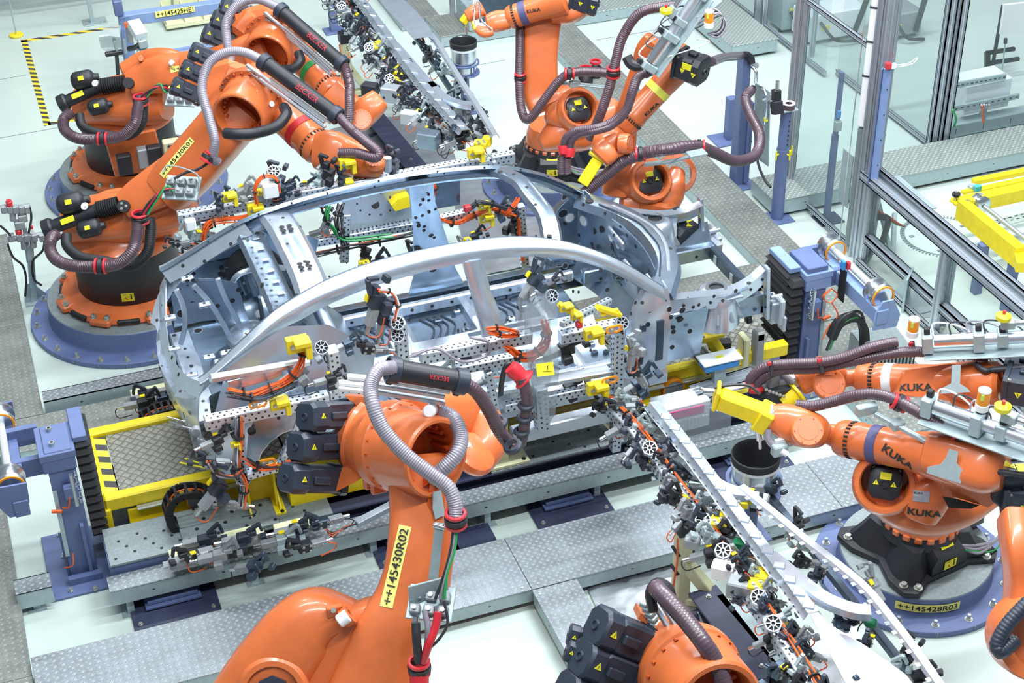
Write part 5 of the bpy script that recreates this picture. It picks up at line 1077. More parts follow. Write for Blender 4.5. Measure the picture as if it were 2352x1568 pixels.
mb = MB('orange'); x_ = (D(760, 985, 9.3)-D(860, 1012, 9.2)).normalized(); mb.T = fr(D(800, 1010, 9.25), RT, x_); mb.T = Matrix()
pl = [D(764, 1132, 9.12), D(792, 1060, 9.12), D(820, 985, 9.12), D(810, 925, 9.14), D(790, 908, 9.16), D(850, 912, 9.1), D(870, 960, 9.02), D(868, 1030, 9.0), D(850, 1085, 9.0), D(815, 1108, 9.05)]
mb.rings([pl, [p+FW*.34 for p in pl]]); obj('motor_bracket', mb, R, 'orange cast motor bracket')
for (x, y, x2, y2) in ((700, 957, 812, 950), (678, 1026, 797, 1022), (656, 1097, 780, 1100)):
    motor(R, D(x, y, 8.93), D(x2, y2, 9.22), .084, -FW)
swp('forearm', R, [(960, 960, 9.5, 110, .3), (1020, 950, 9.7, 112, .32), (1075, 955, 9.9, 110, .3), (1110, 975, 10.0, 95, .28)], m='orange')
swp('wrist', R, [(1085, 960, 9.85, 90), (1112, 985, 9.8, 98), (1118, 1020, 9.75, 92), (1098, 1060, 9.7, 76)], m='orange', pw=.8)
mb = MB('orange'); mb.lathe(D(1080, 1048, 9.62), D(1120, 1010, 9.5)-D(1070, 1060, 9.65), [(0, .14), (.03, .15), (.06, .135), (.075, .1)], 32); obj('joint_cover', mb, R)
mb = MB('white'); mb.cyl(D(1076, 1023, 9.5), D(1076, 1021, 9.47), .015, n=14); mb.cyl(D(985, 945, 8.75), D(995, 938, 8.9), .036, n=22, bev=.008); obj('cap', mb, R)
mb = MB('orange'); mb.ring(D(996, 940, 8.9), D(985, 945, 8.75)-D(995, 938, 8.9), .045, .03, .05); mb.box(D(1000, 948, 8.95), (.08, .08, .1), .02); obj('cap_bracket', mb, R)
mb = MB('orange'); mb.box(D(858, 1105, 9.1), (.12, .05, .09), .02); mb.box(D(870, 1112, 9.05), (.1, .05, .12), .02); obj('lug', mb, R)
hose(R, [(905, 843, 8.55), (870, 850, 8.5), (852, 885, 8.45), (857, 930, 8.4), (880, 985, 8.4), (930, 1042, 8.4), (985, 1085, 8.4), (1030, 1120, 8.4), (1046, 1160, 8.4), (1047, 1190, 8.4)], .039, 'greyhose', 'grey ribbed hose crossing in front of the arm', cp=.013)
hose(R, [(1000, 940, 8.9), (1040, 960, 8.85), (1058, 1000, 8.8), (1050, 1040, 8.75), (1020, 1075, 8.75), (990, 1100, 8.8)], .042, 'greyhose', cp=.013)
clampring(R, D(1047, 1192, 8.4), UP, .048); clampring(R, D(963, 1532, 8.5), UP, .05)
becker(R, D(898, 848, 8.6), D(1062, 876, 8.75), .062, flip=True)
hose(R, [(1060, 876, 8.75), (1095, 900, 8.8), (1125, 945, 8.9), (1145, 985, 9.0), (1168, 1018, 9.1), (1178, 1030, 9.1)], .038, 'hose')
for x, y in ((1142, 966), (1175, 1020)): mb = MB('motor'); mb.ring(D(x, y, 9.0), D(1168, 1018, 9.1)-D(1125, 945, 8.9), .055, .035, .04, 20, .01); obj('hose_ring', mb, R)
mb = MB('white')
for k, (dx, dy) in enumerate(((0, 0), (0, 12), (20, -14))): mb.bar(D(778+dx, 878+dy, 8.9), D(1022+dx-20*(k == 1), 905+dy-4, 8.95), .035, .022, .003)
obj('guide_rails', mb, R, 'white guide rails below the supply tube')
mb = MB('zinc'); mb.bar(D(1010, 1200, 8.45), D(995, 1330, 8.5), .05, .012, .002, up=FW); mb.m('chrome'); mb.cyl(D(995, 1205, 8.45), D(1022, 1212, 8.45), .016); obj('hose_bracket', mb, R)
valve_block(R, D(990, 1385, 8.5), .95)
mb = MB('zinc'); mb.box(D(985, 1370, 8.5), (.22, .012, .22), .003); mb.m('chrome'); mb.cyl(D(953, 1440, 8.45), D(955, 1415, 8.45), .02); mb.cyl(D(1005, 1410, 8.45), D(1006, 1392, 8.45), .018); obj('coupling_plate', mb, R)
hose(R, [(1006, 1405, 8.4), (1000, 1440, 8.4), (985, 1480, 8.4), (972, 1520, 8.45)], .022, 'red', 'red air hose', corr=0); hose(R, [(955, 1430, 8.4), (957, 1470, 8.4), (962, 1520, 8.45)], .024, 'cable_black', corr=0, label='black air hose'); hose(R, [(975, 1400, 8.4), (983, 1450, 8.4), (975, 1515, 8.45)], .016, 'greyhose', corr=0, label='thin grey hose')
hose(R, [(963, 1535, 8.5), (963, 1568, 8.5), (963, 1620, 8.5)], .052, 'red', 'red hose end', corr=0)
for k in range(3): cables(R, [(1042+3*k, 1205, 8.4), (1036+4*k, 1260, 8.4), (1020+3*k, 1320, 8.4), (1000+10*k, 1375, 8.42)], .009, ('cable_black', 'greyhose', 'cable_green')[k])
cables(R, [(1020, 1380, 8.4), (1028, 1430, 8.4), (1010, 1465, 8.4), (985, 1490, 8.4)], .008)
p = D(914, 1300, 8.755); xx = D(931, 1218, 8.79)-D(892, 1383, 8.73); yy = RT
mp = decal(R, 909, 1300, 34, -150); decal_plate(R, mp, .45, .07, label='long yellow number label', N=24); decal_text(R, mp, '++145430R02', .42, .048, bold=.012, k=.011)
mp = decal(R, 1000, 1128, 20, 96); mb = MB('orange_dark'); mb.sheet([[mp(.12*f_*cos(2*pi*i/28), .052*f_*sin(2*pi*i/28), .004+.004*(f_ < 1)) for i in range(29)] for f_ in (.01, .5, .96, 1)], .002); obj('arm_opening_shade', mb, R, 'shaded opening of the hollow arm')  # flat darker patch on the arm skin; the cavity's shade is put into its colour
mb = MB('zinc'); mb.sheet([[mp(.06+.05*u, -.01+.03*v, .012) for u in (-1, 0, 1)] for v in (-1, 0, 1)], .01); obj('inner_cover', mb, R)
# ---- R4: large robot cut by the bottom edge ----
R = thing('robot', (1.7, 4.3, 0), 'orange robot cut off by the bottom edge with grey motors and purple hose', 'robot')
mb = MB('orange'); mb.lathe((2.2, 4.4, 0), UP, [(0, .6), (.3, .6), (.32, .47), (.8, .47), (1.2, .4)], 48); obj('base', mb, R)
swp('link_arm', R, [(1500, 2400, 7.9, 200, .3), (1530, 2000, 7.6, 180, .3), (1570, 1720, 7.5, 200, .32)], m='orange')
a_, b_ = D(1650, 1620, 7.1), D(1540, 1500, 7.6); elbow(R, a_, b_, .17, .212, .245, nb=20)
mb = MB('orange'); pl = [D(1440, 1568, 7.5), D(1480, 1490, 7.5), D(1512, 1462, 7.5), D(1500, 1440, 7.5), D(1465, 1422, 7.52), D(1472, 1408, 7.52), D(1522, 1436, 7.5), D(1520, 1470, 7.5), D(1560, 1480, 7.5), D(1560, 1620, 7.5), D(1440, 1640, 7.5)]; mb.rings([pl, [p+FW*.3 for p in pl]]); obj('motor_bracket', mb, R, 'orange cast motor bracket')
for (x, y) in ((1424, 1448), (1388, 1520), (1350, 1595)): motor(R, D(x-56, y-14, 7.35), D(x+64, y+34, 7.5), .092, -FW)
motor(R, D(1305, 1455, 7.5), D(1385, 1480, 7.5), .05, -FW); motor(R, D(1300, 1490, 7.45), D(1370, 1520, 7.45), .05, -FW)
hose(R, [(1508, 1350, 7.3), (1518, 1362, 7.25), (1545, 1390, 7.2), (1580, 1430, 7.15), (1615, 1475, 7.1), (1640, 1515, 7.1), (1665, 1580, 7.1), (1670, 1640, 7.1)], .042, 'hose', 'shiny purple hose', corr=.02)
mb = MB('rubber'); mb.sweep(PT([(1500, 1400, 7.35), (1494, 1360, 7.35), (1512, 1338, 7.35), (1535, 1350, 7.35), (1542, 1372, 7.35)]), [(.05, .1)]*5, n=8); obj('hose_guide', mb, R)
mb = MB('alu')
for o_ in (0, 16, 34): mb.bar(D(1492+o_, 1372-o_*.3, 7.45), D(1590+o_, 1530-o_*.3, 7.4), .02, .02, .002)
obj('guide_rails', mb, R); mb = MB('zinc')
for k in range(5): mb.box(D(1482+6*k, 1385+12*k, 7.5), (.05, .04, .03), .005, Matrix.Rotation(.6, 3, 'Z'))
obj('valve_strip', mb, R); mb = MB('white'); mb.cyl(D(1612, 1512, 7.3), D(1604, 1522, 7.3), .03, n=20, bev=.006); obj('cap', mb, R)
# ---------------- KUKA type robots (smaller) ----------------
def darkbase(par, c, zt, face=-95, ped=None):
    cx, cy = c
    if ped: pedestal(par, c, ped[0], ped[1], zt-.01, nb=16, a0=4)
    f = RAD(face); ux = V((cos(f), sin(f), 0)); uy = V((-sin(f), cos(f), 0)); mb = MB('black'); T = fr(V((cx, cy, zt)), uy, UP); mb.T = T
    foot = [(-.44, .2), (-.44, .36), (-.36, .42), (-.2, .36), (.2, .36), (.36, .42), (.44, .36), (.44, .2), (.36, 0), (.44, -.2), (.44, -.36), (.36, -.42), (.2, -.34), (-.2, -.34), (-.36, -.42), (-.44, -.36), (-.44, -.2), (-.36, 0)]
    mb.prism(foot, 0, .045, .01)
    mb.rings([[V((q[0]*.86, q[1]*.86, .045)) for q in foot], [V((q[0]*.72, q[1]*.72, .15)) for q in foot], [V((q[0]*.62, q[1]*.62, .24)) for q in foot]]); mb.lathe((0, 0, .2), (0, 0, 1), [(0, .29), (.08, .27), (.1, .26)], 40); obj('robot_base', mb, par, 'dark grey cast robot base')
    mb = MB('black'); mb.T = T; mb.rings([[V((-.16, -.33, .05)), V((.16, -.33, .05)), V((.16, -.33, .12)), V((.12, -.33, .19)), V((-.12, -.33, .19)), V((-.16, -.33, .12))], [V((-.15, -.2, .05)), V((.15, -.2, .05)), V((.15, -.2, .2)), V((.12, -.2, .26)), V((-.12, -.2, .26)), V((-.15, -.2, .2))]]); obj('base_nose', mb, par, 'dark hood at the front of the base')
    mb = MB('motor'); mb.T = T; mb.box((.42, .12, .17), (.34, .4, .3), .02); mb.box((.42, .12, .325), (.3, .36, .01), .003); obj('connector_housing', mb, par)
    mb = MB('bolt'); mb.T = T
    for q in ((-.39, .3), (-.39, -.3), (-.32, -.37), (.32, -.37), (.39, -.3), (.39, .3)): mb.bolt((q[0], q[1], .045), (0, 0, 1), .022, .03)
    obj('bolt', mb, par); p = T @ V((.0, -.335, .1)); safety_sticker(par, p, uy*1, UP, .11, .07); p = T @ V((0, -.27, .235)); plate('type_sticker', p, uy, UP*.7+ux*-.6, .11, .055, 'stickeryellow', par)
    mb = MB('greyhose'); 
    for k in range(3): mb.tube([T @ V((.12, -.22+.02*k, .14)), T @ V((.25, -.3-.02*k, .13-.02*k)), T @ V((.42, -.32, .1)), T @ V((.6, -.26, .06+.02*k))], .013, 7)
    mb.m('cable_green'); mb.tube([T @ V((.12, -.25, .12)), T @ V((.26, -.34, .1)), T @ V((.4, -.36, .06)), T @ V((.55, -.3, .05))], .006, 6); obj('cable', mb, par)
def teethring(par, c, z, r, n=20):
    cx, cy = c; mb = MB('orange'); mb.lathe((cx, cy, z), UP, [(0, r*.9), (0, r), (.07, r), (.12, r*.97), (.2, r*.86)], 44)
    for k in range(n):
        a = 2*pi*k/n; d = V((cos(a), sin(a), 0)); mb.T = fr(V((cx, cy, z-.012))+d*r*.94, d, UP); mb.box((0, 0, 0), (.06, r*.2, .05), .008)
    mb.T = Matrix(); obj('turntable', mb, par, 'orange toothed turntable')
def shoulder(par, p, ax, ro, ri, L, msz=.1, sticker=True):
    p = V(p); ax = V(ax).normalized(); mb = MB('orange'); mb.lathe(p, ax, [(L, .01), (L, ro*.9), (L*.8, ro*1.02), (.03, ro), (0, ro-.02), (0, ri+.01), (.015, ri), (L*.85, ri*.96), (L*.85, .01)], 44, cap=False); obj('shoulder_housing', mb, par, 'orange ring shaped shoulder housing')
    u = orth(ax, UP)[2]; motor(par, p+ax*L*.12, p+ax*L*.85, msz, u, tri_dir=-FW, m='black'); a = p+ax*L*.1; plate('type_sticker', a-ax*.0+u*msz*.5, orth(ax, UP)[1], u, .07, .045, 'stickeryellow', par) if sticker else None
    x, sd, u = orth(ax, UP)
    for s_ in (-1, 1): tri(p+ax*(L*.12-.004)+sd*msz*.55*s_, sd, -ax, .022, par)
def kuka(par, mp, L=.22, name='lettering'):
    return lettering('KUKA', mp, L, par, 'lettering', bold=.035, name=name, height=L*.22, label='black maker lettering')
def beacon(par, p, m='amber', s=1.):
    p = V(p); mb = MB('white'); mb.cyl(p-UP*.03*s, p+UP*.012*s, .036*s, n=20, bev=.004); mb.m(m); mb.cyl(p+UP*.012*s, p+UP*.085*s, .033*s, n=20, bev=.003); mb.m('lampgreen'); mb.box(p+UP*.05*s-FW*.031*s-RT*.008, (.03*s, .012*s, .035*s)); mb.m('white'); mb.cyl(p+UP*.085*s, p+UP*.1*s, .034*s, n=20, bev=.004); obj('beacon', mb, par, 'orange signal beacon')
def dosing(par, a, b, r=.045, extra=True):
    """metering unit of a sealant gun lying along the forearm"""
    a, b = V(a), V(b); x, sd, u = orth(b-a, UP); L = (b-a).length; R_ = Matrix((x, sd, u)).transposed()
    mb = MB('chrome'); mb.cyl(a+x*L*.1, a+x*L*.42, r, n=28); obj('metering_cylinder', mb, par, 'bright metering cylinder'); mb = MB('alu'); mb.cyl(a+x*L*.46, a+x*L*.95, r*.85, n=24); obj('drive_cylinder', mb, par)
    for t_, s_ in ((.05, 1.15), (.44, 1.25), (.62, .9), (.97, 1.1)): mb = MB('zinc'); mb.box(a+x*L*t_, (L*.085, r*2.1*s_, r*2.3*s_), .008, R_); mb.m('rubber'); mb.box(a+x*L*t_+u*r*1.5*s_, (.04, .04, .05), .006, R_); obj('block', mb, par)
    mb = MB('zinc'); mb.bar(a+x*L*.02-u*r*1.7-sd*.0, b-u*r*1.7, r*4.2, .012, .002, up=u); obj('mounting_plate', mb, par)
    mb = MB('grey')
    for k in range(26): mb.box(a+x*L*(.3+.024*k)-u*r*1.5-sd*r*1.7, (L*.012, .02, .02), 0, R_)
    obj('terminal_strip', mb, par)
    for k in range(5):
        p0 = a+x*L*(.1+.13*k)+u*r*.9; mb = MB(('white', 'cable_black', 'greyhose', 'cable_black', 'white')[k]); mb.tube([p0, p0+u*.06-sd*.05, p0+x*L*.12+u*.03-sd*.09, p0+x*L*.25-sd*.06, p0+x*L*.3-u*.02], .006, 6); obj('cable', mb, par)
    if extra:
        p = a+x*L*.66+u*r*2.2+sd*.0; mb = MB('zinc'); mb.box(p, (.09, .07, .06), .006, R_); mb.m('chrome'); mb.cyl(p+x*.05, p+x*.14, .022); mb.m('white'); mb.box(p+x*.22-u*.03, (.1, .05, .03), .004, R_); obj('sensor_head', mb, par)
        p = a+x*L*.62+u*r*3.4+sd*.05; mb = MB('stickeryellow'); mb.lathe(p, UP, [(0, .03), (.012, .05), (.04, .052), (.052, .03)], 10); mb.m('red'); mb.cyl(p+UP*.05, p+UP*.075, .012, n=10); obj('pressure_switch', mb, par, 'yellow pressure switch with red cap', flat=True)
# ---- R5: lower right ----
c5 = (5.647, 7.317)
R = thing('robot', (*c5, 0), 'orange robot on blue round pedestal at lower right, dark blue band on its forearm', 'robot')
darkbase(R, c5, .2, -80, (.72, .55)); teethring(R, c5, .50, .27)
mb = MB('orange'); mb.lathe((*c5, .58), UP, [(0, .26), (.06, .25), (.12, .22), (.2, .2)], 40); obj('carousel', mb, R)
swp('carousel_arm', R, [(2000, 1120, 10.35, 60, .3), (2060, 1160, 10.35, 100, .36), (2130, 1175, 10.4, 110, .4), (2200, 1165, 10.45, 90, .36), (2262, 1140, 10.5, 60, .3)], m='orange', pw=.7)
shoulder(R, D(2032, 1112, 10.1), FW+RT*.25, .205, .15, .26, .10)
swp('link_arm', R, [(2110, 1175, 10.2, 86, .26), (2130, 1140, 10.15, 100, .28), (2170, 1110, 10.1, 84, .26), (2210, 1090, 10.0, 80, .24)], m='orange', pw=.55)
mb = MB('orange'); pl = [D(2150, 1060, 9.9), D(2240, 1080, 9.8), D(2285, 1080, 9.8), D(2290, 1150, 9.85), D(2270, 1165, 9.9), D(2190, 1140, 9.95)]; mb.rings([pl, [p+FW*.3 for p in pl]]); obj('elbow_plate', mb, R)
mb = MB('rubber'); pl = [D(2166, 1140, 9.9), D(2200, 1146, 9.9), D(2250, 1160, 9.9), D(2230, 1168, 9.9), D(2180, 1166, 9.9)]; mb.rings([pl, [p+FW*.02 for p in pl]]); obj('casting_recess', mb, R)
FA, FB = D(2235, 1062, 9.75), D(1926, 1004, 10.3)
forearm(R, FA, FB, .165, .118, 'dark blue marking band', 'bandblue', .70)
swp('forearm_root', R, [(2140, 1040, 9.9, 96, .3), (2200, 1055, 9.8, 116, .34), (2260, 1075, 9.7, 120, .36), (2300, 1085, 9.65, 90, .3)], m='orange', pw=.6)
swp('wrist_neck', R, [(1930, 1004, 10.3, 66), (1908, 998, 10.3, 50), (1885, 992, 10.3, 50)], m='orange'); swp('wrist', R, [(1768, 958, 10.2, 62), (1795, 965, 10.2, 80), (1830, 978, 10.2, 92), (1865, 988, 10.2, 84), (1885, 992, 10.25, 60)], m='orange', pw=.75)
disc(R, D(1853, 992, 10.08), -FW-DN*.3, .105, .05, nb=6)
mb = MB('zinc'); mb.lathe(D(1770, 960, 10.2), D(1640, 915, 10.2)-D(1770, 960, 10.2), [(0, .085), (.02, .09), (.03, .085)], 28); obj('tool_flange', mb, R)
mb = MB('yellow'); mb.bar(D(1770, 965, 10.2), D(1740, 950, 10.2), .17, .16, .01); mb.bar(D(1752, 952, 10.2), D(1650, 914, 10.2), .12, .12, .012); mb.bar(D(1650, 910, 10.2), D(1642, 908, 10.2), .15, .15, .006); obj('tool_bracket', mb, R, 'bright yellow tool bracket')
mb = MB('chrome'); mb.cyl(D(1640, 900, 10.2), D(1615, 898, 10.2), .025); mb.cyl(D(1628, 899, 10.2), D(1608, 892, 10.2), .014); mb.cyl(D(1740, 975, 10.2), D(1745, 1010, 10.25), .022); mb.cyl(D(1745, 1010, 10.25), D(1746, 1030, 10.28), .01); mb.box(D(1690, 895, 10.25), (.16, .06, .05), .008); mb.m('cable_black'); mb.tube(PT([(1640, 890, 10.2), (1680, 884, 10.2), (1720, 886, 10.2), (1745, 905, 10.2)]), .01); obj('nozzle', mb, R, 'chrome sealant nozzle')
mb = MB('greyhose'); mb.tube(PT([(1765, 985, 10.15), (1766, 1010, 10.15), (1778, 1024, 10.15), (1786, 1034, 10.15)]), .022, 10); mb.m('zinc'); mb.box(D(1790, 1032, 10.15), (.1, .06, .08), .008); mb.m('white'); mb.cyl(D(1795, 1035, 10.12), D(1808, 1043, 10.12), .02); mb.box(D(1800, 1010, 10.15), (.12, .02, .03)); obj('camera_arm', mb, R, 'grey bent camera holder')
hose(R, [(1830, 930, 10.2), (1870, 932, 10.15), (1920, 920, 10.1), (1970, 907, 10.0), (2010, 905, 9.95), (2050, 915, 9.9), (2095, 938, 9.8), (2140, 965, 9.75), (2190, 992, 9.7), (2240, 1012, 9.65), (2300, 1040, 9.6)], .036, 'hose', 'purple ribbed hose over the forearm'); clampring(R, D(2066, 925, 9.88), RT+DN*.4, .045); clampring(R, D(2205, 1000, 9.68), RT+DN*.4, .036)
dosing(R, D(2120, 925, 9.75), D(2420, 1030, 9.3), .05); beacon(R, D(2256, 930, 9.5)+UP*.0, 'amber', 1.15)
mb = MB('zinc'); mb.bar(D(2010, 950, 9.95), D(2130, 1015, 9.8), .03, .03, .004); mb.box(D(2060, 975, 9.9), (.08, .07, .06), .008); mb.box(D(1990, 940, 9.95), (.14, .05, .07), .006); obj('hose_bracket', mb, R)
mb = MB('zinc'); pl = [D(2180, 1030, 9.6), D(2200, 1036, 9.6), D(2196, 1062, 9.6), D(2215, 1085, 9.6), D(2205, 1110, 9.62), D(2128, 1086, 9.66), D(2130, 1072, 9.66), D(2160, 1066, 9.64), D(2172, 1052, 9.62)]; mb.rings([pl, [p-FW*.012 for p in pl]]); obj('mounting_bracket', mb, R, 'grey steel saddle bracket')
mp = decal(R, 2062, 1050, 80, 22); decal_text(R, mp, 'KUKA', .225, .052, bold=.035, label='black maker lettering')
mp = decal(R, 2124, 1178, 10, 0); decal_text(R, mp, 'KUKA', .21, .048, bold=.035, label='black maker lettering'); mp = decal(R, 2116, 1140, 10, 0); decal_plate(R, mp, .1, .068, 'alu', 'name_plate', 'silver name plate'); mp = decal(R, 2110, 1132, 10, 0); decal_text(R, mp, 'KUKA', .055, .013, bold=.03)
hose(R, [(2200, 1040, 9.65), (2240, 1070, 9.6), (2260, 1080, 9.6), (2310, 1085, 9.5), (2380, 1095, 9.4)], .018, 'cable_black', 'black cable bundle', corr=0, name='cable'); hose(R, [(2225, 1090, 9.62), (2222, 1115, 9.65)], .016, 'skyblue', corr=0, name='cable_gland')
motor(R, D(2330, 1130, 9.7), D(2310, 1085, 9.85), .12, RT, sticker=True); motor(R, D(2420, 1150, 9.7), D(2300, 1140, 9.75), .09, UP)
def cylmap(a, r, zc):
    return lambda u, v: V((c5[0]+(r+.004)*cos(a+u/r), c5[1]+(r+.004)*sin(a+u/r), zc+v))
mp = cylmap(RAD(-112), .553, .12); mb = MB('labelyellow'); rows = [[mp(-.23+.46*i/16, v) for i in range(17)] for v in (-.034, .034)]; mb.sheet(rows, .001); obj('label_plate', mb, R, 'yellow number label on the blue drum')
mp2 = (lambda u, v: V((c5[0]+.560*cos(RAD(-112)+u/.553), c5[1]+.560*sin(RAD(-112)+u/.553), .12+v))); lettering('++145428R03', mp2, .42, R, bold=.01, height=.045)
# ---- R6: right, forearm with white band ----
c6 = (6.45, 8.6-1.2)
R = thing('robot', (7.0, 6.6, 0), 'orange robot reaching in from the right edge, white band on its forearm', 'robot')
mb = MB('orange'); mb.lathe((7.0, 6.6, 0), UP, [(0, .4), (.3, .38), (.35, .3), (.9, .28)], 32); obj('base', mb, R); swp('link_arm', R, [(2500, 1150, 10.6, 90, .25), (2440, 1030, 10.6, 90, .25), (2400, 930, 10.6, 100, .25)], m='orange')
FA, FB = D(2300, 880, 10.7), D(1972, 870, 11.2); forearm(R, FA, FB, .15, .112, 'white marking band', 'bandwhite', .77)
mb = MB('orange'); pl = [D(2060, 905, 10.85), D(2180, 920, 10.8), D(2200, 945, 10.8), D(2300, 920, 10.7), D(2310, 870, 10.7), D(2305, 838, 10.7), D(2180, 836, 10.8), D(2080, 850, 10.85)]; mb.rings([pl, [p+FW*.2 for p in pl]]); obj('forearm_casting', mb, R)
swp('wrist_neck', R, [(1978, 870, 11.2, 60), (1955, 868, 11.2, 40), (1930, 870, 11.2, 44)], m='orange'); swp('wrist', R, [(1836, 880, 11.15, 62), (1868, 862, 11.15, 78), (1905, 862, 11.15, 82), (1932, 872, 11.15, 56)], m='orange', pw=.8); disc(R, D(1903, 884, 11.02), -FW-DN*.2, .112, .05, nb=6)
mb = MB('yellow'); mb.lathe(D(1833, 898, 11.15), D(1800, 925, 11.15)-D(1833, 898, 11.15), [(0, .09), (.02, .095), (.03, .075), (.14, .06)], 24); obj('tool_bracket', mb, R, 'yellow tool flange')
mb = MB('orange_dark'); mb.lathe(D(1884, 840, 11.1), -FW, [(0, .07), (.03, .065)], 20); obj('wrist_cover', mb, R)
hose(R, [(1722, 885, 11.1), (1728, 865, 11.05), (1760, 842, 11.0), (1820, 835, 10.95), (1880, 832, 10.9), (1940, 820, 10.85), (2010, 795, 10.8), (2060, 785, 10.8)], .036, 'hose', 'upper purple ribbed hose'); hose(R, [(1735, 895, 11.1), (1745, 872, 11.05), (1790, 850, 11.0), (1880, 845, 10.95), (1980, 825, 10.85), (2080, 808, 10.8), (2180, 812, 10.75), (2270, 818, 10.7)], .036, 'hose', 'lower purple ribbed hose')
for x, y in ((1770, 845), (1885, 838), (1975, 815), (2095, 800)): mb = MB('rubber'); mb.bar(D(x, y-18, 10.88), D(x+4, y+20, 10.88), .03, .02, .004, up=FW); mb.m('red'); mb.box(D(x-3, y-10, 10.86), (.03, .02, .03), .004); obj('hose_strap', mb, R)
for x, y in ((1724, 885), (1736, 896)): mb = MB('red'); mb.lathe(D(x, y+8, 11.1), DN*-1, [(0, .04), (.02, .055), (.05, .05)], 20); obj('hose_socket', mb, R)
mb = MB('black'); mb.box(D(1780, 905, 11.15), (.2, .12, .14), .01); mb.m('grey'); mb.box(D(1776, 872, 11.1), (.08, .06, .14), .008); mb.m('bolt')
for k in range(6): mb.bolt(D(1760+8*k, 895+3*k, 11.05), -FW, .008, .01)
mb.m('greyhose'); mb.cyl(D(1784, 850, 11.1), D(1822, 878, 11.1), .025); mb.m('white'); mb.box(D(1825, 870, 11.15), (.1, .08, .1), .01); obj('tool_changer', mb, R, 'black tool coupling')
dosing(R, D(2115, 785, 10.7), D(2420, 770, 10.5), .05); beacon(R, D(2096, 762, 10.75), 'amber', 1.1)
mp = decal(R, 2104, 889, 10, -.2); decal_text(R, mp, 'KUKA', .22, .05, bold=.035, label='black maker lettering')
mb = MB('zinc'); pl = [D(2186, 838, 10.62), D(2206, 838, 10.62), D(2204, 880, 10.62), D(2222, 892, 10.62), D(2228, 900, 10.62), D(2160, 904, 10.62), D(2162, 892, 10.62), D(2184, 880, 10.62)]; mb.rings([pl, [p-FW*.01 for p in pl]]); obj('mounting_bracket', mb, R, 'grey steel saddle bracket')
motor(R, D(2400, 895, 10.5), D(2308, 880, 10.6), .12, UP); motor(R, D(2400, 860, 10.7), D(2308, 850, 10.8), .1, UP)
hose(R, [(2240, 835, 10.65), (2262, 850, 10.6), (2290, 848, 10.6), (2400, 840, 10.5)], .02, 'cable_black', 'black cable bundle', corr=0, name='cable')
# ---- R7: rear centre, link vertical ----
c7 = (5.3, 13.75)
R = thing('robot', (*c7, 0), 'orange robot at top centre with upright arm and motor in its shoulder ring', 'robot')
darkbase(R, c7, .22, -110, (.72, .56)); teethring(R, c7, .5, .26)
swp('carousel_arm', R, [(1245, 330, 15.0, 40, .2), (1290, 305, 15.0, 80, .3), (1340, 300, 15.05, 90, .32), (1385, 270, 15.1, 70, .3), (1400, 240, 15.15, 50, .25)], m='orange', pw=.7)
shoulder(R, D(1333, 247, 14.75), FW-RT*.3+DN*.1, .2, .148, .3, .11)
swp('shoulder_neck', R, [(1262, 240, 14.95, 92, .3), (1290, 245, 14.95, 110, .34), (1320, 250, 15.0, 110, .36)], m='orange')
swp('link_arm', R, [(1256, 245, 14.9, 84, .24), (1244, 215, 14.9, 84, .24), (1241, 160, 14.85, 80, .24), (1243, 90, 14.8, 82, .24), (1250, 20, 14.75, 90, .26), (1254, -40, 14.7, 90, .26)], m='orange', pw=.38)
FA, FB = D(1300, -2, 14.45), D(1168, 42, 14.6); forearm(R, FA, FB, .135, .105, 'dark marking band', 'bandblue', .72); mp = decal(R, 1226, 24, 10, -2.2); decal_text(R, mp, 'KUKA', .13, .032, bold=.035)
swp('forearm_root', R, [(1270, 18, 14.6, 70, .26), (1310, 20, 14.6, 66, .26), (1350, 12, 14.6, 40, .2)], m='orange', pw=.5); motor(R, D(1375, 10, 14.5), D(1310, -8, 14.5), .1, UP)
swp('wrist', R, [(1168, 45, 14.6, 44), (1140, 50, 14.6, 48), (1120, 55, 14.6, 40)], m='orange'); swp('wrist_hand', R, [(1108, 20, 14.6, 34), (1088, 30, 14.6, 34), (1072, 38, 14.6, 26)], m='orange'); swp('wrist_hand', R, [(1094, 66, 14.55, 16), (1112, 74, 14.55, 26), (1132, 72, 14.55, 20)], m='orange')
mb = MB('yellow'); mb.bar(D(1062, 52, 14.6), D(1080, 28, 14.6), .06, .06, .006); mb.bar(D(1082, 40, 14.6), D(1090, 68, 14.6), .02, .03); obj('tool_bracket', mb, R, 'yellow tool bracket'); mb = MB('chrome'); mb.cyl(D(1070, 60, 14.6), D(1072, 78, 14.65), .014); mb.tube(PT([(1088, 55, 14.5), (1092, 8, 14.5), (1100, 6, 14.5), (1105, 45, 14.5), (1130, 68, 14.5)]), .008); obj('nozzle', mb, R)
hose(R, [(1194, 60, 14.7), (1194, 120, 14.7), (1193, 180, 14.7), (1196, 240, 14.7), (1206, 272, 14.68), (1222, 268, 14.65), (1248, 232, 14.6), (1285, 185, 14.55), (1320, 166, 14.5), (1380, 166, 14.5), (1410, 172, 14.5)], .042, 'hose', 'purple ribbed hose slung round the arm'); clampring(R, D(1195, 178, 14.7), UP, .045); clampring(R, D(1308, 169, 14.5), RT, .045)
mb = MB('zinc'); mb.bar(D(1290, 190, 14.6), D(1395, 200, 14.6), .06, .014, .002); mb.box(D(1320, 192, 14.58), (.1, .05, .06), .006); obj('hose_bracket', mb, R)
for x, y, r_ in ((1345, 165, .07), (1368, 150, .06)): mb = MB('black'); mb.cyl(D(x, y, 14.9), D(x, y+30, 14.9), r_, n=18, bev=.02); mb.m('red'); mb.ring(D(x, y-6, 14.85), UP, r_*.9, r_*.6, .02); obj('counterbalance', mb, R)
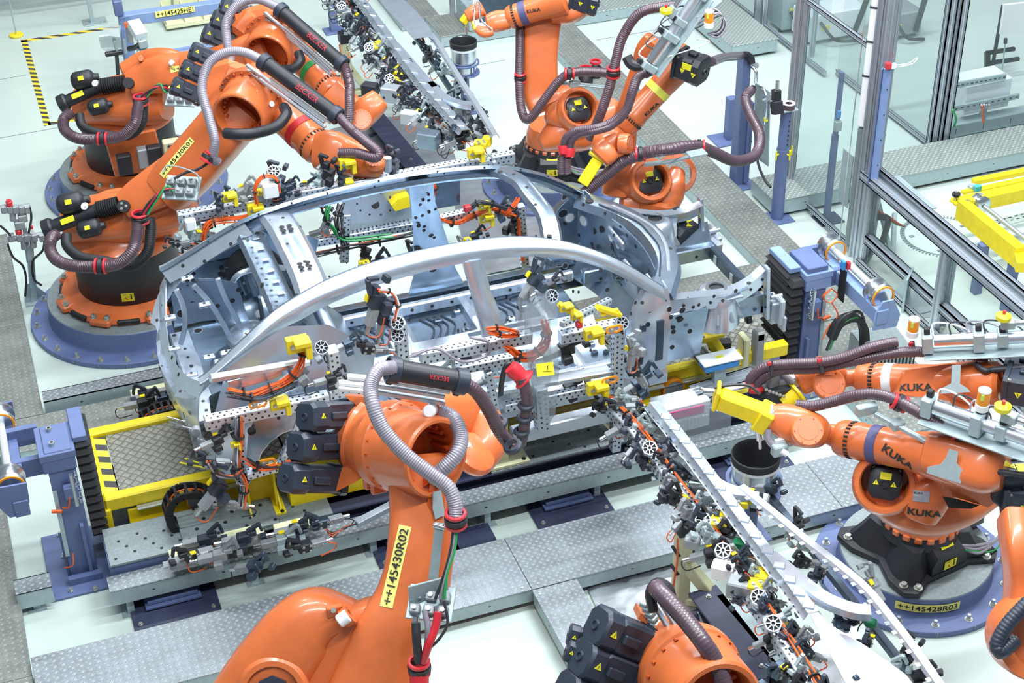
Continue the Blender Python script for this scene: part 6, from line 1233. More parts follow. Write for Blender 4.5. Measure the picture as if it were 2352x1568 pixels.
# ---- R8: rear right, sealant gun ----
c8 = (5.45, 11.72)
R = thing('robot', (*c8, 0), 'orange sealing robot behind the car front, yellow band and silver metering gun', 'robot')
mb = MB('black'); mb.lathe((*c8, 0), UP, [(0, .29), (.14, .29), (.16, .3), (.35, .28), (.4, .25)], 36); obj('robot_base', mb, R); teethring(R, c8, .46, .25)
swp('carousel_arm', R, [(1430, 470, 14.1, 60, .3), (1480, 470, 14.1, 90, .3), (1530, 450, 14.1, 80, .3), (1552, 400, 14.2, 40, .25)], m='orange', pw=.7)
shoulder(R, D(1497, 412, 13.85), FW-RT*.25+DN*.1, .2, .145, .3, .11)
swp('shoulder_neck', R, [(1412, 395, 14.0, 92, .28), (1445, 402, 14.0, 104, .32), (1478, 410, 14.05, 104, .34)], m='orange')
swp('link_arm', R, [(1412, 445, 14.0, 60, .22), (1420, 395, 13.95, 64, .22), (1432, 340, 13.9, 58, .2), (1444, 290, 13.85, 40, .18)], m='orange', pw=.5)
swp('link_blade', R, [(1418, 300, 13.9, 42, .12), (1440, 230, 13.8, 34, .12), (1462, 160, 13.7, 30, .12), (1480, 115, 13.6, 40, .16), (1498, 90, 13.55, 40, .2)], m='orange', pw=.4)
mb = MB('orange'); mb.lathe(D(1552, 400, 14.1), -FW, [(0, .17), (.03, .18), (.05, .17), (.05, .135), (0, .13)], 36, cap=False); obj('side_ring', mb, R)
FA, FB = D(1592, 118, 13.35), D(1430, 296, 13.5); forearm(R, FA, FB, .125, .105, 'pale yellow marking band', 'bandyellow', .50)
mp = decal(R, 1497, 250, 24, -28); decal_text(R, mp, 'KUKA', .15, .034, bold=.035)
swp('wrist_neck', R, [(1434, 292, 13.5, 50), (1422, 305, 13.5, 46), (1412, 318, 13.5, 52)], m='orange'); swp('wrist', R, [(1365, 320, 13.45, 40), (1385, 325, 13.45, 62), (1410, 330, 13.45, 70), (1425, 335, 13.45, 40)], m='orange', pw=.7); disc(R, D(1426, 330, 13.35), RT-FW*.5-UP*.1, .088, .08, nb=12)
swp('wrist_hand', R, [(1402, 340, 13.4, 60), (1388, 352, 13.4, 62), (1378, 362, 13.4, 56)], m='orange', pw=.5)
mb = MB('yellow'); mb.bar(D(1378, 362, 13.4), D(1374, 368, 13.4), .2, .1, .006, up=FW); mb.bar(D(1374, 366, 13.4), D(1338, 422, 13.45), .1, .06, .006, up=FW); obj('tool_bracket', mb, R, 'bright yellow tool bracket'); mb = MB('zinc'); mb.bar(D(1381, 358, 13.4), D(1378, 362, 13.4), .22, .11, .004, up=FW); obj('tool_flange', mb, R)
for k in range(2):
    hose(R, [(1295+13*k, 338+6*k, 13.35), (1300+13*k, 318+4*k, 13.3), (1325+8*k, 300+6*k, 13.25), (1365, 295+6*k, 13.2), (1405, 280+8*k, 13.2), (1438, 250+6*k, 13.15), (1450+5*k, 210, 13.1), (1462+4*k, 180, 13.1), (1480, 170, 13.1)], .034, 'hose', 'purple ribbed hose along the forearm' if not k else None); mb = MB('red'); mb.lathe(D(1295+13*k, 336+6*k, 13.35), DN, [(0, .05), (.02, .05), (.07, .035)], 16); obj('hose_socket', mb, R); hose(R, [(1290+13*k, 358+4*k, 13.38), (1289+13*k, 380, 13.4), (1290+13*k, 398, 13.42)], .034, 'hose')
hose(R, [(1575, 15, 13.3), (1530, 15, 13.35), (1470, 30, 13.4), (1430, 85, 13.5), (1412, 150, 13.55), (1400, 200, 13.6), (1380, 260, 13.65), (1355, 320, 13.8)], .042, 'hose', 'long purple ribbed hose loop'); clampring(R, D(1409, 166, 13.56), UP, .048)
hose(R, [(1480, 172, 13.1), (1520, 150, 13.05), (1545, 120, 13.0), (1558, 100, 13.0)], .036, 'hose')
hose(R, [(1340, 445, 13.5), (1385, 408, 13.45), (1430, 372, 13.4), (1480, 352, 13.35), (1540, 342, 13.3), (1600, 336, 13.6), (1640, 350, 14.0), (1690, 370, 14.5), (1735, 355, 15.0), (1745, 310, 15.3), (1722, 260, 15.5), (1712, 225, 15.65), (1724, 208, 15.8)], .05, 'hose', 'very long purple hose running to the blue valve post'); clampring(R, D(1470, 354, 13.37), RT, .05); clampring(R, D(1606, 337, 13.66), RT, .05)
mb = MB('zinc'); mb.bar(D(1480, 378, 13.5), D(1545, 370, 13.4), .06, .014); mb.bar(D(1545, 370, 13.4), D(1610, 352, 13.3), .05, .014); mb.box(D(1600, 352, 13.25), (.16, .1, .02), .004); obj('hose_bracket', mb, R)
dosing(R, D(1482, 160, 13.0), D(1610, -20, 12.75), .05); beacon(R, D(1628, 54, 12.7), 'amber', 1.1)
mb = MB('zinc'); mb.bar(D(1545, 60, 13.1), D(1640, -20, 13.0), .22, .03, .005, up=FW); obj('gun_base', mb, R)
motor(R, D(1618, 165, 13.0), D(1558, 142, 13.1), .115, UP, m='black', sticker=True)
for k in range(4): cables(R, [(1600, 40+8*k, 12.8), (1640+5*k, 20+5*k, 12.8), (1668-3*k, 55, 12.8), (1650, 85-5*k, 12.8), (1625, 78, 12.8)], .008, 'cable_black' if k % 2 else 'greyhose')
cables(R, [(1535, 130, 12.9), (1590, 112, 12.9), (1630, 95, 12.9), (1600, 90, 12.9)], .005, 'white')
mb = MB('black'); mb.tube(PT([(1440, 130, 13.3), (1448, 145, 13.3), (1462, 152, 13.3), (1475, 150, 13.3)]), .045, 10); obj('hose_elbow', mb, R)
hose(R, [(1634, 142, 13.2), (1662, 132, 14.4), (1702, 128, 15.7)], .04, 'hose', corr=0)
# ---- R9: third shoulder seen through the car front ----
mb = MB('orange'); mb.bar(D(1500, 483, 13.9), D(1520, 470, 14.1), .3, .14, .03); obj('motor_bracket', mb, R)
motor(R, D(1585, 552, 13.6), D(1530, 510, 13.75), .13, UP, m='black', sticker=True)
# ---- R10: right edge ----
R = thing('robot', (4.9, 5.3, 0), 'orange robot arm cut by the right edge with a grey corrugated hose', 'robot')
mb = MB('black'); mb.lathe((4.75, 5.05, 0), UP, [(0, .5), (.06, .5), (.08, .4), (.5, .3), (.9, .25)], 36); obj('robot_base', mb, R)
swp('link_arm', R, [(2325, 1185, 8.6, 60, .2), (2335, 1260, 8.5, 62, .2), (2345, 1340, 8.5, 66, .22), (2360, 1420, 8.5, 110, .28), (2380, 1480, 8.5, 140, .3)], m='orange', pw=.5)
mb = MB('orange'); mb.lathe(D(2385, 1470, 8.3), FW, [(0, .14), (0, .21), (.03, .22), (.2, .22)], 40, cap=False); mb.lathe(D(2385, 1470, 8.35), FW, [(0, .01), (0, .15)], 30, cap=False); obj('shoulder_housing', mb, R)
hose(R, [(2400, 1350, 8.2), (2350, 1395, 8.2), (2310, 1440, 8.2), (2290, 1480, 8.2), (2300, 1495, 8.2), (2330, 1470, 8.25)], .04, 'motor', 'grey corrugated hose loop', cp=.02)
# ---------------- posts, bins and other free-standing things ----------------
t = thing('valve_post', (7.11, 13.08, 0), 'dark blue square post with valve plate and hoses left of the round post', 'post')
mb = MB('blue'); mb.box((7.09, 13.08, .72), (.09, .14, 1.42), .008); mb.box((7.155, 13.02, .5), (.05, .1, .9), .004); obj('post', mb, t); mb = MB('blue'); mb.box((7.11, 13.05, .008), (.3, .3, .016), .003); obj('foot_plate', mb, t)
mb = MB('zinc'); mb.bar(X(1752, 200, 7.24), X(1748, 370, 7.24), .32, .012, .003, up=EX); obj('valve_plate', mb, t, 'grey valve plate')
mb = MB('bolt')
for x, y in ((1755, 215), (1757, 228), (1748, 330), (1744, 340)): mb.bolt(X(x, y, 7.22), -EY, .008, .01)
obj('bolt', mb, t)
mb = MB('chrome'); mb.tube([X(1722, 148, 7.15), X(1736, 165, 7.17), X(1736, 190, 7.18)], .016); mb.tube([X(1745, 200, 7.2), X(1755, 205, 7.2), X(1763, 235, 7.2), X(1762, 260, 7.2), X(1758, 285, 7.2)], .014); mb.cyl(X(1737, 150, 7.2), X(1730, 153, 7.2), .03, n=16); mb.cyl(X(1766, 224, 7.2), X(1758, 228, 7.2), .034, n=16); mb.cyl(X(1755, 290, 7.2), X(1754, 322, 7.2), .012); obj('pipework', mb, t, 'steel pipe fittings'); mb = MB('stickeryellow'); mb.cyl(X(1759, 270, 7.2), X(1759, 278, 7.2), .022, n=10); obj('valve_knob', mb, t)
mb = MB('black'); mb.cyl(X(1730, 203, 7.15), X(1714, 212, 7.15), .035, n=14); mb.tube(PT([(1700, 128, 15.68), (1713, 126, 15.74), (1724, 132, 15.78), (1727, 146, 15.8)]), .035, 10); obj('hose_elbow', mb, t)
mb = MB('cable_black'); mb.tube([X(1738, 320, 7.2), X(1740, 370, 7.2), X(1755, 410, 7.1), X(1770, 430, 7.1)], .014); obj('cable', mb, t)
t = thing('blue_beam', A(1665, 320), 'blue steel upright with square foot behind the valve post', 'post'); q = A(1675, 320); mb = MB('blue'); mb.box(q+UP*.008, (.4, .3, .016), .003); mb.bar(q+UP*.016, q+UP*.5, .1, .1, .004, up=EX); obj('post', mb, t)
t = thing('round_post', (7.14, 12.27, 0), 'round blue steel post with square top plate and yellow wing screws', 'post')
mb = MB('blue'); mb.cyl((7.14, 12.27, .012), (7.14, 12.27, .78), .062, n=28); mb.cyl((7.14, 12.27, .78), (7.14, 12.27, 1.2), .052, n=28); mb.m('rubber')
for k in range(6): mb.cyl((7.155, 12.22, .84+.05*k), (7.157, 12.216, .84+.05*k), .009, n=8)
obj('post', mb, t); mb = MB('blue'); mb.box((7.14, 12.27, .006), (.28, .26, .012), .003); obj('foot_plate', mb, t); mb = MB('zinc'); mb.box((7.12, 12.27, 1.21), (.22, .16, .014), .002); obj('top_plate', mb, t)
for dx, dy in ((-.09, -.04), (.03, -.09), (.1, 0)): mb = MB('stickeryellow'); p = V((7.14+dx, 12.27+dy, .74)); mb.bar(p-UP*.05, p+UP*.05, .014, .014, .003, up=EX); mb.cyl(p, V((7.14, 12.27, .74)), .008, n=6); obj('wing_screw', mb, t, 'yellow wing screw')
t = thing('tape_roll', (7.15, 12.25, 1.22), 'roll of tape lying on the round post', 'tape'); mb = MB('hose'); mb.ring((7.15, 12.25, 1.218), UP, .064, .038, .05, 28); mb.m('white'); mb.ring((7.15, 12.25, 1.268), UP, .062, .034, .004, 28); obj('roll', mb, t)
t = thing('switch_box', (7.02, 12.45, 1.3), 'black air regulator with silver cylinder on top beside the round post', 'valve'); mb = MB('black'); mb.bar(X(1783, 232, 7.0), X(1786, 262, 7.0), .09, .1, .008, up=EX); mb.bar(X(1783, 205, 7.0), X(1783, 232, 7.0), .07, .08, .008, up=EX); obj('body', mb, t); mb = MB('chrome'); mb.cyl(X(1785, 204, 7.0), X(1786, 186, 7.0), .02, n=16); obj('cylinder', mb, t)
t = thing('thin_blue_post', (7.58, 12.06, 0), 'thin blue telescopic post inside the glass with square foot', 'post'); mb = MB('blue'); mb.bar((7.58, 12.06, .01), (7.58, 12.06, .95), .055, .055, .004, up=EX); mb.bar((7.58, 12.06, .95), (7.58, 12.06, 1.6), .042, .042, .004, up=EX); obj('post', mb, t); mb = MB('navy'); mb.box((7.6, 12.06, .008), (.26, .22, .016), .003); obj('foot_plate', mb, t); mb = MB('skyblue'); mb.box((7.57, 12.02, 1.18), (.03, .03, .07)); mb.m('zinc'); mb.box((7.57, 12.02, 1.06), (.07, .05, .1), .004); obj('sensor', mb, t)
def bin_(c, r, H, z0, zf, label):
    x, y = c; t = thing('waste_bin', (x, y, zf), label, 'bin')
    mb = MB('chrome'); mb.lathe((x, y, z0), UP, [(0, .01), (0, r*.92), (H, r), (H-.003, r-.004), (.02, r*.9)], 40, cap=False); obj('drum', mb, t, 'bright steel drum')
    mb = MB('rubber'); mb.lathe((x, y, z0), UP, [(H-.07, r+.004), (H, r+.008), (H+.006, r), (H-.02, r*.93), (.1, r*.85), (.08, .001)], 40, cap=False); obj('bag', mb, t, 'black bin liner folded over the rim')
    mb = MB('white'); mb.m('bandwhite'); mb.ring((x, y, z0+H-.085), UP, r+.005, r-.002, .025, 40); obj('rim_band', mb, t)
    mb = MB('blue'); mb.ring((x, y, z0-.02), UP, r*1.2, r*.6, .015, 40); mb.ring((x, y, z0+.1), UP, r*1.2, r*1.05, .015, 40)
    for k in range(4): a = k*pi/2+.4; mb.bar((x+r*1.13*cos(a), y+r*1.13*sin(a), z0-.02), (x+r*1.13*cos(a), y+r*1.13*sin(a), z0+.11), .012, .02, up=EX)
    mb.cyl((x, y, zf+.01), (x, y, z0-.02), .05, n=20); mb.box((x, y, zf+.006), (.25, .25, .012)); obj('stand', mb, t, 'blue ring stand')
q = A(1737, 1042, .92); bin_((q.x, q.y), .17, .33, .59, .17, 'steel waste bin with black liner on a blue stand beside the yellow tool arm')
q = A(1064, 94, .85); bin_((q.x, q.y), .145, .36, .49, 0, 'steel waste bin with black liner standing free at the top centre')
# air service unit at the left edge
t = thing('air_service_unit', A(78, 690), 'grey air valve stand with two red knobs at the left edge', 'valve'); b = A(78, 690); yy = b.y
mb = MB('zinc'); mb.box(b+V((.05, 0, .006)), (.26, .2, .012)); mb.bar(b, Y(68, 560, yy), .08, .06, .004, up=EX); mb.bar(Y(66, 600, yy), Y(56, 520, yy), .05, .04, .004, up=EX); mb.add([b+V((-.08, -.02, .01)), b+V((.16, -.02, .01)), b+V((.02, -.02, .2)), b+V((-.04, -.02, .2))], [(0, 1, 2, 3)]); obj('stand', mb, t)
for y0_, x0_, x1_ in ((545, 18, 105), (480, 2, 70)):
    mb = MB('grey'); mb.bar(Y(x0_, y0_+5, yy-.05), Y(x1_, y0_-8, yy-.05), .045, .045, .008)
    for k in range(5): p = Y(x0_+(x1_-x0_)*(k+.5)/5, y0_, yy-.06); mb.box(p, (.05, .06, .075), .008)
    mb.cyl(Y((x0_+x1_)/2-8, y0_, yy-.05), Y((x0_+x1_)/2-6, y0_+26, yy-.05), .028, n=14); mb.cyl(Y((x0_+x1_)/2+14, y0_, yy-.05), Y((x0_+x1_)/2+15, y0_+22, yy-.05), .03, n=14); obj('regulator', mb, t)
    mb = MB('red'); p = Y(x0_+(x1_-x0_)*.3, y0_-7, yy-.06); mb.cyl(p, p+UP*.05, .03, n=18, bev=.006); mb.cyl(p+UP*.05, p+UP*.06, .024, n=18); obj('knob', mb, t, 'red knob')
mb = MB('grey'); mb.box(Y(45, 515, yy-.05), (.09, .08, .08), .008); mb.box(Y(52, 500, yy-.05), (.08, .07, .07), .008); mb.m('red'); mb.box(Y(72, 522, yy-.05), (.03, .03, .03), .004); mb.m('white'); mb.box(Y(74, 530, yy-.05), (.03, .03, .05)); obj('valve_body', mb, t)
for l in ([(17, 560), (30, 590), (52, 610), (60, 640), (58, 680)], [(103, 545), (98, 575), (75, 600), (78, 640), (95, 655)], [(68, 475), (72, 500), (66, 535)], [(0, 518), (14, 530), (28, 545)]): mb = MB('cable_black'); mb.tube([Y(x, y, yy-.08) for x, y in l], .011, 7); obj('hose', mb, t)
# blue portal frame with label at the top left
yy = 17.7; t = thing('gantry', (1.7, yy, 0), 'pale blue steel portal frame with yellow number label at the top left', 'frame')
mb = MB('lightblue'); mb.bar(Y(272, 46, yy), Y(545, 8, yy), .13, .13, .006); obj('top_beam', mb, t); mb = MB('lightblue'); mb.bar(Y(284, 35, yy), Y(300, 150, yy), .13, .13, .006, up=EX); obj('leg', mb, t); mb = MB('lightblue'); mb.bar(Y(292, 145, yy), Y(560, 96, yy), .12, .1, .006); obj('lower_beam', mb, t); mb = MB('blue'); mb.bar(Y(268, 0, yy-.05), Y(274, 34, yy-.05), .1, .1, .01, up=EX); obj('bracket', mb, t); mb = MB('navy'); mb.bar(Y(285, 150, yy), A(296, 200), .1, .08, .004, up=EX); obj('foot', mb, t)
p = Y(402, 27, yy-.085); xx = Y(440, 21, yy-.085)-Y(365, 33, yy-.085); plate('label_plate', p, xx, UP, .45, .07, 'labelyellow', t); lettering('++145425HE1', (lambda mp: (lambda u, v: mp(u, v, .007)))(flatmap(p, xx, UP)), .42, t)
t = thing('beige_bracket', (2.6, 17.4, 0), 'beige ribbed steel trough under the portal frame at the top left', 'bracket'); a, b = A(378, 62), A(520, 40); mb = MB('beige'); mb.bar(a+UP*.05, b+UP*.05, .36, .02, .003); mb.bar(a+UP*.16+EY*.17, b+UP*.16+EY*.17, .016, .24); mb.bar(a+UP*.06-EY*.17, b+UP*.06-EY*.17, .016, .05)
obj('trough', mb, t)
for k in range(4): mb = MB('beige'); p = a.lerp(b, k/3*.9+.02)+UP*.06; mb.add([p-EY*.15, p+EY*.16, p+EY*.16+UP*.2, p-EY*.15+EX*.012, p+EY*.16+EX*.012, p+EY*.16+UP*.2+EX*.012], [(0, 1, 2), (5, 4, 3), (0, 3, 4, 1), (0, 2, 5, 3)]); obj('rib', mb, t)
mb = MB('beige'); mb.bar(Y(398, 18, 17.95), Y(396, -30, 17.95), .2, .02, .003, up=EX); obj('upright', mb, t)
t = thing('cable_duct', (1.9, 17.2, 0), 'grey sheet metal cable duct with dark hoses inside the portal frame', 'duct'); mb = MB('bandwhite'); mb.bar(Y(306, 52, 17.3), Y(325, 84, 17.1), .14, .1, .004, up=UP); mb.m('zinc'); mb.bar(Y(325, 88, 17.1), Y(330, 106, 17.1), .14, .1, .01, up=EX); obj('duct', mb, t); mb = MB('cable_black'); mb.tube([Y(296, 112, 17.3), Y(312, 108, 17.2), Y(326, 96, 17.05)], .03); obj('hose', mb, t); mb = MB('grey'); mb.bar(Y(294, 58, 17.5), Y(300, 96, 17.5), .08, .06, .004, up=EX); mb.m('cable_orange'); mb.box(Y(292, 57, 17.45), (.06, .05, .05)); obj('valve', mb, t); mb = MB('zinc'); mb.box(Y(328, 118, 17.1), (.12, .1, .06), .004); mb.bar(Y(328, 118, 17.1), V((Y(328, 118, 17.1).x, 17.1, 0)), .05, .05, up=EX); obj('foot', mb, t)
t = thing('plastic_hood', (1.3, 17.4, 0), 'clear bent plastic hood beside the portal frame leg', 'cover'); mb = MB('film'); rows = [[Y(x, y, 17.6+.1*k-.25*(k % 2)) for k, (x, y) in enumerate(r)] for r in (((240, 62), (226, 85), (232, 110), (262, 130)), ((258, 56), (250, 82), (254, 108), (275, 128)), ((278, 58), (276, 85), (280, 110), (290, 132)))]; mb.sheet(rows, .003); obj('hood', mb, t); mb = MB('zinc'); mb.bar(Y(262, 90, 17.55), Y(268, 116, 17.55), .12, .03, .004, up=EX); mb.bar(Y(285, 90, 17.5), Y(289, 122, 17.5), .05, .03, up=EX); obj('inner_plate', mb, t); mb = MB('black'); mb.box(Y(262, 122, 17.5), (.2, .06, .05), .01); mb.bar(Y(268, 128, 17.5), A(272, 185), .04, .04, up=EX); obj('holder', mb, t)
# stand at the top, yellow conveyor, gear ring, cabinets at the right
t = thing('roller_conveyor', (8.6, 10.4, 0), 'yellow roller conveyor frame with wheels at the right edge behind the railing', 'conveyor'); z = .62
P = lambda x, y, zz=z: A(x, y, zz)
mb = MB('yellow'); mb.bar(P(2206, 478), P(2342, 590), .1, .2, .006); obj('near_beam', mb, t, 'thick yellow beam'); mb = MB('yellow'); mb.bar(P(2206, 472), P(2420, 425), .12, .14, .006); obj('end_beam', mb, t)
for dy in (-18, -38): mb = MB('yellow'); mb.bar(P(2235 if dy < -20 else 2250, 455+dy), P(2420, 418+dy), .07, .05, .004); obj('long_beam', mb, t)
mb = MB('yellow'); mb.bar(P(2210, 442), P(2236, 436), .05, .03); mb.bar(P(2205, 470), P(2195, 455), .1, .02); mb.bar(P(2342, 585), P(2350, 615), .12, .1, .004); obj('bracket', mb, t)
for x, y in ((2196, 450), (2220, 469)): mb = MB('rubber'); p = P(x, y, z+.06); mb.ring(p, UP, .038, .018, .035, 24, .005); mb.m('bolt'); mb.cyl(p-UP*.05, p+UP*.045, .015, n=12); mb.m('yellow'); mb.box(p-UP*.05, (.1, .05, .01)); obj('guide_wheel', mb, t, 'black guide wheel')
ax = (P(2342, 540)-P(2256, 470)).normalized(); p = P(2248, 464, z+.03); mb = MB('chrome'); mb.lathe(p-ax*.05, ax, [(0, .07), (.02, .085), (.025, .06), (.09, .06), (.095, .085), (.12, .085), (.14, .05)], 32); obj('drum', mb, t); mb = MB('alu'); mb.cyl(p+ax*.1, P(2370, 560, z+.03), .022, n=16); obj('shaft', mb, t)
mb = MB('teal'); mb.box(P(2245, 432, z+.03), (.07, .05, .06), .004); mb.m('zinc'); mb.box(P(2234, 428, z+.03), (.08, .06, .04), .01); obj('sensor', mb, t, 'turquoise sensor')
mb = MB('blue')
for x, y in ((2330, 600), (2260, 560), (2420, 470)): q = P(x, y, z-.1); mb = MB('blue'); mb.bar(q, V((q.x, q.y, 0)), .08, .08, .004, up=EX); obj('leg', mb, t)
mb = MB('white'); mb.m('zinc'); mb.bar(P(2300, 512, .45), P(2420, 480, .45), .12, .008); mb.m('rubber')
for k in range(9): mb.box(P(2296+14*k, 512-3.6*k, .456), (.03, .012, .003)); mb.box(P(2292+14*k, 506-3.6*k, .456), (.03, .012, .003))
obj('slotted_rail', mb, t)
t = thing('floor_turntable', (8.47, 11.36, 0), 'round floor plate with a ring of rack teeth behind the railing', 'turntable'); mb = MB('floor'); mb.cyl((8.47, 11.36, .001), (8.47, 11.36, .008), .36, n=64); obj('disc', mb, t)
mb = MB('greyplate'); mb.ring((8.47, 11.36, .002), UP, .368, .36, .006, 72); obj('gap', mb, t)
for k in range(72):
    a = 2*pi*k/72; mb = MB('greyplate'); mb.T = fr(V((8.47+.388*cos(a), 11.36+.388*sin(a), .006)), V((cos(a), sin(a), 0)), UP); mb.box((0, 0, 0), (.035, .014, .012), .002); obj('tooth', mb, t)
for k in range(5): a = 2*pi*k/5+.3; mb = MB('greyplate'); mb.box((8.47+.3*cos(a), 11.36+.3*sin(a), .012), (.05, .03, .01), .002); obj('bolt_cover', mb, t)
t = thing('hinged_arm_cover', (7.8, 10.8, .6), 'grey sheet cover with hanging cables behind the railing', 'cover'); mb = MB('zinc'); p0 = X(2020, 430, 7.62); p1 = X(2105, 505, 7.62); mb.bar(p0, p1, .02, .16, .003, up=UP); mb.bar(p0+V((.1, 0, .08)), p1+V((.1, 0, .08)), .2, .01, up=UP); obj('cover', mb, t)
mb = MB('cable_black'); mb.tube([X(2006, 510, 7.62), X(2010, 500, 7.62), X(2035, 500, 7.62), X(2040, 510, 7.62), X(2030, 545, 7.62), X(2020, 575, 7.62)], .03, 10); obj('hose', mb, t)
for k in range(3): mb = MB(('cable_orange', 'red', 'cable_green')[k]); mb.tube([X(2012, 470+4*k, 7.64), X(2022, 486+5*k, 7.64), X(2040, 495+4*k, 7.64), X(2060, 510+3*k, 7.64), X(2078, 520, 7.64)], .006, 6); obj('cable', mb, t)
mb = MB('zinc'); mb.bar(X(2012, 440, 7.66), X(2050, 600, 7.66), .04, .03, up=EX); mb.bar(A(2055, 490, .3), A(2050, 600, 0), .04, .04, up=EX); obj('strut', mb, t)
t = thing('wiring_duct', (9.9, 13.2, 0), 'grey cable trunk on feet seen through the upper right glass', 'trunk'); mb = MB('zinc'); a = Y(2160, 298, 13.14); b = Y(2420, 238, 13.14); a.z = b.z = .12; mb.bar(a, b, .16, .14, .004); mb.m('rubber')
for k in range(4): p = a.lerp(b, .1+.24*k)-EY*.081; mb.box(p, (.006, .004, .06))
obj('trunk', mb, t); mb = MB('zinc')
for k in (.1, .6): p = a.lerp(b, k); mb.bar(p, V((p.x, p.y, 0)), .08, .08, up=EX)
obj('foot', mb, t); mb = MB('cable_green'); mb.tube([A(2192, 290, .34), A(2196, 272, .5), A(2188, 252, .7)], .012); mb.m('greyhose')
for k in range(4): mb.tube([A(2258+2*k, 280, .34), A(2258-3+3*k, 260, .5), A(2254+6*k, 240, .7)], .008)
mb.m('cable_orange'); mb.tube([A(2258, 282, .34), A(2257, 262, .5), A(2256, 242, .7)], .008); obj('cable', mb, t)
t = thing('control_box', (9.8, 13.4, .6), 'white control box between two slotted rails seen through the upper right glass', 'box'); a = Y(2196, 218, 13.3); b = Y(2300, 196, 13.3); mb = MB('white'); mb.m('bandwhite'); mb.bar(a, b, .35, .34, .01); obj('housing', mb, t)
for (x0, y0_, x1, y1_) in ((2183, 198, 2310, 175), (2173, 253, 2340, 220)): mb = MB('zinc'); a = Y(x0, y0_, 13.08); b = Y(x1, y1_, 13.08); mb.bar(a, b, .03, .06, .002); mb.m('rubber')
for (x0, y0_, x1, y1_) in ((2183, 198, 2310, 175), (2173, 253, 2340, 220)):
    a = Y(x0, y0_, 13.08); b = Y(x1, y1_, 13.08); mb = MB('zinc'); mb.bar(a, b, .03, .06, .002); mb.m('rubber')
    for k in range(12): mb.box(a.lerp(b, (k+.5)/12)-EY*.016, (.03, .003, .012))
    obj('slotted_rail', mb, t)
mb = MB('zinc'); p = Y(2250, 290, 13.4); mb.bar(p, V((p.x, p.y, 0)), .08, .08, up=EX); mb.bar(Y(2260, 250, 13.35), p, .06, .06, up=EX); obj('stand', mb, t)
t = thing('monitor_stand', (10.4, 14.3, 0), 'black framed stand with tilted white panel at the top right edge', 'monitor'); mb = MB('white'); p = [Y(2308, 12, 14.2), Y(2360, 6, 14.2), Y(2350, 74, 14.2), Y(2298, 80, 14.2)]; mb.rings([p, [q+EY*.04 for q in p]]); obj('panel', mb, t); mb = MB('rubber'); mb.bar(Y(2304, 12, 14.25), Y(2278, 160, 14.25), .03, .03, up=EX); mb.bar(Y(2265, 122, 14.3), Y(2330, 112, 14.3), .04, .04); mb.bar(Y(2270, 145, 14.3), Y(2340, 135, 14.3), .04, .04); mb.bar(Y(2268, 120, 14.3), Y(2268, 160, 14.3), .05, .05, up=EX); q = Y(2270, 160, 14.3); mb.bar(q, V((q.x, q.y, 0)), .05, .05, up=EX); obj('frame', mb, t); mb = MB('zinc'); mb.bar(Y(2310, 90, 14.1), Y(2302, 160, 14.1), .012, .012, up=EX); mb.m('rubber'); mb.bar(Y(2310, 88, 14.1), Y(2309, 100, 14.1), .03, .03, up=EX); obj('antenna', mb, t)
t = thing('floor_cabinet', (5.7, 18.8, 0), 'grey framed cabinet with glass front at the top edge above the bin', 'cabinet'); mb = MB('zinc'); p = A(1062, 30, .3); mb.bar(p, p+EX*1.2, .5, .3, .01); mb.bar(p+UP*.1, p+V((1.2, 0, .7)), .04, .04); mb.m('white'); mb.box(p+V((.6, -.27, .15)), (1.1, .02, .5), .004); mb.m('steel_dark'); mb.box(p+V((.6, -.285, .15)), (.95, .01, .36)); obj('housing', mb, t); mb = MB('grey'); mb.bar(A(1040, 35, 0), A(1040, 35, 0)+UP*1.4, .06, .06, up=EX); obj('post', mb, t)
t = thing('grated_box', A(1985, 800), 'galvanised box with black grille on the floor behind the right robots', 'box'); a = A(1975, 790, .3); b = A(2075, 775, .3); mb = MB('zinc'); mb.bar(a-UP*.12, b-UP*.12, .42, .24, .006); mb.m('greyplate'); mb.bar(a+UP*.003, b+UP*.003, .36, .012); obj('box', mb, t); mb = MB('rubber')
for k in range(12): p = a.lerp(b, (k+.5)/12)-UP*.12-EY*.214; mb.box(p, (.012, .008, .16))
obj('grille', mb, t)
# plastic film and blue beams on the floor
def film_(name, pts, label, m='foil', z=.012):
    n = 14; mb = MB(m); rr = random.Random(3); rows = []
    a, b, c, d = [A(x, y, 0) for x, y in pts]
    for i in range(n+1):
        rows.append([a.lerp(b, j/n).lerp(d.lerp(c, j/n), i/n)+UP*(z+.02*rr.random()) for j in range(n+1)])
    mb.sheet(rows[::-1], .002); o = obj(name, mb, None, label, 'sheet', ang=60); return o
film_('plastic_sheet', [(1345, 1345), (1545, 1300), (1640, 1480), (1440, 1560)], 'crumpled silver foil sheet on the floor left of the beige stand')
film_('plastic_sheet', [(1640, 1500), (1960, 1440), (2060, 1640), (1700, 1680)], 'crumpled silver foil sheet on the floor at the bottom right edge')
film_('plastic_sheet', [(1030, 395), (1230, 350), (1300, 600), (1080, 640)], 'crumpled grey foil sheet lying behind the car body')
film_('plastic_sheet', [(760, 300), (1010, 250), (1050, 380), (800, 400)], 'crumpled grey foil sheet on the floor under the rear gripper')
def hbeam(a, b, w_, label, m='blue', z=.1):
    t = thing('floor_beam', V(a).lerp(V(b), .5)*1, label, 'beam'); mb = MB(m); mb.bar(a+UP*.012, b+UP*.012, w_, .02); mb.bar(a+UP*z, b+UP*z, .02, z*1.8); mb.bar(a+UP*(2*z-.01), b+UP*(2*z-.01), w_, .02); obj('beam', mb, t); mb = MB('bolt')
    for k in (.1, .9): mb.bolt(a.lerp(b, k)+UP*2*z, UP, .012, .02)
    obj('bolt', mb, t)
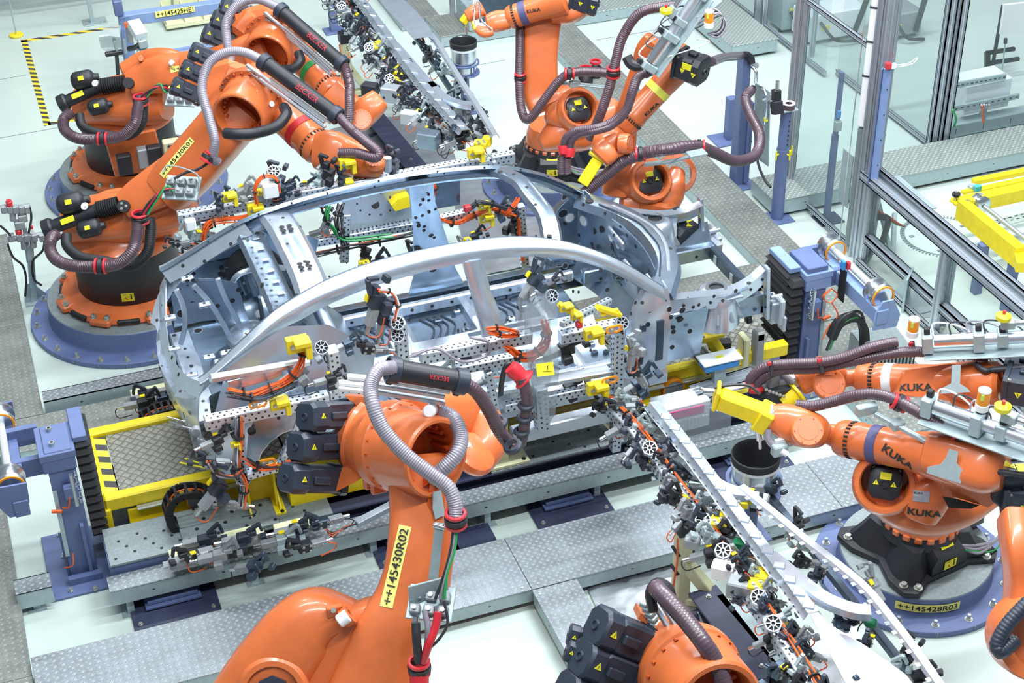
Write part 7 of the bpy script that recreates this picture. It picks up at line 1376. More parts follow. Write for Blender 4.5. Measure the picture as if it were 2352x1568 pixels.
hbeam(A(848, 285), A(958, 420), .22, 'dark blue steel beam on the floor below the rear gripper', 'navy'); hbeam(A(1610, 1400), A(1760, 1600), .22, 'dark blue steel beam on the floor at the bottom right', 'navy'); hbeam(A(1660, 1410), A(1810, 1590), .12, 'grey steel channel beside the dark blue beam at the bottom right', 'zinc')
def trestle(top, foot, foot2, label, z):
    t = thing('locating_stand', A(*foot, 0), label, 'stand'); f = A(*foot, 0); yy = f.y; tp = Y(*top, yy); f2 = A(*foot2, 0)
    mb = MB('beige'); mb.bar(f, tp, .12, .1, .01, up=EX); obj('upright', mb, t); mb = MB('beige'); mb.bar(f.lerp(tp, .62), f2, .1, .08, .008, up=UP); mb.bar(f+UP*.05, f2+UP*.05, .08, .06, .006); obj('brace', mb, t)
    mb = MB('black'); mb.box(tp+UP*.05, (.13, .13, .12), .01); mb.box(tp+V((.08, 0, .1)), (.12, .08, .08), .008); obj('locator', mb, t); mb = MB('rubber')
    for k in (.15, .5, .75): p = f.lerp(tp, k); mb.box(p, (.135, .115, .02), .004)
    obj('strap', mb, t); mb = MB('cable_orange'); mb.tube([tp+V((-.08, -.06, 0)), f.lerp(tp, .7)+V((-.07, -.06, 0)), f.lerp(tp, .3)+V((-.08, -.05, 0)), f+V((-.05, -.1, .1))], .008); obj('cable', mb, t); return t
trestle((1572, 1218), (1560, 1385), (1665, 1400), 'cream triangular locating stand with cable straps at the lower right', 1); trestle((792, 95), (800, 225), (850, 215), 'cream triangular locating stand behind the robots at the top', 1)
t = thing('small_blue_foot', A(770, 72), 'small blue foot plate with post at the top beside the rear fixture', 'stand'); mb = MB('blue'); q = A(768, 72); mb.box(q+UP*.01, (.26, .22, .02), .004); mb.bar(q, q+UP*.5, .1, .1, .004, up=EX); obj('post', mb, t)
# floor-side machine behind the front end (camera rig)
t = thing('camera_rig', (5.1, 9.3, .3), 'blue topped measuring camera on grey aluminium profiles in front of the car nose', 'camera')
p0, p1 = A(1592, 905, .55), A(1735, 862, .55); mb = MB('alu'); profile(mb, p0, p1, .16, .08); obj('profile_beam', mb, t, flat=True); mb = MB('alu'); profile(mb, A(1600, 805, .62), A(1640, 850, .62), .12, .06); obj('profile_beam', mb, t, flat=True); mb = MB('alu'); profile(mb, A(1640, 930, .45), A(1660, 980, .05), .09, .09); obj('profile_leg', mb, t, flat=True)
p = A(1652, 832, .75); mb = MB('skyblue'); mb.bar(p-EX*.15, p+EX*.15, .14, .07, .015); mb.m('bandwhite'); mb.bar(p-EX*.17+UP*.045, p+EX*.17+UP*.045, .16, .02, .006); mb.m('stickeryellow'); mb.box(p+UP*.057, (.06, .03, .003)); obj('camera_head', mb, t, 'blue camera with white lid'); mb = MB('zinc'); mb.box(p-UP*.1, (.1, .08, .14), .008); obj('camera_bracket', mb, t)
t = thing('body_support', (4.9, 9.6, .5), 'yellow support arm with square head carrying the car front rail', 'support'); a = A(1630, 765, .78); b = A(1665, 830, .56); mb = MB('yellow'); mb.bar(a-UP*.03, b, .09, .07, .006); mb.box(a, (.2, .16, .03), .004); mb.box(a-UP*.03-EX*.02, (.16, .13, .02), .004); obj('arm', mb, t); mb = MB('chrome'); mb.cyl(a, a+UP*.09, .022, n=14); mb.m('bolt')
for dx in (-.08, .08): mb.bolt(a+V((dx, -.05, .015)), UP, .01, .014)
obj('pin', mb, t)
t = thing('nose_locator', (5.2, 9.5, .5), 'cream bracket with black clamp and grey cylinder at the car nose', 'clamp'); p = A(1710, 770, .7); mb = MB('beige'); mb.bar(p, p-UP*.35, .14, .05, .01, up=EX); mb.m('navy'); mb.box(p-UP*.1-EY*.04, (.05, .02, .16), .01); obj('bracket', mb, t); mb = MB('black'); mb.bar(p+V((-.12, 0, -.05)), p+V((-.3, .05, -.05)), .08, .08, .01); mb.bar(p+V((.03, 0, .12)), p+V((.0, 0, .3)), .06, .05, .008, up=EX); mb.bar(p+V((0, 0, .3)), p+V((-.09, 0, .42)), .05, .05, .008); obj('clamp_arm', mb, t); mb = MB('grey'); p = A(1742, 770, .7); mb.bar(p+UP*.05, p-UP*.35, .1, .08, .012, up=EX); mb.m('white'); mb.box(p+UP*.02-EY*.045, (.06, .01, .08)); obj('cylinder', mb, t); mb = MB('cable_black'); mb.tube([p-UP*.3, p+V((.0, -.06, -.45)), p+V((-.02, -.1, -.5))], .01); mb.m('cable_orange'); mb.tube([p-UP*.28-EY*.04, p+V((.02, -.08, -.4)), p+V((-.04, -.1, -.5))], .006); obj('cable', mb, t)
t = thing('cooling_unit', (4.3, 9.0, .3), 'white ribbed box with pink band wrapped in film beside the near channel', 'box'); p = A(1560, 945, .45); mb = MB('white'); mb.m('bandwhite'); mb.bar(p-EX*.22, p+EX*.22, .2, .26, .01); mb.m('pink'); mb.bar(p+V((-.16, -.104, .06)), p+V((.16, -.104, .06)), .01, .07); mb.m('white')
for k in range(14): mb.box(p+V((-.2+.03*k, -.104, -.06)), (.012, .008, .1))
obj('housing', mb, t); mb = MB('film'); rows = [[p+V((dx, -.18-.02*(k % 2), z_)) for k, dx in enumerate((-.3, -.15, 0, .15, .3, .36))] for z_ in (.16, 0, -.2)]; mb.sheet(rows, .002); obj('film', mb, t, 'clear plastic film')
# machinery far behind the glass at the top
for k, (x, y, w_, h_, m_, lab) in enumerate(((1822, 8, .5, .5, 'zinc', 'pale machine housing seen through the glass at the top'), (1905, 30, .8, .35, 'bandwhite', 'low white housing behind the tall glass partition'), (2060, 25, .5, .3, 'grey', 'grey floor housing behind the upper right glass'))):
    p = A(x, y, .3); t = thing('machine_housing', (p.x, p.y, 0), lab, 'machine'); mb = MB(m_); mb.box((p.x, p.y, h_/2+.05), (w_, .4, h_), .02); obj('housing', mb, t)
    for dx in (-.4, .4): mb = MB('rubber'); mb.cyl((p.x+dx*w_, p.y-.1, 0), (p.x+dx*w_, p.y-.1, .06), .03, n=12); obj('foot', mb, t)
    mb = MB('rubber'); mb.tube([(p.x-w_*.3, p.y-.21, .3), (p.x-w_*.1, p.y-.35, .1), (p.x+w_*.4, p.y-.35, .04)], .02, 8); mb.bar((p.x+w_*.3, p.y-.22, .1), (p.x+w_*.5, p.y-.22, .6), .05, .05, up=EX); obj('hose', mb, t)
    mb = MB('yellow'); mb.box((p.x-w_*.2, p.y-.205, h_*.6), (.1, .01, .06)); obj('marking', mb, t)
# ---------------- grippers ----------------
def perf(par, a, b, w_=.07, h_=.07, up=UP, pitch=.045, label=None, m='alu'):
    a, b = V(a), V(b); x, sd, u = orth(b-a, V(up)); L = (b-a).length; mb = MB(m); mb.bar(a, b, w_, h_, .006, up=up); mb.m('rubber'); n = int(L/pitch)
    for (ax, ext, oth) in ((sd, w_, u), (-sd, w_, u), (u, h_, sd), (-u, h_, sd)):
        if ax.dot(FW) > .1: continue
        for k in range(n):
            for o_ in (-.22, .22) if (h_ if ax in (sd, -sd) else w_) > .05 else (0,):
                p = a+x*(pitch*(k+.5+(.5 if o_ > 0 else 0)))+ax*(ext/2)+oth*o_*(h_ if ax.cross(sd).length < .1 else w_)
                if (p-a).length < L: mb.cyl(p-ax*.001, p+ax*.0015, .0085, n=6)
    return obj('perforated_beam', mb, par, label, flat=True)
def star(par, p, ax, r=.045):
    x, sd, u = orth(V(ax), UP); p = V(p); mb = MB('alu'); mb.lathe(p-x*.03, x, [(0, r*.86), (0, r), (.05, r), (.05, r*.86), (0, r*.86)], 8, cap=False); mb.m('rubber'); mb.cyl(p+x*.0, p+x*.004, r*.86, n=8); mb.m('alu'); mb.ring(p-x*.0, x, r*.35, r*.2, .018, 10)
    for k in range(8): a = 2*pi*k/8; d = sd*cos(a)+u*sin(a); mb.bar(p+x*.012+d*r*.33, p+x*.012+d*r*.9, r*.1, .012, up=x)
    return obj('tube_end', mb, par, 'star shaped aluminium tube end', flat=True)
def yblock(par, p, s=.07, R=None):
    R = R or Matrix(); p = V(p); mb = MB('yellow'); mb.box(p, (s*1.2, s*.5, s*.9), .004, R); mb.box(p+R @ V((s*.2, -s*.45, s*.35)), (s*.9, s*.8, s*.3), .004, R); mb.box(p+R @ V((s*.5, -s*.5, -s*.2)), (s*.35, s*.5, s), .004, R); mb.m('bolt')
    for dx in (-.3, .3): mb.bolt(p+R @ V((dx*s, -.26*s, .0)), R @ V((0, -1, 0)), s*.1, s*.12)
    return obj('locating_block', mb, par, 'yellow locating block', flat=True)
def clamp_(par, p, d, s=1., seed=0, col='black'):
    """pneumatic clamp: cylinder, body, toggle arm with pad"""
    rr = random.Random(seed); col = ('black', 'motor', 'grey', 'motor', 'steel_dark', 'black', 'zinc')[seed % 7] if col == 'black' else col; s *= .92; d = V(d).normalized(); x, sd, u = orth(d, UP); R = Matrix((x, sd, u)).transposed(); p = V(p); q = lambda a, b, c: p+x*a*s+sd*b*s+u*c*s
    mb = MB('grey'); mb.box(q(-.09, 0, 0), (.12*s, .05*s, .05*s), .006, R); mb.m('chrome'); mb.cyl(q(-.15, 0, 0), q(-.2, 0, 0), .014*s, n=8); mb.m(col); mb.box(q(0, 0, 0), (.09*s, .062*s, .075*s), .008, R); mb.box(q(.06, 0, .03), (.06*s, .05*s, .04*s), .006, R)
    ma = MB(col); ma.bar(q(.03, .0, .05), q(.12, 0, .09+.03*rr.random()), .03*s, .022*s, .003); ma.bar(q(.12, 0, .1), q(.13, 0, .03), .026*s, .02*s, .003); ma.box(q(.13, 0, -.02), (.04*s, .05*s, .03*s), .004, R); mb.box(q(-.02, .05, -.04), (.06*s, .05*s, .05*s), .005, R)
    mb.m('bolt')
    for a, b in ((-.03, .02), (.02, .02), (-.03, -.02), (.02, -.02)): mb.bolt(q(a, -.032, b), -sd, .007*s, .008*s)
    for a, b in ((-.12, .0), (-.06, .0)): mb.bolt(q(a, -.026, b), -sd, .006*s, .007*s)
    if seed % 3 == 0: mb.m('yellow'); mb.box(q(.0, -.03, .045), (.04*s, .03*s, .012*s), .002, R)
    if seed % 4 == 1: mb.m('white'); mb.box(q(-.08, -.027, .01), (.05*s, .004, .02*s), 0, R)
    o = obj('clamp', mb, par); obj('toggle_arm', ma, o); mb = MB('cable_orange' if seed % 2 else 'cable_black'); c0 = q(-.16, -.02, 0); mb.tube([c0, c0-x*.06*s-u*.03*s, c0-x*.05*s-u*.09*s+sd*.02, c0+x*.05*s-u*.1*s], .0045, 5, 4); obj('cable', mb, o); return o
def bundle(par, l, n=5, spr=.012, m='cable_orange', r=.0065, ties=True, seed=1):
    rr = random.Random(seed); l = [V(p) for p in l]
    for k in range(n):
        o_ = V((rr.uniform(-1, 1), rr.uniform(-1, 1), rr.uniform(-1, 1)))*spr; mb = MB(m if not isinstance(m, (list, tuple)) else m[k % len(m)]); mb.tube([p+o_+V((rr.uniform(-1, 1), rr.uniform(-1, 1), rr.uniform(-1, 1)))*spr*.5 for p in l], r, 6, 5); obj('cable', mb, par)
    if ties:
        p = smooth(l, 3)
        for i in range(2, len(p)-1, 4): mb = MB('rubber'); mb.ring(p[i], p[i+1]-p[i], spr*1.9+r, spr*1.2, .01, 10); obj('cable_tie', mb, par)
def ring_lug(par, p, nrm, s=1.):
    mb = MB('amber'); x, sd, u = orth(V(nrm), UP); n = 20; o_ = []; i_ = []
    for k in range(n): a = 2*pi*k/n; e = math.copysign(.03, cos(a)); o_.append(V(p)+sd*(e+.028*cos(a))*s+u*.028*sin(a)*s); i_.append(V(p)+sd*(e+.016*cos(a))*s+u*.016*sin(a)*s)
    mb.band(o_, i_, x*.012); mb.m('bolt'); mb.bolt(V(p)+sd*.02*s+x*.012, x, .012*s, .014); obj('lifting_ring', mb, par, 'orange oval lifting ring', flat=True)
def shelfplate(par, a, b, w_, m='alu', up=UP, name='plate', th=.01, label=None):
    mb = MB(m); mb.bar(a, b, w_, th, .002, up=up); return obj(name, mb, par, label)
# --- near gripper, in front of the car ---
yg = 8.78; G = thing('gripper', (2.6, yg, .8), 'large aluminium gripper frame of perforated tubes in front of the near car side', 'gripper'); g = lambda x, y, dy=0.: Y(x, y, yg+dy)
perf(G, g(470, 972), g(755, 912), .08, .09); perf(G, g(755, 905), g(1215, 815), .07, .07); perf(G, g(965, 822, -.06), g(1220, 772, -.06), .07, .09); perf(G, g(1285, 775), g(1428, 745), .08, .09, label='long perforated aluminium tube')
perf(G, g(1420, 748), g(1416, 895), .08, .08, up=EX); perf(G, g(1415, 955), g(1412, 1032), .08, .07, up=EX); perf(G, g(548, 955, .0), g(552, 1105, .0), .07, .07, up=EX); perf(G, g(762, 800), g(775, 895), .1, .08, up=EX); perf(G, g(918, 738), g(926, 838), .08, .08, up=EX); perf(G, g(1158, 935), g(1415, 880), .06, .07); perf(G, g(1238, 885), g(1245, 978), .12, .09, up=EX); perf(G, g(700, 930, .1), g(640, 1075, .1), .05, .05)
perf(G, g(566, 1090, -.1), g(660, 1062, -.1), .07, .06); perf(G, g(1120, 850), g(1140, 945), .07, .05, up=EX); perf(G, g(1290, 745), g(1400, 690, .3), .05, .05)
for x, y in ((912, 742), (912, 770), (738, 798), (1266, 680), (1428, 742), (560, 700+400)): star(G, g(x, y, -.07), V((0, -.8, .6)), .05)
for x, y, s in ((682, 790, .12), (640, 925, .1), (1360, 765, .1), (1368, 890, .11), (1298, 705, .07), (1322, 725, .06), (640, 1070, .09), (540, 1020, .05)): yblock(G, g(x, y, -.09), s)
mb = MB('red'); mb.box(g(1330, 745, -.1), (.05, .05, .05), .01); obj('button', mb, G, 'red plastic cap'); mb = MB('yellow'); mb.bar(g(1285, 700, -.05), g(1328, 722, -.05), .06, .04, .004); mb.bar(g(1370, 705, -.05), g(1425, 722, -.05), .06, .03, .004); mb.bar(g(1380, 722, -.05), g(1420, 712, -.05), .03, .03, .004); obj('support_arm', mb, G, 'yellow support arm')
for x, y in ((592, 926), (612, 1061), (1410, 755), (1400, 872)): ring_lug(G, g(x, y, -.12), -EY, 1.1)
for k, (x, y, dx, dz) in enumerate(((500, 1010, 1, .2), (480, 1060, -1, .3), (690, 850, 1, .5), (865, 690, .4, 1), (800, 790, 1, .2), (845, 800, -1, .3), (1000, 870, 1, 0), (1090, 830, -1, .2), (1265, 655, 1, .3), (1455, 800, .2, 1), (1460, 850, -.5, 1), (1470, 880, 1, .4), (760, 870, 1, 0), (1180, 900, -1, 0), (1310, 890, 1, .2), (500, 1120, 1, 1), (530, 1160, -1, .3), (880, 730, .3, 1), (1230, 640, .5, .6), (1300, 800, 1, .1), (1120, 870, 1, .3))): clamp_(G, g(x, y, -.05+.1*((k*7) % 3)), V((dx, .1, dz)), .9+.15*((k*5) % 4), k)
bundle(G, [g(530, 895, -.1), g(570, 905, -.1), g(620, 892, -.1), g(660, 870, -.1), g(690, 840, -.1), g(700, 800, -.1)], 8, .02); bundle(G, [g(525, 905, -.12), g(600, 912, -.12), g(680, 880, -.12)], 4, .015, 'cable_black'); bundle(G, [g(1165, 800, -.12), g(1200, 820, -.12), g(1235, 808, -.12), g(1255, 780, -.12), g(1250, 740, -.12)], 8, .02); bundle(G, [g(548, 960, -.1), g(548, 1020, -.1), g(545, 1070, -.1), g(560, 1110, -.1), g(555, 1160, -.1)], 7, .018, ['greyhose', 'cable_orange', 'cable_black', 'white'])
bundle(G, [g(565, 1055, -.16), g(600, 1075, -.16), g(650, 1070, -.16), g(690, 1050, -.16)], 6, .018, ['cable_orange', 'cable_black']); bundle(G, [g(480, 1060, -.15), g(500, 1090, -.15), g(540, 1095, -.15), g(560, 1080, -.15)], 4, .012, ['cable_orange', 'cable_black', 'greyhose']); bundle(G, [g(1120, 755, -.1), g(1150, 752, -.1), g(1190, 765, -.1), g(1160, 770, -.1), g(1120, 760, -.1)], 4, .01)
bundle(G, [g(940, 820, -.12), g(1000, 800, -.12), g(1060, 830, -.12), g(1118, 815, -.12), g(1120, 785, -.12), g(1080, 775, -.12)], 1, .0, 'greyhose', .012, False)
bundle(G, [g(870, 665, -.1), g(900, 672, -.1), g(915, 700, -.1), g(908, 735, -.1)], 3, .008, ['cable_orange', 'white'])
mb = MB('film'); P_ = [[(1206, 705), (1206, 790), (1216, 860), (1240, 940)], [(1218, 695), (1222, 790), (1230, 865), (1248, 968)], [(1250, 690), (1258, 790), (1262, 870), (1262, 972)], [(1280, 692), (1282, 790), (1284, 860), (1276, 950)]]; rows = [[g(x, y, -.2-.05*(i % 2)+.02*j) for j, (x, y) in enumerate(r)] for i, r in enumerate(P_)]; mb.sheet(rows, .003); mb.sheet([[p+EY*.14 for p in r] for r in rows], .003); obj('plastic_bag', mb, G, 'clear plastic bag around a gripper column'); plate('warning_label', g(1252, 848, -.28), RT-DN*.12, DN, .12, .09, 'stickeryellow', G); tri(g(1258, 845, -.29), RT, -FW, .04, G)
mb = MB('black'); mb.tube([g(1182, 840, -.3), g(1168, 835, -.3), g(1158, 850, -.3), g(1152, 880, -.28), g(1150, 905, -.25)], .02); obj('hose', mb, G); mb = MB('red'); mb.lathe(g(1172, 842, -.35), g(1205, 872, -.4)-g(1172, 842, -.35), [(0, .05), (.05, .06), (.09, .055), (.12, .062), (.13, .08), (.14, .08)], 24); obj('hose_socket', mb, G, 'big red hose socket'); 
mb = MB('hose'); mb.tube([g(1200, 868, -.42), g(1208, 900, -.45), g(1210, 930, -.45), g(1206, 960, -.45), g(1203, 990, -.45), g(1195, 1020, -.45)], .04, 10, 8, .05, .015); obj('hose', mb, G, 'purple ribbed hose', ang=60)
for x, y in ((1208, 935), (1205, 963), (1198, 995)): mb = MB('motor'); mb.ring(g(x, y, -.45), UP, .058, .036, .035, 20, .01); obj('hose_ring', mb, G)
mb = MB('alu'); mb.bar(g(1175, 1000, .05), g(1405, 945, .05), .1, .12, .01); mb.bar(g(1080, 905, .06), g(1400, 905-55, .06), .1, .05, .01); obj('cross_tube', mb, G)
mb = MB('steel'); mb.bar(g(500, 985, .06), g(700, 900, .05), .01, .12, .002); mb.bar(g(880, 850, .04), g(1060, 880, .04), .01, .16, .003); mb.m('steel_light'); mb.bar(g(480, 870, -.02), g(715, 830, -.02), .05, .06, .02); mb.bar(g(520, 885, -.02), g(650, 850, -.02), .04, .1, .02); obj('contour_plate', mb, G)
# --- side frame outer panel carried below the gripper
t = thing('side_panel', (2.0, 8.9, .8), 'grey steel body side panel with wheel arch behind the front robot', 'panel'); mb = MB('steel'); cx, cy = 705, 1095; inner = [g(cx+r_*cos(RAD(a))*1.0, cy-r_*.95*sin(RAD(a)), .08) for a, r_ in [(a, 120) for a in range(15, 166, 15)]]; outer = [g(x, y, .1) for x, y in ((905, 1030), (900, 975), (880, 940), (820, 930), (760, 925), (700, 925), (650, 930), (610, 935), (585, 960), (570, 1000), (565, 1060))]; mb.sheet([inner, [a.lerp(b, .4) for a, b in zip(inner, outer)], outer], .006); mb.m('steel_light'); mb.sheet([inner, [p+EY*.06 for p in inner]], .004); mb.m('rubber'); mb.cyl(g(578, 990, .07), g(578, 990, .06), .03, n=16); mb.cyl(g(640, 960, .07), g(640, 960, .065), .012, n=12); obj('panel', mb, t)
# --- rear gripper behind the car ---
yg2 = 11.35; G = thing('gripper', (2.6, yg2, 1.5), 'aluminium gripper frame with orange cables behind the far roof rail', 'gripper'); g = lambda x, y, dy=0.: Y(x, y, yg2+dy)
perf(G, g(408, 500), g(690, 446), .08, .09, label='long perforated aluminium tube'); perf(G, g(690, 446), g(1180, 358), .08, .09); perf(G, g(700, 560), g(960, 515), .07, .07); perf(G, g(1005, 505), g(1075, 488), .07, .07); perf(G, g(468, 505), g(478, 600), .07, .07, up=EX); perf(G, g(1195, 470), g(1205, 610), .07, .07, up=EX); perf(G, g(795, 490), g(790, 600), .07, .07, up=EX); perf(G, g(425, 560), g(480, 575), .06, .06)
mb = MB('alu'); pl = [g(785, 452), g(945, 418), g(948, 520), g(792, 545)]; mb.rings([pl, [p+EY*.012 for p in pl]]); mb.m('rubber'); mb.cyl(g(862, 470, -.002), g(862, 470, -.006), .035, n=24)
for k in range(10): a = 2*pi*k/10; mb.cyl(g(862+42*cos(a), 468+26*sin(a), -.002), g(862+42*cos(a), 468+26*sin(a), -.006), .009, n=8)
for k in range(16): mb.cyl(g(802+9*k, 532-1.8*k, -.002), g(802+9*k, 532-1.8*k, -.006), .008, n=6)
obj('tool_plate', mb, G, 'large drilled aluminium plate'); mb = MB('steel_dark'); pl = [g(1000, 400), g(1056, 388), g(1056, 470), g(1000, 480)]; mb.rings([pl, [p+EY*.008 for p in pl]]); obj('cover_plate', mb, G, 'dull grey cover sheet')
mb = MB('yellow'); pl = [g(899, 472, -.1), g(914, 458, -.1), g(940, 450, -.1), g(942, 475, -.1), g(908, 485, -.1)]; mb.rings([pl, [p+EY*.1 for p in pl]]); obj('pointed_block', mb, G, 'yellow pointed bracket')
for x, y, s in ((525, 452, .09), (585, 480, .1), (795, 375, .1), (600, 440, .06), (1110, 472, .08), (1115, 500, .09), (795, 420, .08), (1090, 350, .1), (835, 605, .07), (1070, 552, .06)): yblock(G, g(x, y, -.06), s)
for k, (x, y, dx, dz) in enumerate(((505, 470, .1, 1), (532, 462, .1, 1), (480, 500, 1, .3), (450, 540, -1, .4), (405, 560, -1, .2), (430, 600, .5, 1), (560, 440, 1, .4), (640, 415, .3, 1), (665, 430, 1, .3), (700, 430, 1, 0), (735, 420, -.3, 1), (755, 400, .2, 1), (785, 410, .1, 1), (820, 395, 1, .3), (905, 375, .1, 1), (640, 450, 1, .2), (750, 500, .4, 1), (745, 530, 1, .2), (840, 580, .3, 1), (860, 610, 1, .3), (1065, 570, .2, 1), (1090, 545, 1, .3), (1150, 485, 1, .5), (1180, 520, -.2, 1), (1110, 380, 1, .4), (1150, 370, -1, .5), (950, 590, .1, 1), (600, 450, -1, .3))): clamp_(G, g(x, y, -.08+.06*((k*7) % 4)), V((dx, -.2, dz)), .8+.15*((k*5) % 4), k+3)
mb = MB('alu'); mb.cyl(g(632, 412, -.08), g(634, 440, -.08), .05, n=8); mb.cyl(g(890, 362, -.1), g(890, 392, -.1), .035, n=8); mb.m('white'); mb.box(g(620, 435, -.12), (.12, .1, .12), .01); mb.box(g(438, 515, -.1), (.08, .07, .09), .01); obj('sensor_block', mb, G); star(G, g(628, 396, -.08), V((.1, -.5, .8)), .055)
bundle(G, [g(470, 580, -.05), g(468, 540, -.05), g(490, 510, -.06), g(560, 500, -.06), g(640, 485, -.06), g(700, 470, -.06)], 8, .022); bundle(G, [g(720, 585, -.05), g(800, 568, -.05), g(870, 555, -.05), g(960, 535, -.05)], 6, .02, ['cable_orange', 'cable_black', 'cable_black']); bundle(G, [g(590, 470, -.14), g(586, 430, -.14), g(605, 405, -.14), g(632, 408, -.14), g(642, 440, -.14)], 3, .008); bundle(G, [g(1010, 500, -.08), g(1050, 512, -.08), g(1090, 495, -.08), g(1130, 480, -.08), g(1165, 490, -.08), g(1190, 500, -.08), g(1195, 540, -.08), g(1205, 600, -.06)], 8, .02); bundle(G, [g(1165, 490, -.1), g(1180, 470, -.1), g(1192, 455, -.1)], 4, .012); bundle(G, [g(990, 415, -.05), g(1000, 440, -.05), g(985, 470, -.05), g(1005, 400, -.05)], 5, .015); bundle(G, [g(1085, 475, -.12), g(1100, 465, -.12), g(1130, 468, -.12), g(1165, 480, -.12)], 4, .012, 'cable_black', .012)
bundle(G, [g(783, 470, -.08), g(775, 500, -.08), g(780, 530, -.08), g(790, 560, -.08)], 7, .02, ['cable_black', 'greyhose', 'cable_black']); bundle(G, [g(755, 470, -.1), g(750, 500, -.1), g(765, 520, -.1), g(790, 548, -.1), g(900, 540, -.1)], 2, .01, 'cable_green', .01, False); mb = MB('red'); mb.box(g(1074, 478, -.1), (.07, .05, .06), .01); obj('cap', mb, G, 'red cap')
# --- fixtures carrying side panels ---
def sidepanel(z, rail, flange, pillar, quarter, label, name='side_panel', dz=.0):
    t = thing(name, A(*rail[0], z), label, 'panel'); P = lambda x, y, d_=0.: A(x, y, z+d_)
    c = smooth([P(*q) for q in rail], 6); rows = [[], [], [], [], [], []]
    for i, q in enumerate(c):
        tg = (c[min(i+1, len(c)-1)]-c[max(i-1, 0)]).normalized(); sd = tg.cross(UP)
        for k, (a, b) in enumerate(((-.075, -.03), (-.06, .0), (-.045, .03), (.03, .035), (.05, .0), (.07, -.01))): rows[k].append(q+sd*a+UP*b)
    mb = MB('steel_light'); mb.sheet(rows, .005); obj('sill_rail', mb, t, 'pressed silver rail')
    for i in range(3, len(c)-1, 2):
        q = c[i]; tg = (c[min(i+1, len(c)-1)]-c[i-1]).normalized(); sd = tg.cross(UP); mb = MB('steel_light'); mb.bar(q-sd*.035+tg*.02+UP*.034, q+sd*.03-tg*.02+UP*.038, .06, .016, .007); obj('pressed_bead', mb, t)
    mb = MB('rubber')
    for i in range(1, len(c)-1): tg = (c[i+1]-c[i-1]).normalized(); mb.cyl(c[i]+tg.cross(UP)*.062+UP*.0, c[i]+tg.cross(UP)*.062+UP*.004, .006, n=6)
    obj('hole', mb, t)
    f = smooth([P(*q) for q in flange], 6); r = [[], [], [], []]
    for i, q in enumerate(f):
        tg = (f[min(i+1, len(f)-1)]-f[max(i-1, 0)]).normalized(); sd = tg.cross(UP)
        for k, (a, b) in enumerate(((-.05, -.04), (-.035, 0), (.015, .0), (.03, -.02))): r[k].append(q+sd*a+UP*b)
    mb = MB('alu'); mb.sheet(r, .004); obj('roof_flange', mb, t); mb = MB('steel_light')
    for i in range(2, len(f), 2): tg = (f[min(i+1, len(f)-1)]-f[i-1]).normalized(); mb.box(f[i]+tg.cross(UP)*.035-UP*.01, (.03, .03, .004))
    obj('spot_tab', mb, t)
    for pl in pillar:
        mb = MB('steel_light'); pp = smooth([P(q[0], q[1], -.02) for q in pl], 5); r = [[], [], [], []]
        for i, q in enumerate(pp):
            tg = (pp[min(i+1, len(pp)-1)]-pp[max(i-1, 0)]).normalized(); sd = tg.cross(UP)
            for k, (a, b) in enumerate(((-.06, -.03), (-.045, .01), (.045, .01), (.06, -.03))): r[k].append(q+sd*a+UP*b)
        mb.sheet(r, .005); obj('pillar', mb, t)
    mb = MB('steel_light'); mb.sheet([[P(*q, .02+.02*math.sin(i)) for i, q in enumerate(r)] for r in quarter], .005); obj('quarter_panel', mb, t, 'smooth bright quarter panel'); return t
sidepanel(1.2, [(1500, 930), (1560, 1005), (1640, 1110), (1720, 1220), (1800, 1325), (1865, 1415)], [(1700, 1115), (1780, 1180), (1852, 1240), (1930, 1300), (1990, 1352), (2050, 1425), (2100, 1490), (2170, 1590)], [[(1745, 1255), (1790, 1290), (1850, 1340), (1900, 1375), (1960, 1398), (2000, 1402)], [(1570, 1040), (1640, 1105), (1690, 1128), (1720, 1130)]], [[(1862, 1412), (1905, 1500), (1960, 1600), (2010, 1680)], [(1880, 1408), (1950, 1480), (2020, 1560), (2080, 1660)], [(1900, 1430), (1990, 1485), (2080, 1550), (2150, 1640)]], 'silver car side panel on the fixture at the lower right')
sidepanel(1.2, [(812, -20), (850, 30), (905, 105), (963, 185), (1015, 245), (1068, 305)], [(905, 0), (955, 45), (1000, 92), (1030, 140), (1065, 195), (1100, 250), (1136, 310)], [[(985, 190), (1017, 220), (1055, 236), (1085, 240)], [(905, 100), (940, 140), (975, 180), (1000, 200)]], [[(858, -20), (885, 20), (915, 50), (950, 90)], [(880, -20), (915, 10), (955, 50), (985, 85)], [(905, -20), (950, 20), (985, 60), (1000, 95)]], 'bright silver car side panel on the fixture at the top centre')
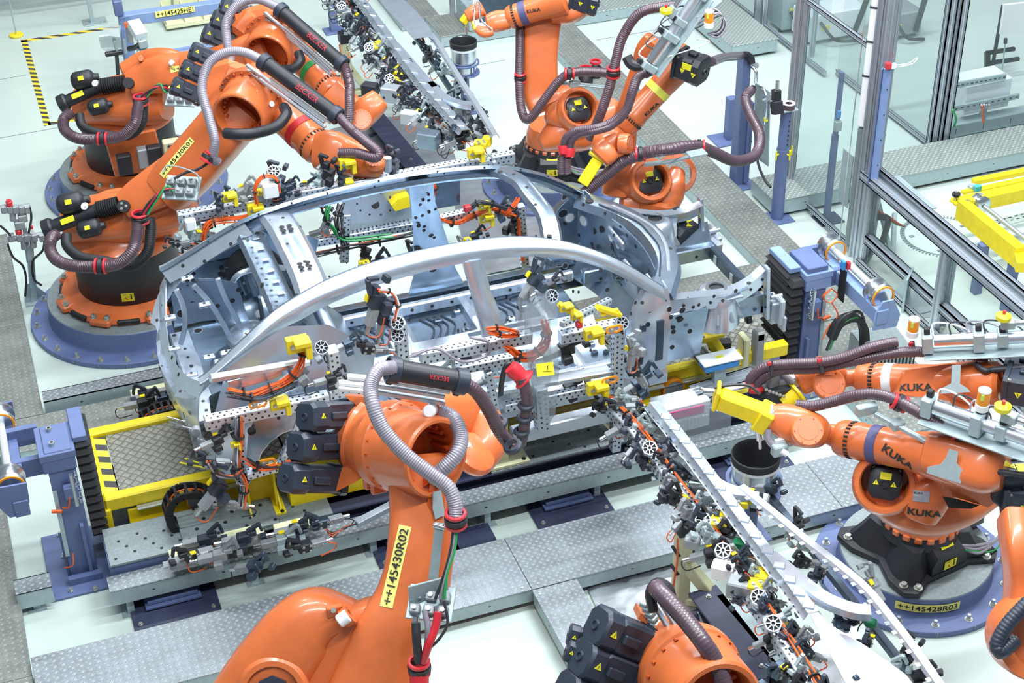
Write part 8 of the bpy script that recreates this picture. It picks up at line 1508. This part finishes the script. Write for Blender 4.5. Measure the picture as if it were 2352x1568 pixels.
def fixture(z, path, flip, label, seed, dens=1.0, ystars=(), yel=(), extra=()):
    t = thing('panel_gripper', A(*path[0], z), label, 'gripper'); c = [A(x, y, z-.12) for x, y in path]
    for a, b in zip(c, c[1:]): perf(t, a, b, .1, .09)
    rr = random.Random(seed); n = 0
    for i, (a, b) in enumerate(zip(c, c[1:])):
        L = (b-a).length; k = max(2, int(L/.10*dens)); d = (b-a).normalized(); s_ = d.cross(UP)
        for j in range(k):
            p = a.lerp(b, (j+.5)/k)+s_*rr.uniform(-.12, .1)*flip+UP*rr.uniform(-.06, .1); dd = (s_*rr.choice((-1, 1, 1))+d*rr.uniform(-.6, .6)+UP*rr.uniform(0, .8)); clamp_(t, p, dd, rr.uniform(.75, 1.25), seed+n); n += 1
    for x, y in ystars: star(t, A(x, y, z+.0), V((-.2, -.5, .8)), .055)
    for x, y in yel:
        p = A(x, y, z-.03); mb = MB('yellow'); mb.box(p, (.12, .1, .05), .006, Matrix.Rotation(-.6, 3, 'Z')); mb.box(p+V((.07, .03, -.0)), (.08, .08, .09), .006, Matrix.Rotation(-.6, 3, 'Z')); mb.m('bolt')
        for dx in (-.03, .02): mb.bolt(p+V((dx, 0, .025)), UP, .01, .012); mb.bolt(p+V((dx, -.035, .025)), UP, .01, .012)
        obj('locating_block', mb, t, 'yellow locating block')
    l = [q+V((.02, -.05, .06)) for q in c]; bundle(t, l, 4, .018, ['cable_orange', 'cable_black', 'cable_black', 'cable_orange'], .007, seed=seed)
    for (x, y, w_, m_) in extra: mb = MB(m_); mb.box(A(x, y, z-.08), (w_, w_*.7, w_*.8), .01, Matrix.Rotation(-.7, 3, 'Z')); obj('valve_unit', mb, t)
    return t
fixture(1.15, [(1385, 920), (1450, 985), (1530, 1090), (1600, 1180), (1680, 1300), (1760, 1420), (1850, 1560), (1900, 1640)], 1, 'long gripper full of black clamps carrying the side panel at lower right', 11, 1.8, [(1492, 1030), (1614, 1195), (1742, 1372), (1660, 1265), (1775, 1432)], [(1650, 1200), (1740, 1345), (1700, 1150), (1755, 1320)], [(1700, 1250, .09, 'green'), (1660, 1310, .14, 'white'), (1700, 1350, .16, 'grey'), (1590, 1245, .1, 'grey'), (2000, 1430, .07, 'green'), (1745, 1150, .12, 'zinc')])
fixture(1.15, [(775, -20), (815, 45), (850, 105), (885, 160), (935, 225), (985, 275), (1060, 335)], 1, 'long gripper full of black clamps carrying the side panel at the top', 40, 2.1, [(848, 110), (895, 182), (785, 15)], [(860, 108), (905, 165), (912, 185), (1105, 330)], [(885, 115, .07, 'green'), (900, 215, .2, 'alu'), (850, 205, .16, 'black'), (1060, 245, .07, 'green'), (940, 270, .16, 'film'), (985, 320, .2, 'steel')])
# second row of clamps on the outer flange of both side panels
for z, l, lab, sd_ in ((1.15, [(1745, 1165), (1770, 1130), (1830, 1215), (1850, 1260), (1845, 1300), (1880, 1325), (2000, 1345), (1960, 1430), (1925, 1440), (2085, 1500), (2040, 1540), (2110, 1560), (1990, 1480)], 'black clamp row on the outer edge of the lower right side panel', 3), (1.15, [(950, 70), (975, 115), (1005, 150), (985, 135), (1025, 170), (1050, 205), (1040, 245), (1075, 270), (1100, 285), (1090, 250), (1110, 310), (1045, 215), (1010, 260)], 'black clamp row on the outer edge of the top side panel', 9)):
    t = thing('clamp_row', A(*l[0], z), lab, 'clamp'); c = [A(x, y, z-.15) for x, y in l]
    for k, p in enumerate(c): clamp_(t, p+UP*.03, V((rnd.uniform(-1, 1), rnd.uniform(-1, 1), .5)), 1.0, sd_+k)
    mb = MB('steel_dark'); q = sorted(c, key=lambda p: p.y); mb.bar(q[0]-UP*.04, q[-1]-UP*.04, .05, .05, .005); obj('carrier_bar', mb, t)
# clamps standing on the conveyor bed
def bedclamp(pts, label, sd_):
    t = thing('bed_clamp', A(pts[0][0], pts[0][1], .4), label, 'clamp')
    for k, (x, y, dx) in enumerate(pts): clamp_(t, A(x, y, .48), V((dx, -.15, .1)), 1.15, sd_+k)
    x, y, dx = pts[0]; mb = MB('beige'); mb.box(A(x, y, .4)+V((0, .03, 0)), (.3, .12, .05), .006); mb.m('grey'); p = A(x, y+8, .42); mb.bar(p-EX*.16, p+EX*.1, .08, .07, .01); mb.m('chrome'); mb.bar(p-EX*.2, p+EX*.14, .06, .02); obj('mount', mb, t); return t
bedclamp([(440, 1275, -1), (470, 1240, 1), (505, 1275, 1)], 'black and cream pneumatic clamp on the bed at lower left', 21)
bedclamp([(560, 1235, 1), (585, 1300, .2)], 'upright grey clamp arm hanging over the near beam', 31)
bedclamp([(680, 1215, 1), (740, 1200, -1), (700, 1255, -1), (650, 1240, 1)], 'pair of grey pneumatic clamps right of the yellow post', 45)
bedclamp([(345, 905, -1), (375, 915, 1), (330, 925, 1)], 'grey cylinder clamp behind the car tail at left', 52)
t = thing('pedestal_block', (3.1, 9.2, .35), 'cream welded pedestal with square foot behind the purple hoses', 'stand'); p = A(1155, 1050, .37); mb = MB('beige'); mb.box(p, (.36, .24, .025), .003); obj('foot_plate', mb, t); mb = MB('beige'); mb.box(p+V((-.05, .04, .2)), (.16, .02, .4)); mb.box(p+V((-.05, -.04, .2)), (.16, .02, .4)); mb.box(p+V((-.05, 0, .2)), (.02, .1, .4)); obj('column', mb, t)
mb = MB('rubber')
for dx in (-.14, .14): mb.bolt(p+V((dx, -.09, .012)), UP, .011, .014)
obj('bolt', mb, t)
t = thing('cable_conduit', A(855, 1180, .4), 'thin silver cable conduit running into the shade left of the front robot arm', 'conduit'); a, b = A(818, 1203, .42), A(900, 1160, .42); mb = MB('alu'); mb.bar(a, b, .06, .05, .004); obj('conduit', mb, t)
for k in range(5): mb = MB('cable_orange' if k % 2 else 'cable_black'); mb.tube([a, a+V((-.06-.01*k, -.03, .02)), a+V((-.2, -.06-.015*k, .03)), A(735+6*k, 1195+8*k, .45)], .006); obj('cable', mb, t)
t = thing('guide_post', (3.9, 9.15, .3), 'cream triangular bracket on the bed left of the lower perforated column', 'bracket'); p = A(1395, 985, .4); mb = MB('beige'); mb.prism([(0, 0)], 0, 0) if 0 else mb.bar(p+V((-.06, 0, .12)), p+V((.06, 0, -.05)), .12, .02, .003); obj('plate', mb, t); mb = MB('bolt'); mb.bolt(p+UP*.06, -EY, .01, .012); obj('bolt', mb, t)
# thin rods of the lifting tool at the car tail
t = thing('pin_tool', A(470, 1000, .9), 'small tool with thin silver and yellow pins beside the car tail', 'tool')
for k, (x, y, x2, y2) in enumerate(((383, 957, 425, 968), (388, 966, 418, 976), (405, 975, 440, 985), (452, 1007, 487, 1018), (425, 1053, 455, 1062), (413, 1062, 470, 1074), (475, 1058, 522, 1068))): mb = MB('stickeryellow' if k in (4, 5) else 'chrome'); mb.cyl(Y(x, y, 9.0), Y(x2, y2, 9.0), .006, n=8); obj('pin', mb, t)
mb = MB('grey'); mb.box(Y(448, 992, 9.0), (.06, .05, .06), .006); mb.cyl(Y(450, 985, 9.0), Y(450, 994, 8.95), .03, n=16); mb.bar(Y(440, 985, 9.02), Y(465, 1075, 9.02), .03, .04, .004, up=EX); mb.bar(Y(465, 1070, 9.02), Y(520, 1068, 9.02), .04, .04, .004); obj('holder', mb, t)
# ---- separate pieces of one mesh become parts of their own ----
def split_islands(names, gap=.004):
    for o in [o for o in bpy.data.objects if o.type == 'MESH' and o.name.split('.')[0] in names and o.get('kind') != 'stuff']:
        me = o.data; n = len(me.vertices); pr = list(range(n))
        def find(a):
            while pr[a] != a: pr[a] = pr[pr[a]]; a = pr[a]
            return a
        for p in me.polygons:
            a = find(p.vertices[0])
            for v in p.vertices[1:]: pr[find(v)] = a
        isl = {}
        for i in range(n): isl.setdefault(find(i), []).append(i)
        bb = []
        for k, vs in isl.items():
            co = [me.vertices[i].co for i in vs]; bb.append([[k], [min(c[j] for c in co)-gap for j in range(3)], [max(c[j] for c in co)+gap for j in range(3)]])
        ch = True
        while ch:
            ch = False
            for i in range(len(bb)):
                for j in range(len(bb)-1, i, -1):
                    if all(bb[i][1][q] <= bb[j][2][q] and bb[j][1][q] <= bb[i][2][q] for q in range(3)):
                        bb[i] = [bb[i][0]+bb[j][0], [min(bb[i][1][q], bb[j][1][q]) for q in range(3)], [max(bb[i][2][q], bb[j][2][q]) for q in range(3)]]; bb.pop(j); ch = True
        if len(bb) < 2: continue
        for g in bb[1:]:
            ks = set(g[0]); fs = [p for p in me.polygons if find(p.vertices[0]) in ks]; ids = sorted({v for p in fs for v in p.vertices}); ix = {v: i for i, v in enumerate(ids)}
            m2 = bpy.data.meshes.new(o.name.split('.')[0]); m2.from_pydata([tuple(me.vertices[v].co) for v in ids], [], [[ix[v] for v in p.vertices] for p in fs])
            for mt in me.materials: m2.materials.append(mt)
            m2.polygons.foreach_set('material_index', [p.material_index for p in fs]); m2.polygons.foreach_set('use_smooth', [p.use_smooth for p in fs]); m2.set_sharp_from_angle(angle=RAD(35)); m2.update()
            c = bpy.data.objects.new(o.name.split('.')[0], m2); C.objects.link(c); c.parent = o.parent; c.matrix_parent_inverse = o.matrix_parent_inverse
        keep = set(bb[0][0]); fs = [p for p in me.polygons if find(p.vertices[0]) in keep]; ids = sorted({v for p in fs for v in p.vertices}); ix = {v: i for i, v in enumerate(ids)}
        m2 = bpy.data.meshes.new(o.name.split('.')[0]); m2.from_pydata([tuple(me.vertices[v].co) for v in ids], [], [[ix[v] for v in p.vertices] for p in fs])
        for mt in me.materials: m2.materials.append(mt)
        m2.polygons.foreach_set('material_index', [p.material_index for p in fs]); m2.polygons.foreach_set('use_smooth', [p.use_smooth for p in fs]); m2.set_sharp_from_angle(angle=RAD(35)); m2.update(); o.data = m2
split_islands({'contour_plate', 'nozzle', 'bracket', 'sensor_block', 'gusset', 'clamp_arm', 'support_arm', 'cross_tube', 'pipework', 'lug', 'body', 'foot', 'guide_rails', 'stand', 'strap', 'frame', 'brace', 'hose_bracket', 'holder'})
